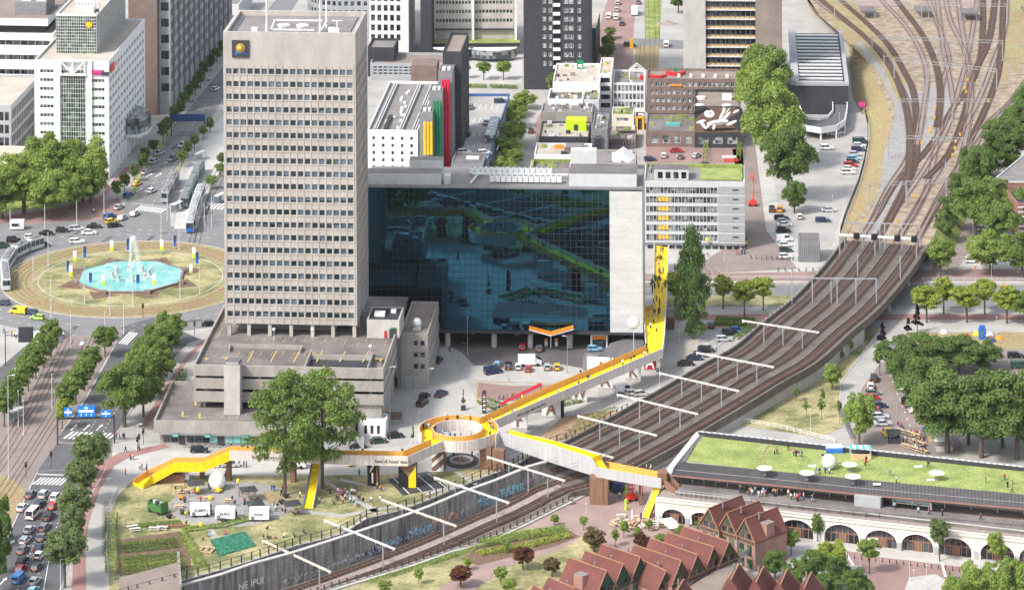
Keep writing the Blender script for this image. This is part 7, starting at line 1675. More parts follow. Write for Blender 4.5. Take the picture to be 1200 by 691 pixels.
hedge([(131,606),(130,640),(131,672)],1.3,2.6,'leaf_mid','rough green shrubs along the garden fence',2200); hedge([(214,626),(228,650),(236,668)],1.0,2.0,'leaf_light','weedy plants right of the vegetable rows',1600); hedge([(150,618),(212,612)],.5,1.6,'leaf_mid','low green edge above the vegetable rows',900)
hedge([(200,468),(208,455),(215,440)],1.8,1.6,'leaf_dark','dark potted shrubs beside the garage wall',900)
# kitchen garden rows, nets, soil
sheet('garden_soil',[(136,632),(212,622),(222,640),(224,664),(140,674)],.05,'soil'); sheet('garden_path',[(226,592),(250,618),(262,640),(256,642),(244,622),(220,594)],.06,'paving')
rgn=random.Random(8)
for i in range(9):
 y0=636+i*4.2
 if i in (3,): continue
 hedge([(140+i*.6,y0+3),(208+i*1.6,y0-4)],.55,1.3,rgn.choice(['leaf_mid','leaf_dark','leaf_light']),'low row of vegetables in the kitchen garden',800,name='vegetable_row',cat='vegetable row',size=.2)['group']='vegetable rows'
hedge([(214,622),(262,616),(300,606)],.5,2.2,'leaf_light','tall weedy edge between garden and park lawn',1500,name='plant_border',cat='plants')
t=thing('garden_netting','turquoise green netted vegetable bed in the kitchen garden','netting',G(246,640)); b=MB(); o=G(246,640)
P=[G(x,y,0)-o for x,y in ((246,634),(286,624),(299,640),(256,652))]
nr=7
for r_ in range(nr):
 for c_ in range(16):
  def pt(u,v): 
   a=P[0].lerp(P[1],u); c=P[3].lerp(P[2],u); p=a.lerp(c,v); fr_=(v*nr)%1; p.z=.15+.55*math.sin(math.pi*((v*nr)%1)); return p
  for s_ in range(4):
   v0=(r_+s_/4)/nr; v1=(r_+(s_+1)/4)/nr-1e-4; b.quad(pt(c_/16,v0),pt((c_+1)/16,v0),pt((c_+1)/16,v1),pt(c_/16,v1))
b.build('net','turf_net',t)
sheet('soil_patch',[(630,512),(660,488),(720,480),(735,484),(700,502),(660,514),(640,520)],.05,'soil_sand')
for i in range(6):
 x0,y0=655+i*5,516-i*5.2
 hedge([(x0,y0),(x0+42,y0-13)],.35,.7,'leaf_mid','narrow row of low plants on the sandy soil beside the tracks',260,name='plant_row',cat='plants',size=.18)['group']='plant rows on the sandy strip'
b=MB()
for i in range(900):
 x,y=rgn.uniform(135,560),rgn.uniform(585,690); 
 if y>690-(x-140)*.28 - 20: continue
 if x<215 and y>618: continue
 g=G(x,y,.03); s=rgn.uniform(.12,.3); a=rgn.uniform(0,3); b.add([g+Vector((s*math.cos(a),s*math.sin(a),0)),g+Vector((-s*math.cos(a),-s*math.sin(a),0)),g+Vector((0,0,s*1.3))],[(0,1,2)])
b.build('grass_tufts','grass_green',kind='stuff',label='rough tufts of grass scattered over the park lawn',cat='grass')
# ================= vehicles =================
def car_proto(kind):
 t=thing('parked_car','car','car'); P={'hatch':(3.95,1.72,.92,1.46),'saloon':(4.5,1.78,.9,1.42),'estate':(4.6,1.78,.92,1.47),'suv':(4.5,1.85,1.02,1.68),'van':(4.9,1.9,1.15,1.95),'minibus':(5.4,2.0,1.15,2.3)}[kind]
 L_,W_,zb,zr=P; hw=W_/2
 prof={'hatch':[(-.5,.35),(-.5,.8),(-.47,1.0),(-.1,1.0),(.18,.98),(.46,.78),(.5,.6),(.5,.3)],'saloon':[(-.5,.35),(-.5,.85),(-.46,.98),(-.1,1.0),(.15,.98),(.45,.8),(.5,.6),(.5,.3)],'estate':[(-.5,.35),(-.5,.9),(-.47,1.0),(-.1,1.0),(.15,.98),(.45,.8),(.5,.6),(.5,.3)],'suv':[(-.5,.4),(-.5,.9),(-.48,1.0),(-.1,1.0),(.2,.98),(.46,.84),(.5,.6),(.5,.35)],'van':[(-.5,.3),(-.5,.95),(-.49,1.0),(-.1,1.0),(.25,1.0),(.46,.8),(.5,.55),(.5,.3)],'minibus':[(-.5,.3),(-.5,.95),(-.49,1.0),(-.1,1.0),(.3,1.0),(.47,.75),(.5,.5),(.5,.3)]}[kind]
 b=MB(); n=len(prof); ring=[]
 for s,inset in ((-1,.06),(-1,0),(1,0),(1,.06)):
  ring.append([(x*L_*(1-inset*.15),s*(hw-inset if inset else hw)*1.0,z*zb*(1 if not inset else 1) ) for x,z in prof])
 A=[(x*L_,-hw+ (0.08 if z>.9 else 0),z*zb) for x,z in prof]; Bq=[(x*L_,hw-(0.08 if z>.9 else 0),z*zb) for x,z in prof]
 b.add(A+Bq,[(i,i+1,n+i+1,n+i) for i in range(n-1)]+[tuple(range(n-1,-1,-1)),tuple(range(n,2*n)),(n-1,0,n,2*n-1)])
 cab={'hatch':(-.485,-.40,.08,.26),'saloon':(-.36,-.22,.10,.27),'estate':(-.49,-.43,.08,.24),'suv':(-.49,-.42,.10,.25),'van':(-.5,-.485,.24,.36),'minibus':(-.5,-.49,.30,.42)}[kind]
 x0,x1,x2,x3=[v*L_ for v in cab]; ti=.17 if kind not in('van','minibus') else .08; zb2=zb-.02
 b.box(x1+.02,-hw+ti,zr-.05,x2-.02,hw-ti,zr); 
 for x in ((x0+x1)/2*.5+(x1)*.5,):
  pass
 def pil(xb,xt,w_=.09):
  for s in (-1,1): b.bar((xb,s*(hw-.09),zb2),(xt,s*(hw-ti-.01),zr-.03),.07,w_)
 pil(x3,x2); pil(x0+.03,x1+.03,.14); pil((x0+x3)/2*.9,(x1+x2)/2); 
 if kind in ('van',): b.box(x0+.02,-hw+.05,zb2,-.0,hw-.05,zr-.02)
 b.build('body','car_paint',t)
 g=MB(); g.add([(x0,-hw+.1,zb2),(x3,-hw+.1,zb2),(x3,hw-.1,zb2),(x0,hw-.1,zb2),(x1,-hw+ti+.02,zr-.04),(x2,-hw+ti+.02,zr-.04),(x2,hw-ti-.02,zr-.04),(x1,hw-ti-.02,zr-.04)],[(0,1,5,4),(1,2,6,5),(2,3,7,6),(3,0,4,7),(4,5,6,7)]); 
 if kind=='van': g.box(x0-.03,-hw+.25,zb+.15,x0+.03,hw-.25,zr-.25)
 g.build('window','car_glass',t)
 wr=.33
 for sx in (-.31,.32):
  for s in (-1,1):
   w=MB(); x=sx*L_; w.tube((x,s*(hw-.2),wr),(x,s*(hw+.015),wr),wr,wr,12,0); w.tube((x,s*(hw+.012),wr),(x,s*(hw+.03),wr),wr*.6,wr*.55,8,1); w.build('wheel',['tyre','rim'],t)
 for s in (-1,1):
  h=MB(); h.box(L_*.47,s*hw*.62-.2,zb*.62,L_*.5+.015,s*hw*.62+.2,zb*.8); h.build('headlight','headlight',t)
  h=MB(); zt=.8 if kind not in('van','minibus') else 1.0; h.box(-L_*.5-.02,s*hw*.8-.16,zb*.68*zt+.02,-L_*.48,s*hw*.8+.16,zb*.92); h.build('taillight','taillight',t)
 h=MB(); h.box(-L_*.5-.03,-.26,zb*.5,-L_*.5,.26,zb*.5+.12); h.build('number_plate','plate_yellow',t)
 h=MB(); h.box(-L_*.5-.02,-hw+.1,.28,-L_*.49,hw-.1,.45); h.box(L_*.49,-hw+.1,.25,L_*.5+.02,hw-.1,.42); h.build('bumper','charcoal',t)
 return t
PRO={k:car_proto(k) for k in ('hatch','saloon','estate','suv','van','minibus')}
index_kids()
KN={'hatch':'hatchback','saloon':'saloon car','estate':'estate car','suv':'tall car','van':'van','minibus':'minibus'}
crn=random.Random(21)
def cars(rows,place_txt,group,z=0):
 for r in rows:
  x,y,a,c=r[:4]; k=r[4] if len(r)>4 else crn.choice(['hatch','saloon','estate','suv','hatch'])
  g=G(x,y+1.5,z); o=dup(PRO[k],(g.x,g.y,z+.03),R(a),label='%s %s %s'%(c,KN[k],place_txt),group=group,slots={'car_paint':'car_'+c.replace(' ','_')},cat='van' if k=='van' else ('minibus' if k=='minibus' else 'car'))
  o.name='parked_car' if 'parked' in group else 'van' if k=='van' else 'car'
Q=lambda L,ox,oy,s:[(ox+r[0]/s,oy+r[1]/s)+tuple(r[2:]) for r in L]
cars(Q([(187,105,77,'grey'),(272,108,77,'silver'),(343,125,77,'white'),(137,187,77,'white','saloon'),(243,165,77,'dark blue'),(328,178,77,'red','hatch'),(203,232,77,'white','minibus'),(300,243,77,'black'),(275,308,77,'grey','estate'),(180,325,77,'silver'),(260,370,77,'grey','saloon'),(155,388,77,'white','estate'),(243,435,77,'dark blue','saloon'),(140,448,77,'grey','saloon'),(245,482,77,'white','hatch'),(137,513,77,'black','saloon'),(227,556,77,'black','hatch'),(130,565,77,'red','hatch'),(115,628,77,'blue','van'),(215,642,77,'silver','hatch'),(205,700,77,'light blue','hatch')],0,560,5.27),'in the queue on the lower left road','cars queueing on the lower left road')
cars(Q([(48,187,12,'black'),(107,175,10,'white'),(163,162,8,'black'),(219,152,6,'black'),(150,200,12,'dark blue'),(270,145,4,'silver','estate'),(312,159,6,'white','saloon'),(332,137,4,'black','saloon'),(270,190,8,'white','estate'),(385,104,60,'blue','suv'),(392,120,40,'yellow','hatch'),(403,134,20,'black','saloon'),(417,70,70,'silver'),(430,108,70,'silver'),(473,94,70,'silver'),(452,27,68,'blue'),(533,12,68,'white'),(8,207,14,'dark green'),(737,480,8,'black','saloon'),(65,437,160,'yellow','van'),(108,440,158,'dark blue','hatch'),(132,458,158,'lime','hatch'),(10,407,165,'dark blue','hatch')],0,220,3),'driving on the roundabout','cars on the roundabout')
cars(Q([(757,314,66,'white'),(560,539,66,'silver'),(540,569,66,'silver'),(513,606,66,'silver'),(608,560,246,'grey','suv'),(641,512,246,'silver'),(481,647,66,'yellow','hatch'),(235*3,18*3,66,'white')],0,0,3),'driving on the upper left avenue','cars on the upper left avenue')
cars([(237,17,66,'white')],'at the far end of the upper left avenue','cars on the upper left avenue')
cars(Q([(358,287,75,'black','saloon'),(382,550,62,'dark blue','saloon'),(575,134,80,'black','saloon'),(583,92,80,'black','estate'),(589,52,80,'black','hatch')],460,380,6.717),'driving between annex and mirror glass slab','cars near the mirror glass slab')
cars(Q([(252,570,68,'black','hatch'),(235,622,66,'black','estate'),(333,100,85,'black','saloon'),(333,60,85,'grey','saloon')],460,380,6.717),'parked beside the concrete annex','cars parked near the annex')
cars([(419,523,12,'black','saloon'),(443.5,517,12,'dark green','saloon'),(463,511,14,'black','saloon'),(234,528,2,'black','estate'),(270,545,2,'silver','estate')],'parked along the street behind the wooden walkway','cars parked behind the walkway')
cars(Q([(155,388,88,'black','suv'),(205,390,88,'white','hatch'),(255,400,88,'red','hatch'),(350,392,92,'silver','hatch'),(401,392,90,'yellow','hatch'),(100,380,80,'light blue','hatch')],560,340,4.318),'parked in the row on the turning area','cars parked on the turning area')
cars(Q([(225,290,88,'red','hatch'),(310,298,88,'grey','hatch'),(590,300,10,'light blue','hatch')],560,340,4.318),'parked by the petrol pumps','cars parked by the petrol pumps')
cars([(578,436,25,'dark blue','van')],'parked on the turning area corner','vans on the turning area')
cars(Q([(738,508,18,'white','van'),(782,523,18,'silver','hatch'),(828,526,18,'silver','estate')],560,340,4.318),'parked along the viaduct parapet','cars parked by the viaduct parapet')
cars(Q([(275,374,6,'black','saloon'),(318,346,6,'dark blue','saloon'),(348,330,6,'dark blue','hatch'),(378,307,6,'black','suv'),(388,294,6,'silver','hatch'),(467,250,6,'silver','estate'),(500,219,6,'black','suv'),(535,204,8,'blue','hatch'),(403,180,90,'black','hatch')],740,340,4.318),'parked on the lot beside the columnar tree','cars parked by the columnar tree')
cars(Q([(537,266,4,'white','suv'),(730,230,2,'dark green','van'),(725,252,2,'white'),(720,275,2,'dark blue'),(702,302,2,'silver'),(693,327,2,'light blue'),(688,345,2,'black'),(676,366,2,'red'),(668,386,2,'white'),(661,408,2,'white','suv'),(548,624,0,'silver','saloon'),(515,684,3,'dark blue','estate'),(378,664,95,'white','hatch'),(220,622,85,'black','suv'),(265,622,85,'orange','suv'),(570,183,10,'white','hatch'),(605,178,10,'white','hatch')],860,120,4.94),'parked on the large lot by the rail yard','cars parked on the lot by the rail yard')
cars([(916,256,5,'black'),(918,260,5,'silver'),(919,263.5,5,'white'),(918,271,5,'black','suv'),(919,281,5,'white','van'),(920,287.5,5,'white'),(921,293.5,5,'dark green'),(920,301,5,'white','hatch')],'parked in the column beside the substation','cars parked by the substation')
cars([(541.7,130,80,'silver'),(550.8,126,80,'grey'),(570.4,144,80,'silver'),(547.8,158,80,'black'),(587,119,10,'dark blue'),(544,179,20,'white'),(567,180,20,'white')],'parked on the rooftop with the blue rim','cars parked on the rooftop',z=8)
cars([(622,154,85,'black','hatch')],'driving past the row of round trees','cars on the back street')
cars([(713,20,85,'white','van'),(722,21,85,'white','van'),(729,28,85,'dark blue'),(723,12,85,'silver'),(724,4,85,'silver'),(738,53,0,'black'),(781,53,85,'white','van'),(748,3,85,'grey')],'on the street beside the black tower','cars on the street by the black tower')
cars([(793,177,4,'red','saloon'),(778,183,85,'white','hatch'),(797,184,85,'grey','hatch'),(816,183,60,'silver','hatch'),(762,187,10,'dark blue'),(827,194,0,'dark blue')],'parked below the framed pictures','cars parked below the pictures')
cars(Q([(118,316,82,'black','suv'),(100,361,85,'white','hatch'),(328,453,2,'black','suv'),(345,470,2,'black','suv'),(375,502,2,'white','van'),(152,535,4,'silver','estate'),(170,576,8,'silver','saloon'),(135,500,80,'red','hatch'),(152,473,8,'dark blue','hatch'),(112,428,8,'red','hatch'),(115,400,8,'grey','hatch'),(200,640,105,'yellow','van'),(238,668,20,'grey','hatch'),(940,184,0,'black','estate'),(965,245,0,'dark green','van')],1000,380,4.935),'parked on the brown lot near the big trees','cars parked near the big trees')
cars([(1121,267,30,'silver','hatch'),(1149,268,60,'silver'),(1138,306,5,'white'),(1117,680,85,'grey','saloon'),(1129,681,85,'grey','saloon'),(1028,637,5,'white','van')],'parked on a side street at the right','cars parked on the right side streets')
for k,o in PRO.items(): index_kids(); drop(o)
index_kids()
# white vans and lorries of special shape
def boxtruck(label,x,y,a,L_,W_,H_,body,cab,z=0,cat='lorry',name='lorry'):
 g=G(x,y,z); t=thing(name,label,cat,(g.x,g.y,z+.03),R(a)); b=MB(); b.box(-L_/2,-W_/2,.55,L_/2-1.7,W_/2,H_); b.build('box_body',body,t)
 b=MB(); b.prism([(L_/2-1.6,-W_/2+.1),(L_/2,-W_/2+.1),(L_/2,W_/2-.1),(L_/2-1.6,W_/2-.1)],.45,[H_-.5,1.5,1.5,H_-.5]); b.build('cab',cab,t)
 b=MB(); b.add([(L_/2-.02,-W_/2+.2,1.55),(L_/2-.02,W_/2-.2,1.55),(L_/2-1.4,W_/2-.25,H_-.5),(L_/2-1.4,-W_/2+.25,H_-.5)],[(0,1,2,3)]); b.build('window','car_glass',t)
 for sx in (-.3,.33):
  for s in (-1,1): w=MB(); w.tube((sx*L_,s*(W_/2-.25),.42),(sx*L_,s*W_/2,.42),.42,.42,12); w.build('wheel','tyre',t)
 return t
boxtruck('white box lorry parked behind the left park poplar',342,548,2,6.8,2.3,2.9,'white','white'); boxtruck('white street sweeper lorry in front of the petrol pumps',621,428,2,6.2,2.3,2.7,'white','white_grey'); boxtruck('small dark blue lorry standing under the east walkway arm',725,575,75,4.2,2.2,2.6,'navy','navy'); boxtruck('red and white lorry on the street by the black tower',744,17,85,7,2.4,3,'white','bright_red')
boxtruck('white van seen from behind under the yellow entry ramp',217,561,95,4.4,1.9,2.0,'white','white',cat='van',name='van')
def tram(label,segs,body,roofm='grey_mid',h=3.3,nose=None):
 P=[[G(x,y,.2) for x,y in s] for s in segs]; o=P[0][0]; t=thing('tram',label,'tram',o)
 for i,(a,c) in enumerate(P):
  a=a-o; c=c-o; d=(c-a); L_=d.length; r=math.atan2(d.y,d.x)
  b=MB(); b.box(.1,-1.2,.25,L_-.1,1.2,1.25); b.box(.1,-1.17,2.75,L_-.1,1.17,h); 
  for k in range(int(L_/1.7)+1): x=.1+(L_-.32)*k/max(1,int(L_/1.7)); b.box(x,-1.18,1.25,x+.14,1.18,2.75)
  m=b.build('tram_body',body,t,loc=a,rot=r); b=MB(); b.box(.14,-1.12,1.2,L_-.14,1.12,2.8); b.build('window','glass_dark',m); b=MB(); b.box(.8,-.8,h,L_-.8,.8,h+.3); b.box(L_*.4,-.5,h+.3,L_*.6,.5,h+.5); b.build('roof_unit',roofm,m)
  if i in (0,): 
   b=MB(); b.box(-.25,-1.0,.4,.1,1.0,1.5); b.box(-.1,-1.0,1.5,.1,1.0,2.9,1); b.build('front_nose',[nose or body,'glass_dark'],m)
  if i<len(P)-1: b=MB(); b.box(L_-.1,-1.0,.5,L_+.5,1.0,2.9); b.build('bellows','charcoal',m)
tram('white and dark articulated tram curving round the left of the fountain',[((7.5,341),(5,320)),((5,318),(15,303)),((16.5,302),(31,294.5)),((33,294),(49,289))],'white_grey'); tram('bright blue fronted tram on the lane above the roundabout',[((222,273),(226,256)),((226.5,254),(231,240)),((231.5,238),(236,228))],'white_grey','grey_panel',nose='blue'); tram('grey green tram waiting beside the blue tram',[((216,244),(221,232)),((221.5,230),(228,216)),((228.5,214),(236,200))],'teal_grey','grey_mid'); tram('grey tram at the stop left of the two others',[((193,238),(199,226)),((199.5,224),(206,212))],'grey_panel','grey_mid')
# ================= people =================
def person_mesh(pose):
 """one continuous skinned figure, 1.75 m"""
 J={'pel':(0,0,.95,.15),'che':(0,0,1.32,.165),'nek':(0,.0,1.5,.06),'hea':(0,-.01,1.63,.105),'top':(0,0,1.70,.09)}
 E=[('pel','che'),('che','nek'),('nek','hea'),('hea','top')]
 st={'stand':((.1,0,.5,0),( -.1,0,.5,0)),'walk':((.1,-.22,.48,.0),(-.1,.2,.5,.12)),'sit':None,'arm':((.1,.02,.5,0),(-.1,-.05,.5,0))}
 for s in (-1,1):
  n='l' if s<0 else 'r'
  J['hip'+n]=(s*.1,0,.9,.10)
  if pose=='sit':
   J['pel']=(0,0,.48,.16); J['che']=(0,.02,.86,.165); J['nek']=(0,.0,1.04,.06); J['hea']=(0,-.02,1.17,.105); J['top']=(0,0,1.24,.09)
   J['hip'+n]=(s*.1,-.02,.46,.10); J['kne'+n]=(s*.14,-.42,.48,.075); J['ank'+n]=(s*.14,-.45,.08,.05); J['toe'+n]=(s*.14,-.58,.05,.045)
   J['sho'+n]=(s*.17,.02,.98,.065); J['elb'+n]=(s*.24,-.08,.74,.05); J['han'+n]=(s*.16,-.32,.62,.04)
  else:
   w=(s if pose=='walk' else 0)*.2
   J['kne'+n]=(s*.11,-w-.03,.5,.075); J['ank'+n]=(s*.12,-w*1.3+.02,.09,.05); J['toe'+n]=(s*.13,-w*1.3-.13,.05,.045)
   J['sho'+n]=(s*.18,0,1.43,.068); 
   if pose=='arm' and s>0: J['elb'+n]=(s*.3,-.16,1.3,.05); J['han'+n]=(s*.26,-.34,1.48,.04)
   else: J['elb'+n]=(s*.25,w*.6,1.15,.05); J['han'+n]=(s*.26,w-.06,.88,.04)
  E+=[('pel','hip'+n),('hip'+n,'kne'+n),('kne'+n,'ank'+n),('ank'+n,'toe'+n),('che','sho'+n),('sho'+n,'elb'+n),('elb'+n,'han'+n)]
 names=list(J); me=bpy.data.meshes.new('person'); me.from_pydata([J[n][:3] for n in names],[(names.index(a),names.index(c)) for a,c in E],[])
 o=bpy.data.objects.new('p',me); COL.objects.link(o); m=o.modifiers.new('s','SKIN'); 
 for i,n in enumerate(names): me.skin_vertices[0].data[i].radius=(J[n][3],J[n][3]*(.72 if n in('pel','che') else 1)); me.skin_vertices[0].data[i].use_root=(n=='pel')
 dg=bpy.context.evaluated_depsgraph_get(); dg.update(); r=bpy.data.meshes.new_from_object(o.evaluated_get(dg)); bpy.data.objects.remove(o)
 for x in ('trousers','shirt','skin','hair_dark'): r.materials.append(M[x])
 hz=J['hea'][2]; pz=J['pel'][2]
 for p in r.polygons:
  c=p.center; k=1
  if c.z>hz-.12: k=3 if (c.z>hz+.03 or c.y>.03) else 2
  elif c.z>hz-.2: k=2
  elif c.z<pz-.02 and abs(c.x)<.2 or c.z<pz*.7: k=0
  if any((Vector(J['han'+n][:3])-c).length<.1 for n in 'lr'): k=2
  p.material_index=k; p.use_smooth=True
 return r
PM={k:person_mesh(k) for k in ('stand','walk','sit','arm')}
pr_=random.Random(77); CK=list(CLO); CW=[8,6,6,4,4,3,3,3,2,2,1,1,1]
PW={'stand':'standing','walk':'walking','sit':'sitting','arm':'standing with one arm raised'}
def person(x,y,z,txt,group,pose=None,top=None,low=None,rot=None,pt=None):
 pose=pose or pr_.choice(['stand','stand','walk','walk','arm']); top=top or pr_.choices(CK,CW)[0]; low=low or pr_.choices(['black','dark blue','grey','beige','blue'],[5,5,2,2,2])[0]
 g=G(x,y,z) if pt is None else Vector(pt); s=pr_.uniform(.92,1.05)
 o=place('person',PM[pose],None,g,rot if rot is not None else pr_.uniform(0,6.28),label='%s person in %s top %s'%({'walk':'walking','sit':'seated'}.get(pose,'standing'),top,txt),cat='person',group=group,scale=(s,s,s))
 for i,m in enumerate(('cloth_'+low.replace(' ','_'),'cloth_'+top.replace(' ','_'),'skin',pr_.choice(['hair_dark','hair_dark','hair_blond']))): o.material_slots[i].link='OBJECT'; o.material_slots[i].material=M[m]
 return o
def folk(L,z,txt,group,pose=None,ox=0,oy=0,s=1):
 for r in L: person(ox+r[0]/s,oy+r[1]/s,z,txt,group,pose=(r[2] if len(r)>2 else pose))
folk([(205,297),(212,300),(217,303),(203,305),(212,345),(213,352),(190,390),(194,398),(204,385),(212,378),(200,440),(190,452),(173,497),(187,497),(196,487),(190,480),(206,484),(205,507),(180,532),(159,503),(186,405)],6.52,'on the yellow north deck','people on the yellow north deck',ox=700,oy=200,s=2.88)
folk([(180,548),(520,432),(628,390),(682,373),(225,560),(853,297),(335,520),(108,612),(620,395)],6.52,'on the long diagonal deck','people on the long diagonal deck',ox=560,oy=340,s=4.318)
folk([(162,330),(190,325),(207,320),(225,330),(250,335),(270,390),(300,360),(305,397),(335,440),(275,445)],6.52,'on the left side of the ring','people on the ring, left side',ox=480,oy=470,s=10)
folk([(390,410),(410,425),(460,430),(480,440),(530,445),(600,440),(720,430)],6.52,'on the near side of the ring','people on the ring, near side',ox=480,oy=470,s=10)
folk([(400,205),(440,215),(560,210),(610,205),(715,215)],6.52,'on the far side of the ring','people on the ring, far side',ox=480,oy=472.5,s=10)
folk([(930,280),(945,310),(975,330),(1015,310),(943,420)],6.52,'on the right side of the ring','people on the ring, right side',ox=480,oy=470,s=10)
for i in range(20): y=pr_.uniform(292,392); person(773.5+pr_.uniform(-5,4)-(4 if y>365 else 0),y,6.52,'on the yellow north deck','people on the yellow north deck')
for i in range(16): t_=pr_.random(); person(590+t_*170,491-t_*76+pr_.uniform(-1,1),6.52,'on the long diagonal deck','people on the long diagonal deck')
for i in range(26): person(pr_.uniform(212,345),pr_.uniform(568,612),.07,'between the food trailers','people at the food trailers')
for i in range(14): person(pr_.uniform(385,450),pr_.uniform(572,594),0,'in the crowd left of the black court','crowd on the park lawn')
for i in range(4): person(0,0,0,'on the west deck','people on the west deck',pose='walk',pt=(near_[3][0]+3+i*9.5,near_[3][1]+1.4,DZ+.02))
folk([(655,297),(750,297),(787,300),(853,305),(875,308),(880,318)],7.32,'on the east deck','people on the east deck',ox=560,oy=480,s=4.318)
folk([(66,237),(70,262),(90,245),(97,240),(100,265),(130,240,'arm'),(143,240),(58,272),(124,280),(150,290),(160,270),(168,265),(185,280),(222,280),(84,262),(110,250),(150,300),(166,150)],0,'in the crowd left of the black court','crowd on the park lawn',ox=380,oy=520,s=4.04)
folk([(575,375),(600,378),(620,378),(640,376),(705,365),(718,360),(758,360),(820,342),(600,320),(340,348),(245,360),(148,420),(203,388),(95,292)],0,'on the lawn by the cutting fence','people on the lawn by the fence',pose='sit',ox=200,oy=560,s=5.275)
folk([(245,70),(238,65),(437,100),(625,75),(640,80),(485,215),(248,200),(250,220),(405,245),(640,175),(690,205),(660,190),(650,205),(30,85),(70,95),(800,120),(930,150),(920,160),(1030,140),(1040,100)],.03,'between the food trailers','people at the food trailers',ox=200,oy=560,s=5.275)
folk([(45,122),(80,180),(97,180),(150,250),(165,255),(200,255),(45,290),(705,240),(740,235),(915,235),(935,235),(880,230),(790,300),(780,310),(20,20)],.03,'on the crossing by the walkway foot','people near the walkway foot',ox=140,oy=510,s=6.283)
folk([(128,290),(135,292),(142,293),(152,295),(112,272),(70,285),(78,285),(215,303),(216,310),(247,328),(253,315),(205,345),(195,345),(235,345),(222,342),(415,350),(342,320),(345,310),(530,325),(435,370),(702,370),(758,362),(767,385),(782,375),(780,400)],9.92,'on the roof park','people on the roof park',ox=880,oy=420,s=2.55)
for i in range(38):
 x=pr_.uniform(868,955) if i<30 else pr_.uniform(1040,1160); y=572+(x-868)*.105+pr_.uniform(0,5); person(x,y+3,HZ+.77,'on the platform under the canopy','people on the platform')
folk([(1160+i*0,0) for i in range(0)],0,'','')
for i in range(34):
 x=pr_.uniform(1052,1085); y=505+(x-1052)*.45+pr_.uniform(-7,16); person(x,y,.05,'at the market tables','people at the market tables',pose=pr_.choice(['sit','sit','stand']))
for i in range(11): person(0,0,0,'on the planted roof terrace','people on the roof terrace',pt=SB.t.matrix_basis@Vector((.8+pr_.uniform(0,5),10+pr_.uniform(0,6),SB.z+.02)))
for (x,y) in ((882.5,213),(497,415),(527,412),(513,412)): person(x,y,.05,'alone on the paved street','single people on paved streets',pose='walk')
for i in range(12): person(pr_.uniform(862,878),pr_.uniform(283,300),.05,'in front of the long office block','people by the long office block')
for i in range(10): person(pr_.uniform(716,776),pr_.uniform(612,624),.07,'at the picnic tables on the pink plaza','people on the pink plaza',pose=pr_.choice(['sit','stand','sit']))
folk([(531,118),(655,240)],.07,'below the east walkway arm','people on the pink plaza',ox=620,oy=560,s=5)
folk([(612,55),(640,60),(700,55),(728,70)],.05,'round the sculpture circle','people at the sculpture circle',ox=380,oy=520,s=4.04)
folk([(105,5),(320,50),(330,55),(1090/3.75,0)],.05,'at the crossing above the roundabout','people above the roundabout',ox=0,oy=232,s=3)
folk([(20,215),(60,235),(75,235),(82,240),(322,240)],.05,'on the pavement left of the street trees','people left of the street trees',ox=0,oy=340,s=4.32)
folk([(370,210),(375,200),(385,205),(400,205),(448,240),(460,190)],.05,'waiting by the traffic lights','people waiting at the crossing',ox=0,oy=440,s=2.753)
# bicycles
def bike_mesh():
 b=MB()
 for x in (-.52,.52):
  for k in range(10): a=2*math.pi*k/10; c=2*math.pi*(k+1)/10; b.bar((x+.33*math.cos(a),0,.34+.33*math.sin(a)),(x+.33*math.cos(c),0,.34+.33*math.sin(c)),.05,.05)
 for p,q in (((-.52,0,.34),(-.15,0,.85)),((-.52,0,.34),(0,0,.34)),((0,0,.34),(-.15,0,.95)),((0,0,.34),(.4,0,.85)),((-.13,0,.85),(.4,0,.85)),((.52,0,.34),(.38,0,1.0))): b.bar(p,q,.05,.05)
 b.bar((.38,-.28,1.02),(.38,.28,1.02),.05,.05); b.box(-.3,-.08,.95,-.02,.08,1.0); me=b.mesh('bicycle'); me.materials.append(M['charcoal']); return me
BM=bike_mesh()
def bikes(p,q,n,txt,group,rot=1.5,z=.05):
 for i in range(n): g=G(p[0]+(q[0]-p[0])*i/max(1,n-1),p[1]+(q[1]-p[1])*i/max(1,n-1),z); place('bicycle',BM,None,g,rot+pr_.uniform(-.3,.3),label='black bicycle '+txt,cat='bicycle',group=group)
bikes((124,592),(123,650),16,'leaning on the garden fence','bicycles on the garden fence',rot=.2); bikes((984,480),(1000,515),16,'parked beside the triangular lawn','bicycles beside the lawn',rot=.5); bikes((880,303),(960,306),14,'parked in the row below the substation','bicycles below the substation'); bikes((218,524),(284,524),10,'parked before the shopfront','bicycles before the shops',rot=.3); bikes((912,318),(985,318),10,'standing along the railing','bicycles along the railing'); bikes((200,443),(214,440),5,'on the garage corner terrace','bicycles by the garage'); bikes((585,468),(610,466),6,'parked on the turning area','bicycles on the turning area')
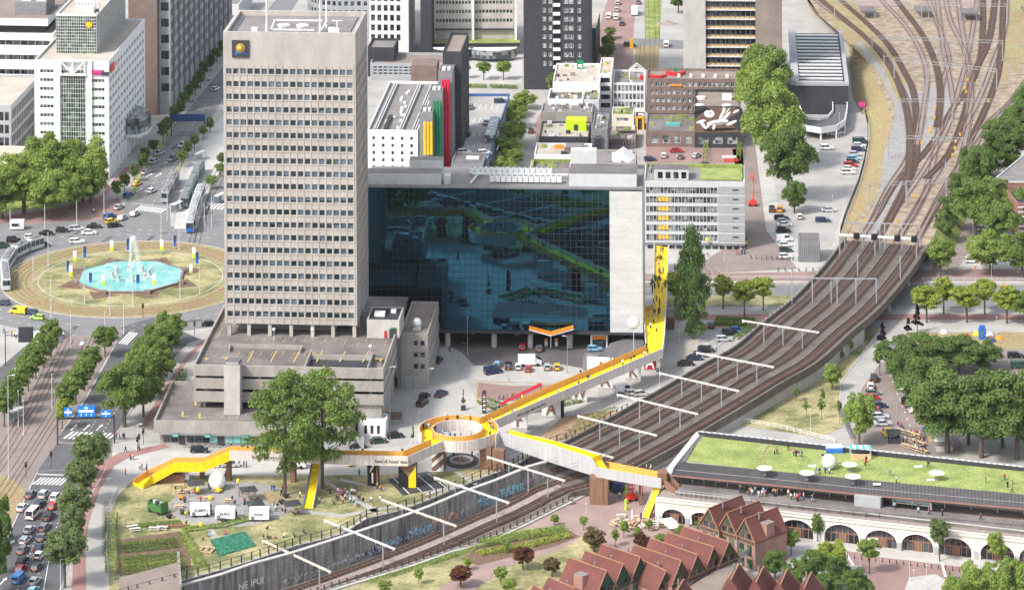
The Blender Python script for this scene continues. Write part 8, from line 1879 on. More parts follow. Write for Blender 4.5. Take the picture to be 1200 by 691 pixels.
# ================= street furniture and festival things =================
def simple(name,label,cat,g,group=None,rot=0): return thing(name,label,cat,g,rot,group)
def pole(x,yb,yt,label,group,colr='steel',arm=0,r=.11,z=0,name='lamp_post',cat='lamp post',lamp=True):
 g=G(x,yb,z); h=AtY(x,yt,g.y).z-z; t=simple(name,label,cat,g,group); b=MB(); b.tube((0,0,0),(0,0,h),r,r*.6,6); b.box(-.18,-.18,0,.18,.18,.5); b.build('post',colr,t)
 if arm: b=MB(); b.bar((0,0,h),(arm,0,h+.15),.1,.1); b.box(arm-.1 if arm>0 else arm-.7,-.16,h+.05,arm+.7 if arm>0 else arm+.1,.16,h+.22); b.build('lamp_head','white_grey',t)
 elif lamp: b=MB(); b.ball((0,0,h+.1),.22,0,6,.7); b.build('lamp_head','white_grey',t)
 return t
for x,yb,yt in ((12,268,245),(52.5,268,239),(90,262,235),(122,257,226),(56.5,312,272),(39,331,300),(99,356,310),(129,370,335),(156,358,314),(211,349,312),(234,344,305),(210,293,262),(189,280,245),(196,258,222),(248,266,228),(239.5,266,240),(60,372,322),(145,391,352),(123,388,365)):
 pole(x,yb,yt,'tall grey pole around the roundabout','poles around the roundabout','white_grey',0,.14,name='pole',cat='pole',lamp=False)
for i,(x,yb,yt,c) in enumerate(((129,292,282,'g'),(148,292,280,'b'),(187.7,295,281,'g'),(203,290,276,'b'),(225.3,302,290,'g'),(229,308,296,'b'),(221.7,318,310,'g'),(85.7,304,294,'g'),(97.3,300,289,'b'),(77.7,316,306,'b'),(81,324,311,'g'),(104,331,320,'b'),(119,334,322,'g'),(159.5,332,322,'b'),(178.7,334,321,'g'))):
 g=G(x,yb+2,.1); h=AtY(x,yt,g.y).z; t=simple('banner_pole','narrow %s banner standing round the fountain'%('white and green' if c=='g' else 'dark blue'),'banner',g,'banners round the fountain'); b=MB(); b.tube((0,0,0),(0,0,h),.05,.05,6); b.build('pole','white_metal',t)
 b=MB(); b.box(.05,-.03,h-3.2,.95,.03,h,0); b.box(.05,-.035,h-3.2,.95,.035,h-1.9,1); b.build('banner',['white','lime'] if c=='g' else ['navy','blue'],t)
for x,yb,yt,a in ((18,475,432,0),(10,560,440,1),(21.5,500,458,0),(27.5,510,470,0),(44,440,400,0),(61,479,439,0),(83,407,365,0),(80,560,545,1),(76,603,583,1),(71,691,655,1.2),(161,528,497,.6),(96.5,455,440,0)): pole(x,yb,yt,'light grey pole beside the lower left road','poles by the lower left road','white_grey',a,.12)
for x,yb,yt,a in ((457,504,430,.8),(446,475,440,1),(548,416,372,0),(502,468,432,.8),(665,437,394,-.6),(596,446,428,0),(740,405,384,0),(270,522,478,0),(1051,500,456,1),(1012,405,389,0),(943,432,414,1)): pole(x,yb,yt,'slim grey lamp post on the paved ground','slim lamp posts','steel',a,.08)
for x,yb,yt in ((773,455,427),(796,399,386),(928,342,312),(849,305,280),(893,262,226),(976,250,230),(984,160,133),(1168,392,372),(1101,322,303),(1162,345,310),(1036,560,528),(950,505,480),(1066,680,660),(1071,695,668),(1086,690,662),(1008,672,650),(687,612,590),(668,455,445)): pole(x,yb,yt,'thin lamp post with white lamp','thin lamp posts','white_grey',0,.07)
# traffic lights
def light(x,yb,h,label,group='traffic lights'):
 g=G(x,yb,0); t=simple('traffic_light',label,'traffic light',g,group); b=MB(); b.tube((0,0,0),(0,0,h),.09,.07,6); b.build('post','charcoal',t); b=MB(); b.box(-.28,-.2,h-.3,.28,.15,h+.9); hd=b.build('signal_head','black',t); b=MB(); b.ball((0,-.2,h+.65),.11,0,8); b.build('lamp','bright_red',hd)
for x,yb in ((60,547),(30.5,560),(161,530),(168,520),(163,527),(242,262),(245,256),(248,262),(228,274),(167.5,372),(228,393),(234,60)): light(x,yb,3.0,'black traffic light on a short post')
# blue direction signs
L0,R0=G(67.5,521),G(134,519); t=simple('sign_gantry','black gantry carrying three bright blue direction signs','road sign',L0); d=R0-L0; hgt=7.0; b=MB(); b.bar((0,0,0),(0,0,hgt),.35,.35); b.bar((d.x,d.y,0),(d.x,d.y,hgt),.35,.35); b.bar((0,0,hgt-.5),(d.x,d.y,hgt-.5),.3,.4); b.build('frame','charcoal',t)
for x0,x1,ya,yb_,k in ((75,84.5,477.5,487.5,0),(91,111,475,488,1),(118,130,480.5,488.5,2)):
 a=AtY(x0,ya,L0.y-.6)-L0; c=AtY(x1,yb_,L0.y-.6)-L0; b=MB(); b.box(a.x,-.7,c.z,c.x,-.5,a.z,0); s=b.build('blue_sign','sign_blue',t); b=MB(); w_=c.x-a.x; h_=a.z-c.z; cx=(a.x+c.x)/2
 b.add([(cx+w_*.13*math.cos(q),-.72,c.z+h_*.8+h_*.09*math.sin(q)) for q in [2*math.pi*j/12 for j in range(12)]],[tuple(range(12))])
 b.box(a.x+w_*.06,-.72,c.z+h_*(.42 if k else .36),c.x-w_*.06,-.705,c.z+h_*.62)
 for f in ((.5,) if k!=1 else (.2,.5,.8)):
  x=a.x+w_*f; b.box(x-.07,-.72,c.z+h_*.06,x+.07,-.705,c.z+h_*.22); b.add([(x-.22,-.73,c.z+h_*.2),(x+.22,-.73,c.z+h_*.2),(x,-.73,c.z+h_*.32)],[(0,1,2)])
 b.build('white_marking','white',s)
L0,R0=G(201,160),G(240,156); t=simple('sign_gantry','dark overhead sign panel across the upper left avenue','road sign',L0); d=R0-L0; b=MB(); b.bar((0,0,0),(0,0,6),.3,.3); b.bar((d.x,d.y,0),(d.x,d.y,6),.3,.3); b.build('post','charcoal',t); b=MB(); b.box(-.5,-.6,5.0,d.x+.5,-.3,7.4); s=b.build('sign_panel','navy',t)
g=G(13,428); t=simple('matrix_sign','dark square matrix sign on a mast at the left edge','road sign',g); b=MB(); b.tube((-1.5,0,0),(-1.5,0,9),.15,.12,8); b.build('mast','charcoal',t); b=MB(); b.box(2.0,-.4,6.2,6.0,0,10.2); b.bar((-1.5,-.2,8),(2,-.2,8),.15,.15); b.build('panel','slate',t)
g=G(49,404); t=simple('direction_board','white direction board beside the roundabout','road sign',g); b=MB(); b.tube((0,0,0),(0,0,4),.1); b.tube((1.6,0,0),(1.6,0,4),.1); b.build('post','white_grey',t); b=MB(); 
for k in range(3): b.box(-.4,-.15,2.2+k*.9,2.2,-.02,2.95+k*.9)
b.build('board','white_grey',t)
# street cabinets, kiosks
t=simple('food_kiosk','small white kiosk van beside the trees at the upper left','kiosk',G(12,270)); b=MB(); b.box(0,0,.4,4,2.2,2.8); b.box(-.1,-.9,2.3,2.6,0,2.4); b.build('body','white',t); b=MB(); b.box(.4,-.03,1.2,2.4,.02,2.2); b.build('hatch','charcoal',t)
t=simple('sign_totem','black totem sign with white and red lettering on the paving','sign',G(567.5,484)); b=MB(); b.box(-.55,-.3,0,.55,.3,5.4); b.box(-.4,-.25,5.4,.4,.25,5.8); s=b.build('column','charcoal',t); b=MB()
for k in range(8): b.box(-.3,-.33,.9+k*.53,.3,-.305,1.2+k*.53,k%2)
b.build('marking',['white','g_red'],s)
g=G(589,476); t=simple('red_awning','long red canopy roof behind the yellow deck','awning',g); b=MB(); a=G(586,474,3)-g; c=G(636,450,3)-g; e_=G(612,462.5,3)-g
for q,w in ((a,0),): b.quad((a.x,a.y,2.7),(c.x,c.y,2.7),(c.x-.6,c.y+1.3,3.0),(a.x,a.y+1.4,3.0))
for f in (.05,.5,.95): p=a.lerp(c,f); b.tube((p.x,p.y+.3,0),(p.x,p.y+.3,2.7),.08)
b.build('roof','red',t)
t=simple('planter_box','square concrete planter box beside the annex','planter',G(462,492)); b=MB(); b.box(-2,-3,0,2,3,1.1,0,1); b.build('box',['concrete','soil'],t)
t=simple('planter','dark planter of the slim tree on the turning area','planter',G(543,480)); b=MB(); b.box(-.6,-.6,0,.6,.6,1.0); b.build('tub','charcoal',t)
# big balloons
def balloon(label,x,y,z,r,m='white',pole_=0,txt=None,name='balloon'):
 g=G(x,y,z); t=simple(name,label,'balloon',(g.x,g.y,g.z-r-pole_)); b=MB(); b.ball((0,0,pole_+r),r,0,20); 
 s=b.build('globe',m,t,smooth=True)
 if pole_: b=MB(); b.tube((0,0,0),(0,0,pole_+.1),.08,.08,6); b.build('pole','white_metal',t)
 else: b=MB(); b.box(-.4,-.4,-.0,.4,.4,.15); b.build('base','charcoal',t)
 if txt: place('lettering',textmesh(txt,r*.42,'charcoal',.01),s,(0,-r*1.0,r)).rotation_euler=(R(78),0,0)
 return t
balloon('large white balloon with lettering on the round food plaza',254.5,563,2.1,2.05,); balloon('large white balloon standing on the roof park',971.4,540.5,RPZ+1.75,1.7); g=G(743,377,9.5); balloon('white globe balloon on a pole beside the stone end wall',742.5,378,10,1.65,pole_=8.3)
# round plaza and trailers
g=G(272,590.5,0); b=MB(); n=64; rr=14.6; 
for k in range(1): b.add([(g.x+rr*math.cos(2*math.pi*k/n),g.y+rr*math.sin(2*math.pi*k/n),.065) for k in range(n)],[tuple(range(n))])
struct('round_plaza',b,'ballast_grey'); b=MB(); q=[(g.x+rr*math.cos(2*math.pi*k/n),g.y+rr*math.sin(2*math.pi*k/n)) for k in range(n+1)]; b.wall(q,.25,0,.12); struct('kerb',b,'concrete')
sheet('lawn',[(306,580),(318,574),(338,574),(346,582),(334,590),(314,589)],.085,'grass_dry')
for (pts) in (((300,590),(400,602),(470,590),(480,592),(400,606),(300,594)),((366,556),(372,556),(448,600),(440,602)),((470,560),(478,558),(500,575),(540,566),(545,568),(500,580)),((530,552),(536,551),(560,566),(556,568)),((212,548),(216,548),(232,568),(226,570)),((400,560),(450,572),(450,574),(398,563))): sheet('garden_path',pts,.055,'paving')
def trailer(txt,x,y,rot,w_=4.6,h=2.7,d=2.6):
 g=G(x,y,.07); t=simple('food_trailer','white box food trailer lettered %s on the round plaza'%txt,'trailer',g,None,rot); b=MB(); b.box(-w_/2,0,.5,w_/2,d,h); b.box(-w_/2+.3,.3,h,-w_/2+1.4,1.2,h+.25); s=b.build('body','white',t); letter(txt,.9,'charcoal',s,(0,-.03,(h+.5)/2),depth=.01)
 for xx in (-w_*.2,w_*.2):
  for yy in (.05,d-.25): b=MB(); b.tube((xx,yy,.32),(xx,yy+.2,.32),.32,.32,12); b.build('wheel','tyre',t)
 b=MB(); b.box(w_/2,d/2-.1,.5,w_/2+1.6,d/2+.1,.62); b.box(-w_/2-.1,d*.3,.9,-w_/2,d*.7,2.0); b.build('drawbar','steel',t); b=MB(); b.box(-w_/2+.4,-.06,.55,-w_/2+1.2,-.01,1.3); b.build('hatch','grey_mid',t)
trailer('PUMPS',234.5,606,.1); trailer('BURG',263.5,610,-.05); trailer('PARK',303.5,611,0)
def parasol(x,y,label,m,w_,h,sq=True,z=0,group=None,px_top=True,rot=0):
 g=G(x,y,z+h); t=simple('parasol',label,'parasol',(g.x,g.y,z),group,rot); b=MB(); n=4 if sq else 20; r=w_*.707 if sq else w_/2; o0=math.pi/4 if sq else 0
 ring=[(r*math.cos(o0+2*math.pi*k/n),r*math.sin(o0+2*math.pi*k/n),h-.25) for k in range(n)]
 b.add(ring+[(0,0,h+.25)],[(k,(k+1)%n,n) for k in range(n)]); b.add([(x_,y_,z_-.03) for x_,y_,z_ in ring]+[(0,0,h+.2)],[((k+1)%n,k,n) for k in range(n)]); b.build('canopy',m,t); b=MB(); b.tube((0,0,0),(0,0,h+.2),.05,.05,6); b.box(-.35,-.35,0,.35,.35,.12); b.build('pole','steel',t)
for x,y in ((291,571.5),(299,588),(342,588),(229,564)): parasol(x,y,'flat black square parasol by the food trailers','charcoal',4.0,2.9,group='black parasols',rot=.3)
for x,y in ((41,323),(167,337),(295,312),(305,348),(555,337)): parasol(880+x/2.55,420+y/2.55,'white round parasol on the roof park','white',3.6,1.9,False,RPZ,'white parasols on the roof')
for x,y in ((500,322),(537,362),(183,320),(377,375)): 
 g=G(880+x/2.55,420+y/2.55,RPZ); t=simple('picnic_blanket','small white blanket lying on the roof lawn','blanket',(g.x,g.y,RPZ+.01),'white blankets'); b=MB(); b.box(-.9,-.6,.0,.9,.6,.06); b.build('cloth','white',t)
for x,y in ((1066+0,0),): pass
g=G(978,530,RPZ); t=simple('blue_stand','low blue and white stand at the far edge of the roof park','stand',(g.x,g.y,RPZ)); b=MB(); b.box(-2,-.5,0,2,.8,.8); b.build('counter','blue',t); b=MB(); b.box(-1.9,.8,0,1.9,2.4,1.2); b.build('table','white',t)
g=G(1009,538,RPZ); t=simple('striped_bar','small roof bar with green and white striped canopy','bar',(g.x,g.y,RPZ)); b=MB()
for k in range(7): b.box(-2.5+k*.72,.3,2.3,-2.5+(k+1)*.72,3,2.4,k%2)
b.build('canopy',['teal','white'],t); b=MB(); b.box(-2.4,.0,0,2.4,.5,1.1); b.build('counter','wood_light',t); b=MB(); 
for x in (-2.4,2.3): b.box(x,.3,0,x+.1,.4,2.3); b.box(x,2.8,0,x+.1,2.9,2.3)
b.build('post','white_metal',t)
def table(x,y,label,group,m='wood_light',z=.07,rot=0,l=2.0):
 g=G(x,y,z); t=simple('picnic_table',label,'table',g,group,rot); b=MB(); b.box(-l/2,-.4,.7,l/2,.4,.77); b.build('tabletop',m,t); b=MB(); b.box(-l/2,-.95,.42,l/2,-.68,.47); b.box(-l/2,.68,.42,l/2,.95,.47); b.build('seat',m,t); b=MB()
 for xx in (-l*.35,l*.35): b.bar((xx,-.8,0),(xx,-.2,.7),.08,.08); b.bar((xx,.8,0),(xx,.2,.7),.08,.08)
 b.build('leg',m,t)
for x,y,r in ((210,571,.2),(213,577,.1),(228,576,.1),(243,585,.1),(268,588,0),(254,576,-.5),(209.5,595,0),(292,578,0)): table(x,y,'light wooden picnic table on the round plaza','tables on the round plaza',rot=r,l=2.4)
for x,y,r in ((155,619,.4),(158,622,.3),(181,621,-.1),(190,620,-.1)): table(x,y,'rough wooden bench table on the dry lawn','tables on the dry lawn',rot=r,l=2.6,m='wood_pale')
for i,(x,y) in enumerate(((728,606),(744,608),(722,612),(733,613),(741,615),(748,612),(754,618),(720,616),(736,620),(770,614),(776,616),(786,617),(764,620))): table(x,y,'pale picnic table on the pink plaza','picnic tables on the pink plaza',rot=.3*i,m='wood_light' if i%3 else 'cream',l=2.2)
for x,y in ((783,608),(789,614)): parasol(x,y,'white square parasol in front of the first arch','white',3.2,2.6,True,0,'white parasols before the arch',rot=.4)
for x,y,h in ((741,604,3.2),(771,612,3.6),(810,610,3.0)): 
 g=G(x,y+8,.07); t=simple('closed_parasol','closed white parasol standing on the pink plaza','parasol',g,'closed parasols'); b=MB(); b.tube((0,0,0),(0,0,h),.04,.04,6); b.build('pole','steel',t); b=MB(); b.tube((0,0,.9),(0,0,h),.28,.05,8); b.build('canopy','white',t)
for i in range(9):
 x,y=1056+(i%3)*10+(i//3)*3,506+(i//3)*9+(i%3)*3; table(x,y,'long wooden beer table at the market','market tables',m='wood_light',rot=-.9,l=3.0,z=.05)
def stall(x,y,w_,d,h,mt,mb_,label,rot=0):
 g=G(x,y,.05); t=simple('market_stall',label,'market stall',g,None,rot); b=MB(); b.add([(-w_/2,0,h-.3),(w_/2,0,h-.3),(w_/2,d,h),(-w_/2,d,h)],[(0,1,2,3)]); b.quad((-w_/2,0,h-.35),(-w_/2,d,h-.05),(w_/2,d,h-.05),(w_/2,0,h-.35)); b.build('awning',mt,t); b=MB(); b.box(-w_/2+.1,.2,0,w_/2-.1,.9,1.0); b.build('counter',mb_,t); b=MB()
 for xx in (-w_/2,w_/2-.1): b.box(xx,0,0,xx+.1,.1,h-.35); b.box(xx,d-.1,0,xx+.1,d,h-.06)
 b.build('post','steel',t)
stall(1090,506,4,3,2.8,'white_grey','blue','market stall with pale blue awning, farthest from the arcade'); stall(1095,517,4,3,2.8,'teal','wood_light','market stall with turquoise awning, in the middle'); stall(1106,529,4.5,3.4,2.8,'white','white_grey','white topped market stall nearest the roof park'); stall(1048,520,3.6,3,2.7,'charcoal','charcoal','dark topped stall beside the yellow van')
# green festival vehicle, and stalls on bikes
g=G(185,600); t=simple('party_vehicle','green open topped vehicle loaded with gear on the dry lawn','vehicle',g,None,-.75); b=MB(); b.box(-2.4,-1.2,.5,2.4,1.2,2.0); b.box(-2.3,-1.1,2.0,-1.9,1.1,2.7); b.box(1.9,-1.1,2.0,2.3,1.1,2.9); b.bar((-2.3,-1.15,2.5),(2.3,-1.15,2.5),.1,.1); b.bar((-2.3,1.15,2.5),(2.3,1.15,2.5),.1,.1); b.build('body','green_vehicle',t)
for xx in (-1.6,1.6):
 for s in (-1,1): b=MB(); b.tube((xx,s*1.05,.42),(xx,s*1.28,.42),.42,.42,12); b.build('wheel','tyre',t)
for k in range(10): b=MB(); x,y=rnd.uniform(-1.8,1.6),rnd.uniform(-.9,.7); b.box(x,y,2.0,x+rnd.uniform(.3,.7),y+.4,2.0+rnd.uniform(.3,1.1)); b.build('crate',rnd.choice(['charcoal','wood_light','grey_mid','white_grey']),t)
for i,(x,y,m) in enumerate(((213,585,'orange'),(230,578,'orange'),(256,577,'yellow'),(335,583,'charcoal'),(330,590,'charcoal'),(214,602,'charcoal'),(224,603,'charcoal'),(262,612,'charcoal'),(240,593,'charcoal'),(310,607,'charcoal'),(347,601,'wood_light'),(198,607,'charcoal'))):
 g=G(x,y,.07); t=simple('cargo_cart','small %s cart or grill on the round plaza'%{'orange':'orange','yellow':'yellow','charcoal':'black','wood_light':'wooden'}[m],'cart',g,'carts on the round plaza',rnd.uniform(0,3)); b=MB(); b.box(-.7,-.4,.45,.7,.4,.95); b.build('tray',m,t)
 for s in (-1,1): b=MB(); b.tube((0,s*.4,.32),(0,s*.48,.32),.32,.32,10); b.build('wheel','tyre',t)
for x,y,m in ((232,576,'yellow'),(279,566,'yellow'),(246.6,586,'yellow'),(235.5,617,'yellow'),(295,575,'yellow')):
 g=G(x,y,1.6); t=simple('small_balloon','small yellow balloon on a string by the food plaza','balloon',(g.x,g.y,0),'yellow balloons'); b=MB(); b.ball((0,0,2.2),.5,0,10,1.15); b.build('globe','yellow',t,smooth=True); b=MB(); b.tube((0,0,0),(0,0,1.7),.015,.015,4); b.build('string','charcoal',t)
g=G(206,618); t=simple('log_bench','dark row of planters beside the garden edge','planter',g,None,.1); b=MB(); b.box(-3.5,-.4,0,2.5,.4,.7); b.build('box','wood_brown',t)
g=G(240,645); t=simple('raised_frame','light timber frame of a raised bed beside the green net','timber frame',g,None,-.25); b=MB(); 
for k in range(4): b.box(-2.3+k*1.4,-1.6,0,-2.1+k*1.4,1.6,.5)
b.box(-2.3,-1.6,.3,2.1,-1.4,.5); b.box(-2.3,1.4,.3,2.1,1.6,.5); b.build('timber','wood_light',t)
for (p,q,lb) in (((196,636),(222,648),'dark'),): pass
# court, sculpture circle and things beneath the ring
q=[(455,566),(489,552.5),(527,571),(471,580)]; sheet('play_court',[(454,561),(502,552),(525,570),(472,580)],.09,'charcoal')
b=MB()
for f in (.15,.42,.7,.95): a=G(454+48*f,561-9*f,.1); c=G(472+53*f,580-10*f,.1); d=(c-a).normalized(); n_=Vector((-d.y,d.x,0))*.1; b.quad(a-n_,c-n_,c+n_,a+n_)
struct('court_marking',b,'paint_white')
g=G(541,540); b=MB(); n=40; b.add([(g.x+4.2*math.cos(2*math.pi*k/n),g.y+5.4*math.sin(2*math.pi*k/n),.1) for k in range(n)],[tuple(range(n))]); struct('play_circle',b,'charcoal')
t=simple('fire_sculpture','low round seat ring with pebbles and a small dark sculpture','sculpture',(g.x,g.y,.1)); b=MB(); n=24
for k in range(n): a,c=2*math.pi*k/n,2*math.pi*(k+1)/n; b.prism([(2.2*math.cos(a),2.2*math.sin(a)),(2.2*math.cos(c),2.2*math.sin(c)),(2.9*math.cos(c),2.9*math.sin(c)),(2.9*math.cos(a),2.9*math.sin(a))],0,.4)
b.build('seat_ring','ballast_grey',t); b=MB()
for k in range(60): a=rnd.uniform(0,6.28); r_=rnd.uniform(.4,2); b.ball((r_*math.cos(a),r_*math.sin(a),.1),.14,0,4)
b.build('pebbles','plaza_pink',t,kind='stuff'); b=MB(); b.tube((0,0,0),(0,0,1.3),.5,.15,7); b.build('figure','brick_red',t)
g=G(498,561); t=simple('climbing_dome','grey wire climbing dome on the black court','climbing frame',g); b=MB()
for k in range(9):
 a=math.pi*k/9
 for j in range(6): p,q_=math.pi*j/6,math.pi*(j+1)/6; f=lambda v:(2.2*math.cos(v)*math.cos(a),2.2*math.cos(v)*math.sin(a),1.7*math.sin(v)); b.bar(f(p),f(q_),.06,.06)
b.build('frame','grey_panel',t)
g=G(411,545+1); t=simple('yellow_ride','small round yellow umbrella cart beside a bicycle','cart',g); b=MB(); b.tube((0,0,.5),(0,0,1.0),1.0,.7,10); b.build('canopy','yellow',t); b=MB(); b.tube((0,0,0),(0,0,.5),.4,.4,8); b.build('base','charcoal',t)
# cherry picker and lift
def lift(x,y,rot,label,arm_=7,z=.05):
 g=G(x,y,z); t=simple('boom_lift',label,'boom lift',g,None,rot); b=MB(); b.box(-1.2,-.8,.4,1.2,.8,1.3); b.box(-.7,-.6,1.3,.7,.6,1.8); b.build('chassis','bright_red',t)
 for xx in (-.9,.9):
  for s in (-1,1): b=MB(); b.tube((xx,s*.75,.35),(xx,s*.95,.35),.35,.35,10); b.build('wheel','tyre',t)
 b=MB(); b.bar((0,0,1.7),(.4,0,arm_*.6),.3,.3); b.bar((.4,0,arm_*.6),(.1,0,arm_),.22,.22); b.build('boom','bright_red',t); b=MB(); b.box(-.7,-.5,arm_,.6,.5,arm_+.2); 
 for s in ((-.7,-.5),(.5,-.5),(-.7,.4),(.5,.4)): b.box(s[0],s[1],arm_+.2,s[0]+.1,s[1]+.1,arm_+1.1)
 b.box(-.7,-.5,arm_+1.0,.6,.5,arm_+1.1); b.build('basket','bright_red',t)
lift(882,241,0,'red boom lift raised beside the long office block',8.5); lift(740,586,.5,'red boom lift folded on the pink plaza',2.6)
t=simple('red_boom','red folded boom arm resting on the lift','boom',G(744,580,.05)); b=MB(); b.bar((0,0,2.6),(1.8,0,4.2),.35,.35); b.bar((1.8,0,4.2),(2.6,0,3.2),.3,.3); b.tube((1.8,0,0),(1.8,0,4.1),.08); b.build('arm','bright_red',t)
for k,(x,y) in enumerate(((733.5,597),(733.5,590),(733.5,581),(733.5,575))): g=G(x,y,.06); t=simple('yellow_drum','small yellow barrier drum on the pink plaza','barrier',g,'yellow drums'); b=MB(); b.tube((0,0,0),(0,0,.7),.32,.32,10); b.tube((0,0,.7),(0,0,1.1),.26,.3,10); b.build('drum','lime',t)
# tents and statue on the dry lawn
for x,y,m,l in ((1133,395,'red','red'),(1144,392,'yellow','yellow'),(1106,390,'white','white'),(1160,393,'white','white'),(1171,397,'orange','orange'),(1163,400,'navy','dark blue')):
 g=G(x,y,.04); t=simple('pop_up_tent','small %s dome tent on the dry lawn'%l,'tent',g); b=MB(); b.add([(1.1*math.cos(a),.8*math.sin(a),.02) for a in [2*math.pi*k/10 for k in range(10)]]+[(.7*math.cos(a),.5*math.sin(a),.7) for a in [2*math.pi*k/10 for k in range(10)]]+[(0,0,1)],[(k,(k+1)%10,10+(k+1)%10,10+k) for k in range(10)]+[(10+k,10+(k+1)%10,20) for k in range(10)]); b.build('tent_fabric',m,t)
g=G(1151,397,.04); t=simple('blue_sculpture','tall blocky bright blue sculpture on the dry lawn','sculpture',g); b=MB(); b.box(-.9,-.6,0,-.15,.6,2.2); b.box(.15,-.6,0,.9,.6,2.2); b.box(-1,-.6,2.2,1,.6,2.8); b.box(-.75,-.5,2.8,.75,.5,3.6); b.build('figure','blue',t)
for x,y in ((1176,338),(1143,317),(1150,311),(1160,307)): g=G(x,y,.05); t=simple('orange_barrel','small orange roadworks marker by the side street','barrier',g,'orange markers'); b=MB(); b.box(-.3,-.15,.6,.3,.15,1.3); b.box(-.05,-.05,0,.05,.05,.6); b.build('marker','orange',t)
# bollards before the arcade
for i in range(26): g=G(985+i*8.2,652+i*1.02,.05); t=simple('bollard','short dark bollard on the pavement before the arches','bollard',g,'bollards before the arches'); b=MB(); b.tube((0,0,0),(0,0,.9),.12,.1,6); b.build('post','charcoal',t)
for i in range(20): g=G(776+i*0+ (i%2)*0+ i*7.5,325,.06) ; 
g=G(740,57,.05); t=simple('yellow_sign','yellow advertising column beside the top tram stop','sign',g); b=MB(); b.box(-.6,-.3,0,.6,.3,3.6); b.build('column','yellow_duct',t)
for (x,y) in ((757,165),(762,163)): pass
g=G(1010,134,.05); t=simple('pink_sign','bright pink sign panel at the car park fence','sign',g); b=MB(); b.box(-1,-.1,2.6,1,.1,4.0); b.build('panel','pink',t); b=MB(); b.box(-.1,-.05,0,.1,.05,2.6); b.build('post','charcoal',t)
for x,y in ((768,303),(780,302),(805,301),(829,300)): g=G(x,y,.05); t=simple('cafe_table','small dark cafe table set before the long office block','table',g,'cafe tables'); b=MB(); b.tube((0,0,.7),(0,0,.75),.5,.5,10); b.build('tabletop','charcoal',t); b=MB(); b.tube((0,0,0),(0,0,.7),.05,.05,6); b.build('leg','charcoal',t)
g=G(829,293,.05); t=simple('small_balloon','yellow balloon before the long office block','balloon',g); b=MB(); b.ball((0,0,3),.55,0,10,1.1); b.build('globe','yellow',t,smooth=True); b=MB(); b.tube((0,0,0),(0,0,2.5),.02,.02,4); b.build('string','charcoal',t)
g=G(872,263+25,.05); t=simple('yellow_cart','small yellow and black cart beside the long office block','cart',g); b=MB(); b.box(-1,-.5,.4,1,.5,1.2); b.build('tray','yellow_duct',t); b=MB(); b.tube((-.6,-.55,.3),(-.6,.55,.3),.3,.3,8); b.tube((.6,-.55,.3),(.6,.55,.3),.3,.3,8); b.build('wheels','tyre',t)
for i in range(8): g=G(848+i*2.2,186+(i%2)*4,.05); t=simple('barrier','small red and white barrier in the small car park','barrier',g,'red and white barriers'); b=MB(); b.box(-.5,-.1,.3,.5,.1,1.0); b.box(-.4,-.2,0,-.3,.2,.3); b.box(.3,-.2,0,.4,.2,.3); b.build('panel','bright_red' if i%2 else 'white',t)
# gravel heap and works at the top
g=G(781,28,.05); t=simple('sand_heap','low heap of grey sand at the roadworks','heap',g); b=MB(); rr_=random.Random(2); b.add([(4*math.cos(a)*rr_.uniform(.8,1.1),3*math.sin(a)*rr_.uniform(.8,1.1),0) for a in [2*math.pi*k/14 for k in range(14)]]+[(1.6*math.cos(a),1.2*math.sin(a),.9) for a in [2*math.pi*k/14 for k in range(14)]]+[(0,0,1.3)],[(k,(k+1)%14,14+(k+1)%14,14+k) for k in range(14)]+[(14+k,14+(k+1)%14,28) for k in range(14)]); b.build('sand','gravel',t)
def tramline(lines,label):
 for pts in lines:
  P=[G(x,y,.1) for x,y in pts]; t=thing('tram_track',label,'tram track',(P[0].x,P[0].y,0),0,'tram tracks'); o=P[0]
  for s in (-.72,.72):
   e_=offset([(p.x-o.x,p.y-o.y) for p in P],s); b=MB()
   for i in range(len(P)-1): b.bar((*e_[i],.09),(*e_[i+1],.09),.12,.06)
   b.build('rail','rail_rust',t)
tramline((((758.5,50),(757.5,-12)),((770.5,50),(769,-12))),'tram track in mown green grass at the top street'); tramline((((751,88),(753,52)),((764,88),(764,52))),'short tram track in dry grass at the top stop')
tramline((((224,286),(230,262),(240,230),(262,190),(290,130)),((230,288),(236,262),(247,230),(268,194),(296,134))),'tram track on the pale lane beside the tower')
tramline((((72,396),(60,420),(36,470),(0,530),(-40,580)),((84,396),(70,424),(46,474),(12,530),(-30,590)),((104,396),(92,422),(62,480),(30,530),(-10,590)),((114,396),(104,424),(76,476),(42,530),(4,590))),'tram track in brown paving below the roundabout')
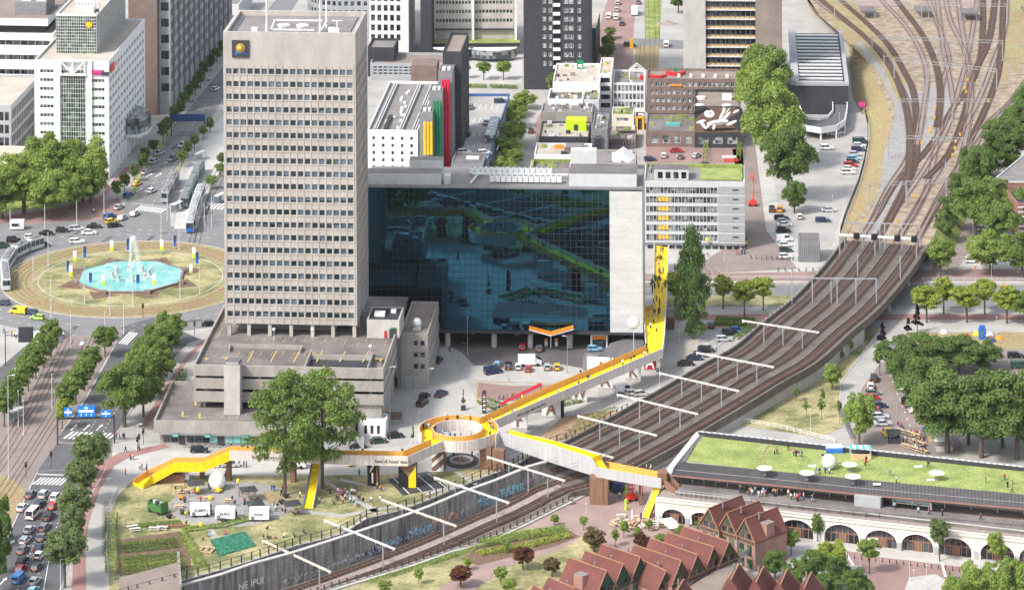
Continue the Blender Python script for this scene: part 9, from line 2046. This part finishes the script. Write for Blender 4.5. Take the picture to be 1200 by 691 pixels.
# shelters at the stops
for x,y,w_ in ((205,250,3),(199,222,3),(255,240,3),(232,190,3),(18,478,3),(16,495,3)): 
 g=G(x,y,.06); t=simple('tram_shelter','small glass tram shelter at the stop','shelter',g,'tram shelters',1.1); b=MB(); b.box(0,0,2.4,w_*1.6,1.5,2.55); b.build('roof','white_grey',t); b=MB(); b.box(0,1.4,.1,w_*1.6,1.45,2.4); b.build('glass_wall','glass_clear',t)
 b=MB(); b.box(0,0,0,.1,.1,2.4); b.box(w_*1.6-.1,0,0,w_*1.6,.1,2.4); b.build('post','steel',t)
# ================= labels: tell look-alikes apart =================
def ordn(i): return '%d%s'%(i,'th' if 10<=i%100<=20 else {1:'st',2:'nd',3:'rd'}.get(i%10,'th'))
bylab={}
for o in bpy.data.objects:
 if o.parent is None and o.get('label') and o.get('kind')!='structure': bylab.setdefault(o['label'],[]).append(o)
for lab,L in bylab.items():
 if len(L)<2: continue
 pp=[PX(o.location if o.location.length>1 else o.matrix_world.translation) if o.location.length>1 else None for o in L]
 if any(p is None for p in pp):
  pts=[]
  for o in L:
   c=None
   for ch in [o]+list(KIDS.get(o.name,[]))+[x for x in bpy.data.objects if x.parent==o]:
    if ch.type=='MESH': c=ch.data.vertices[len(ch.data.vertices)//2].co; break
   pts.append(PX(c))
  pp=pts
 sx=max(p[0] for p in pp)-min(p[0] for p in pp); sy=max(p[1] for p in pp)-min(p[1] for p in pp)
 k=0 if sx>=sy*.8 else 1; order_=sorted(range(len(L)),key=lambda i:pp[i][k])
 if len(lab.split())>12: lab=' '.join(lab.split()[:12]).rstrip(',')
 for n,i in enumerate(order_): L[i]['label']=lab+', %s %s'%(ordn(n+1),'from the left' if k==0 else 'from the top')
# ================= air =================
b=MB(); b.box(-900,-30,-11,900,2200,HC+8); hz_=b.mesh('haze'); m=bpy.data.materials.new('haze'); m.use_nodes=True; nt=m.node_tree; nt.nodes.remove(nt.nodes['Principled BSDF'])
v=nt.nodes.new('ShaderNodeVolumePrincipled'); v.inputs['Color'].default_value=(.86,.92,1,1); v.inputs['Density'].default_value=.00002; v.inputs['Anisotropy'].default_value=.3
nt.links.new(v.outputs[0],nt.nodes['Material Output'].inputs['Volume']); hz_.materials.append(m); place('haze',hz_,kind='stuff',label='thin pale summer haze over the whole city view',cat='haze')
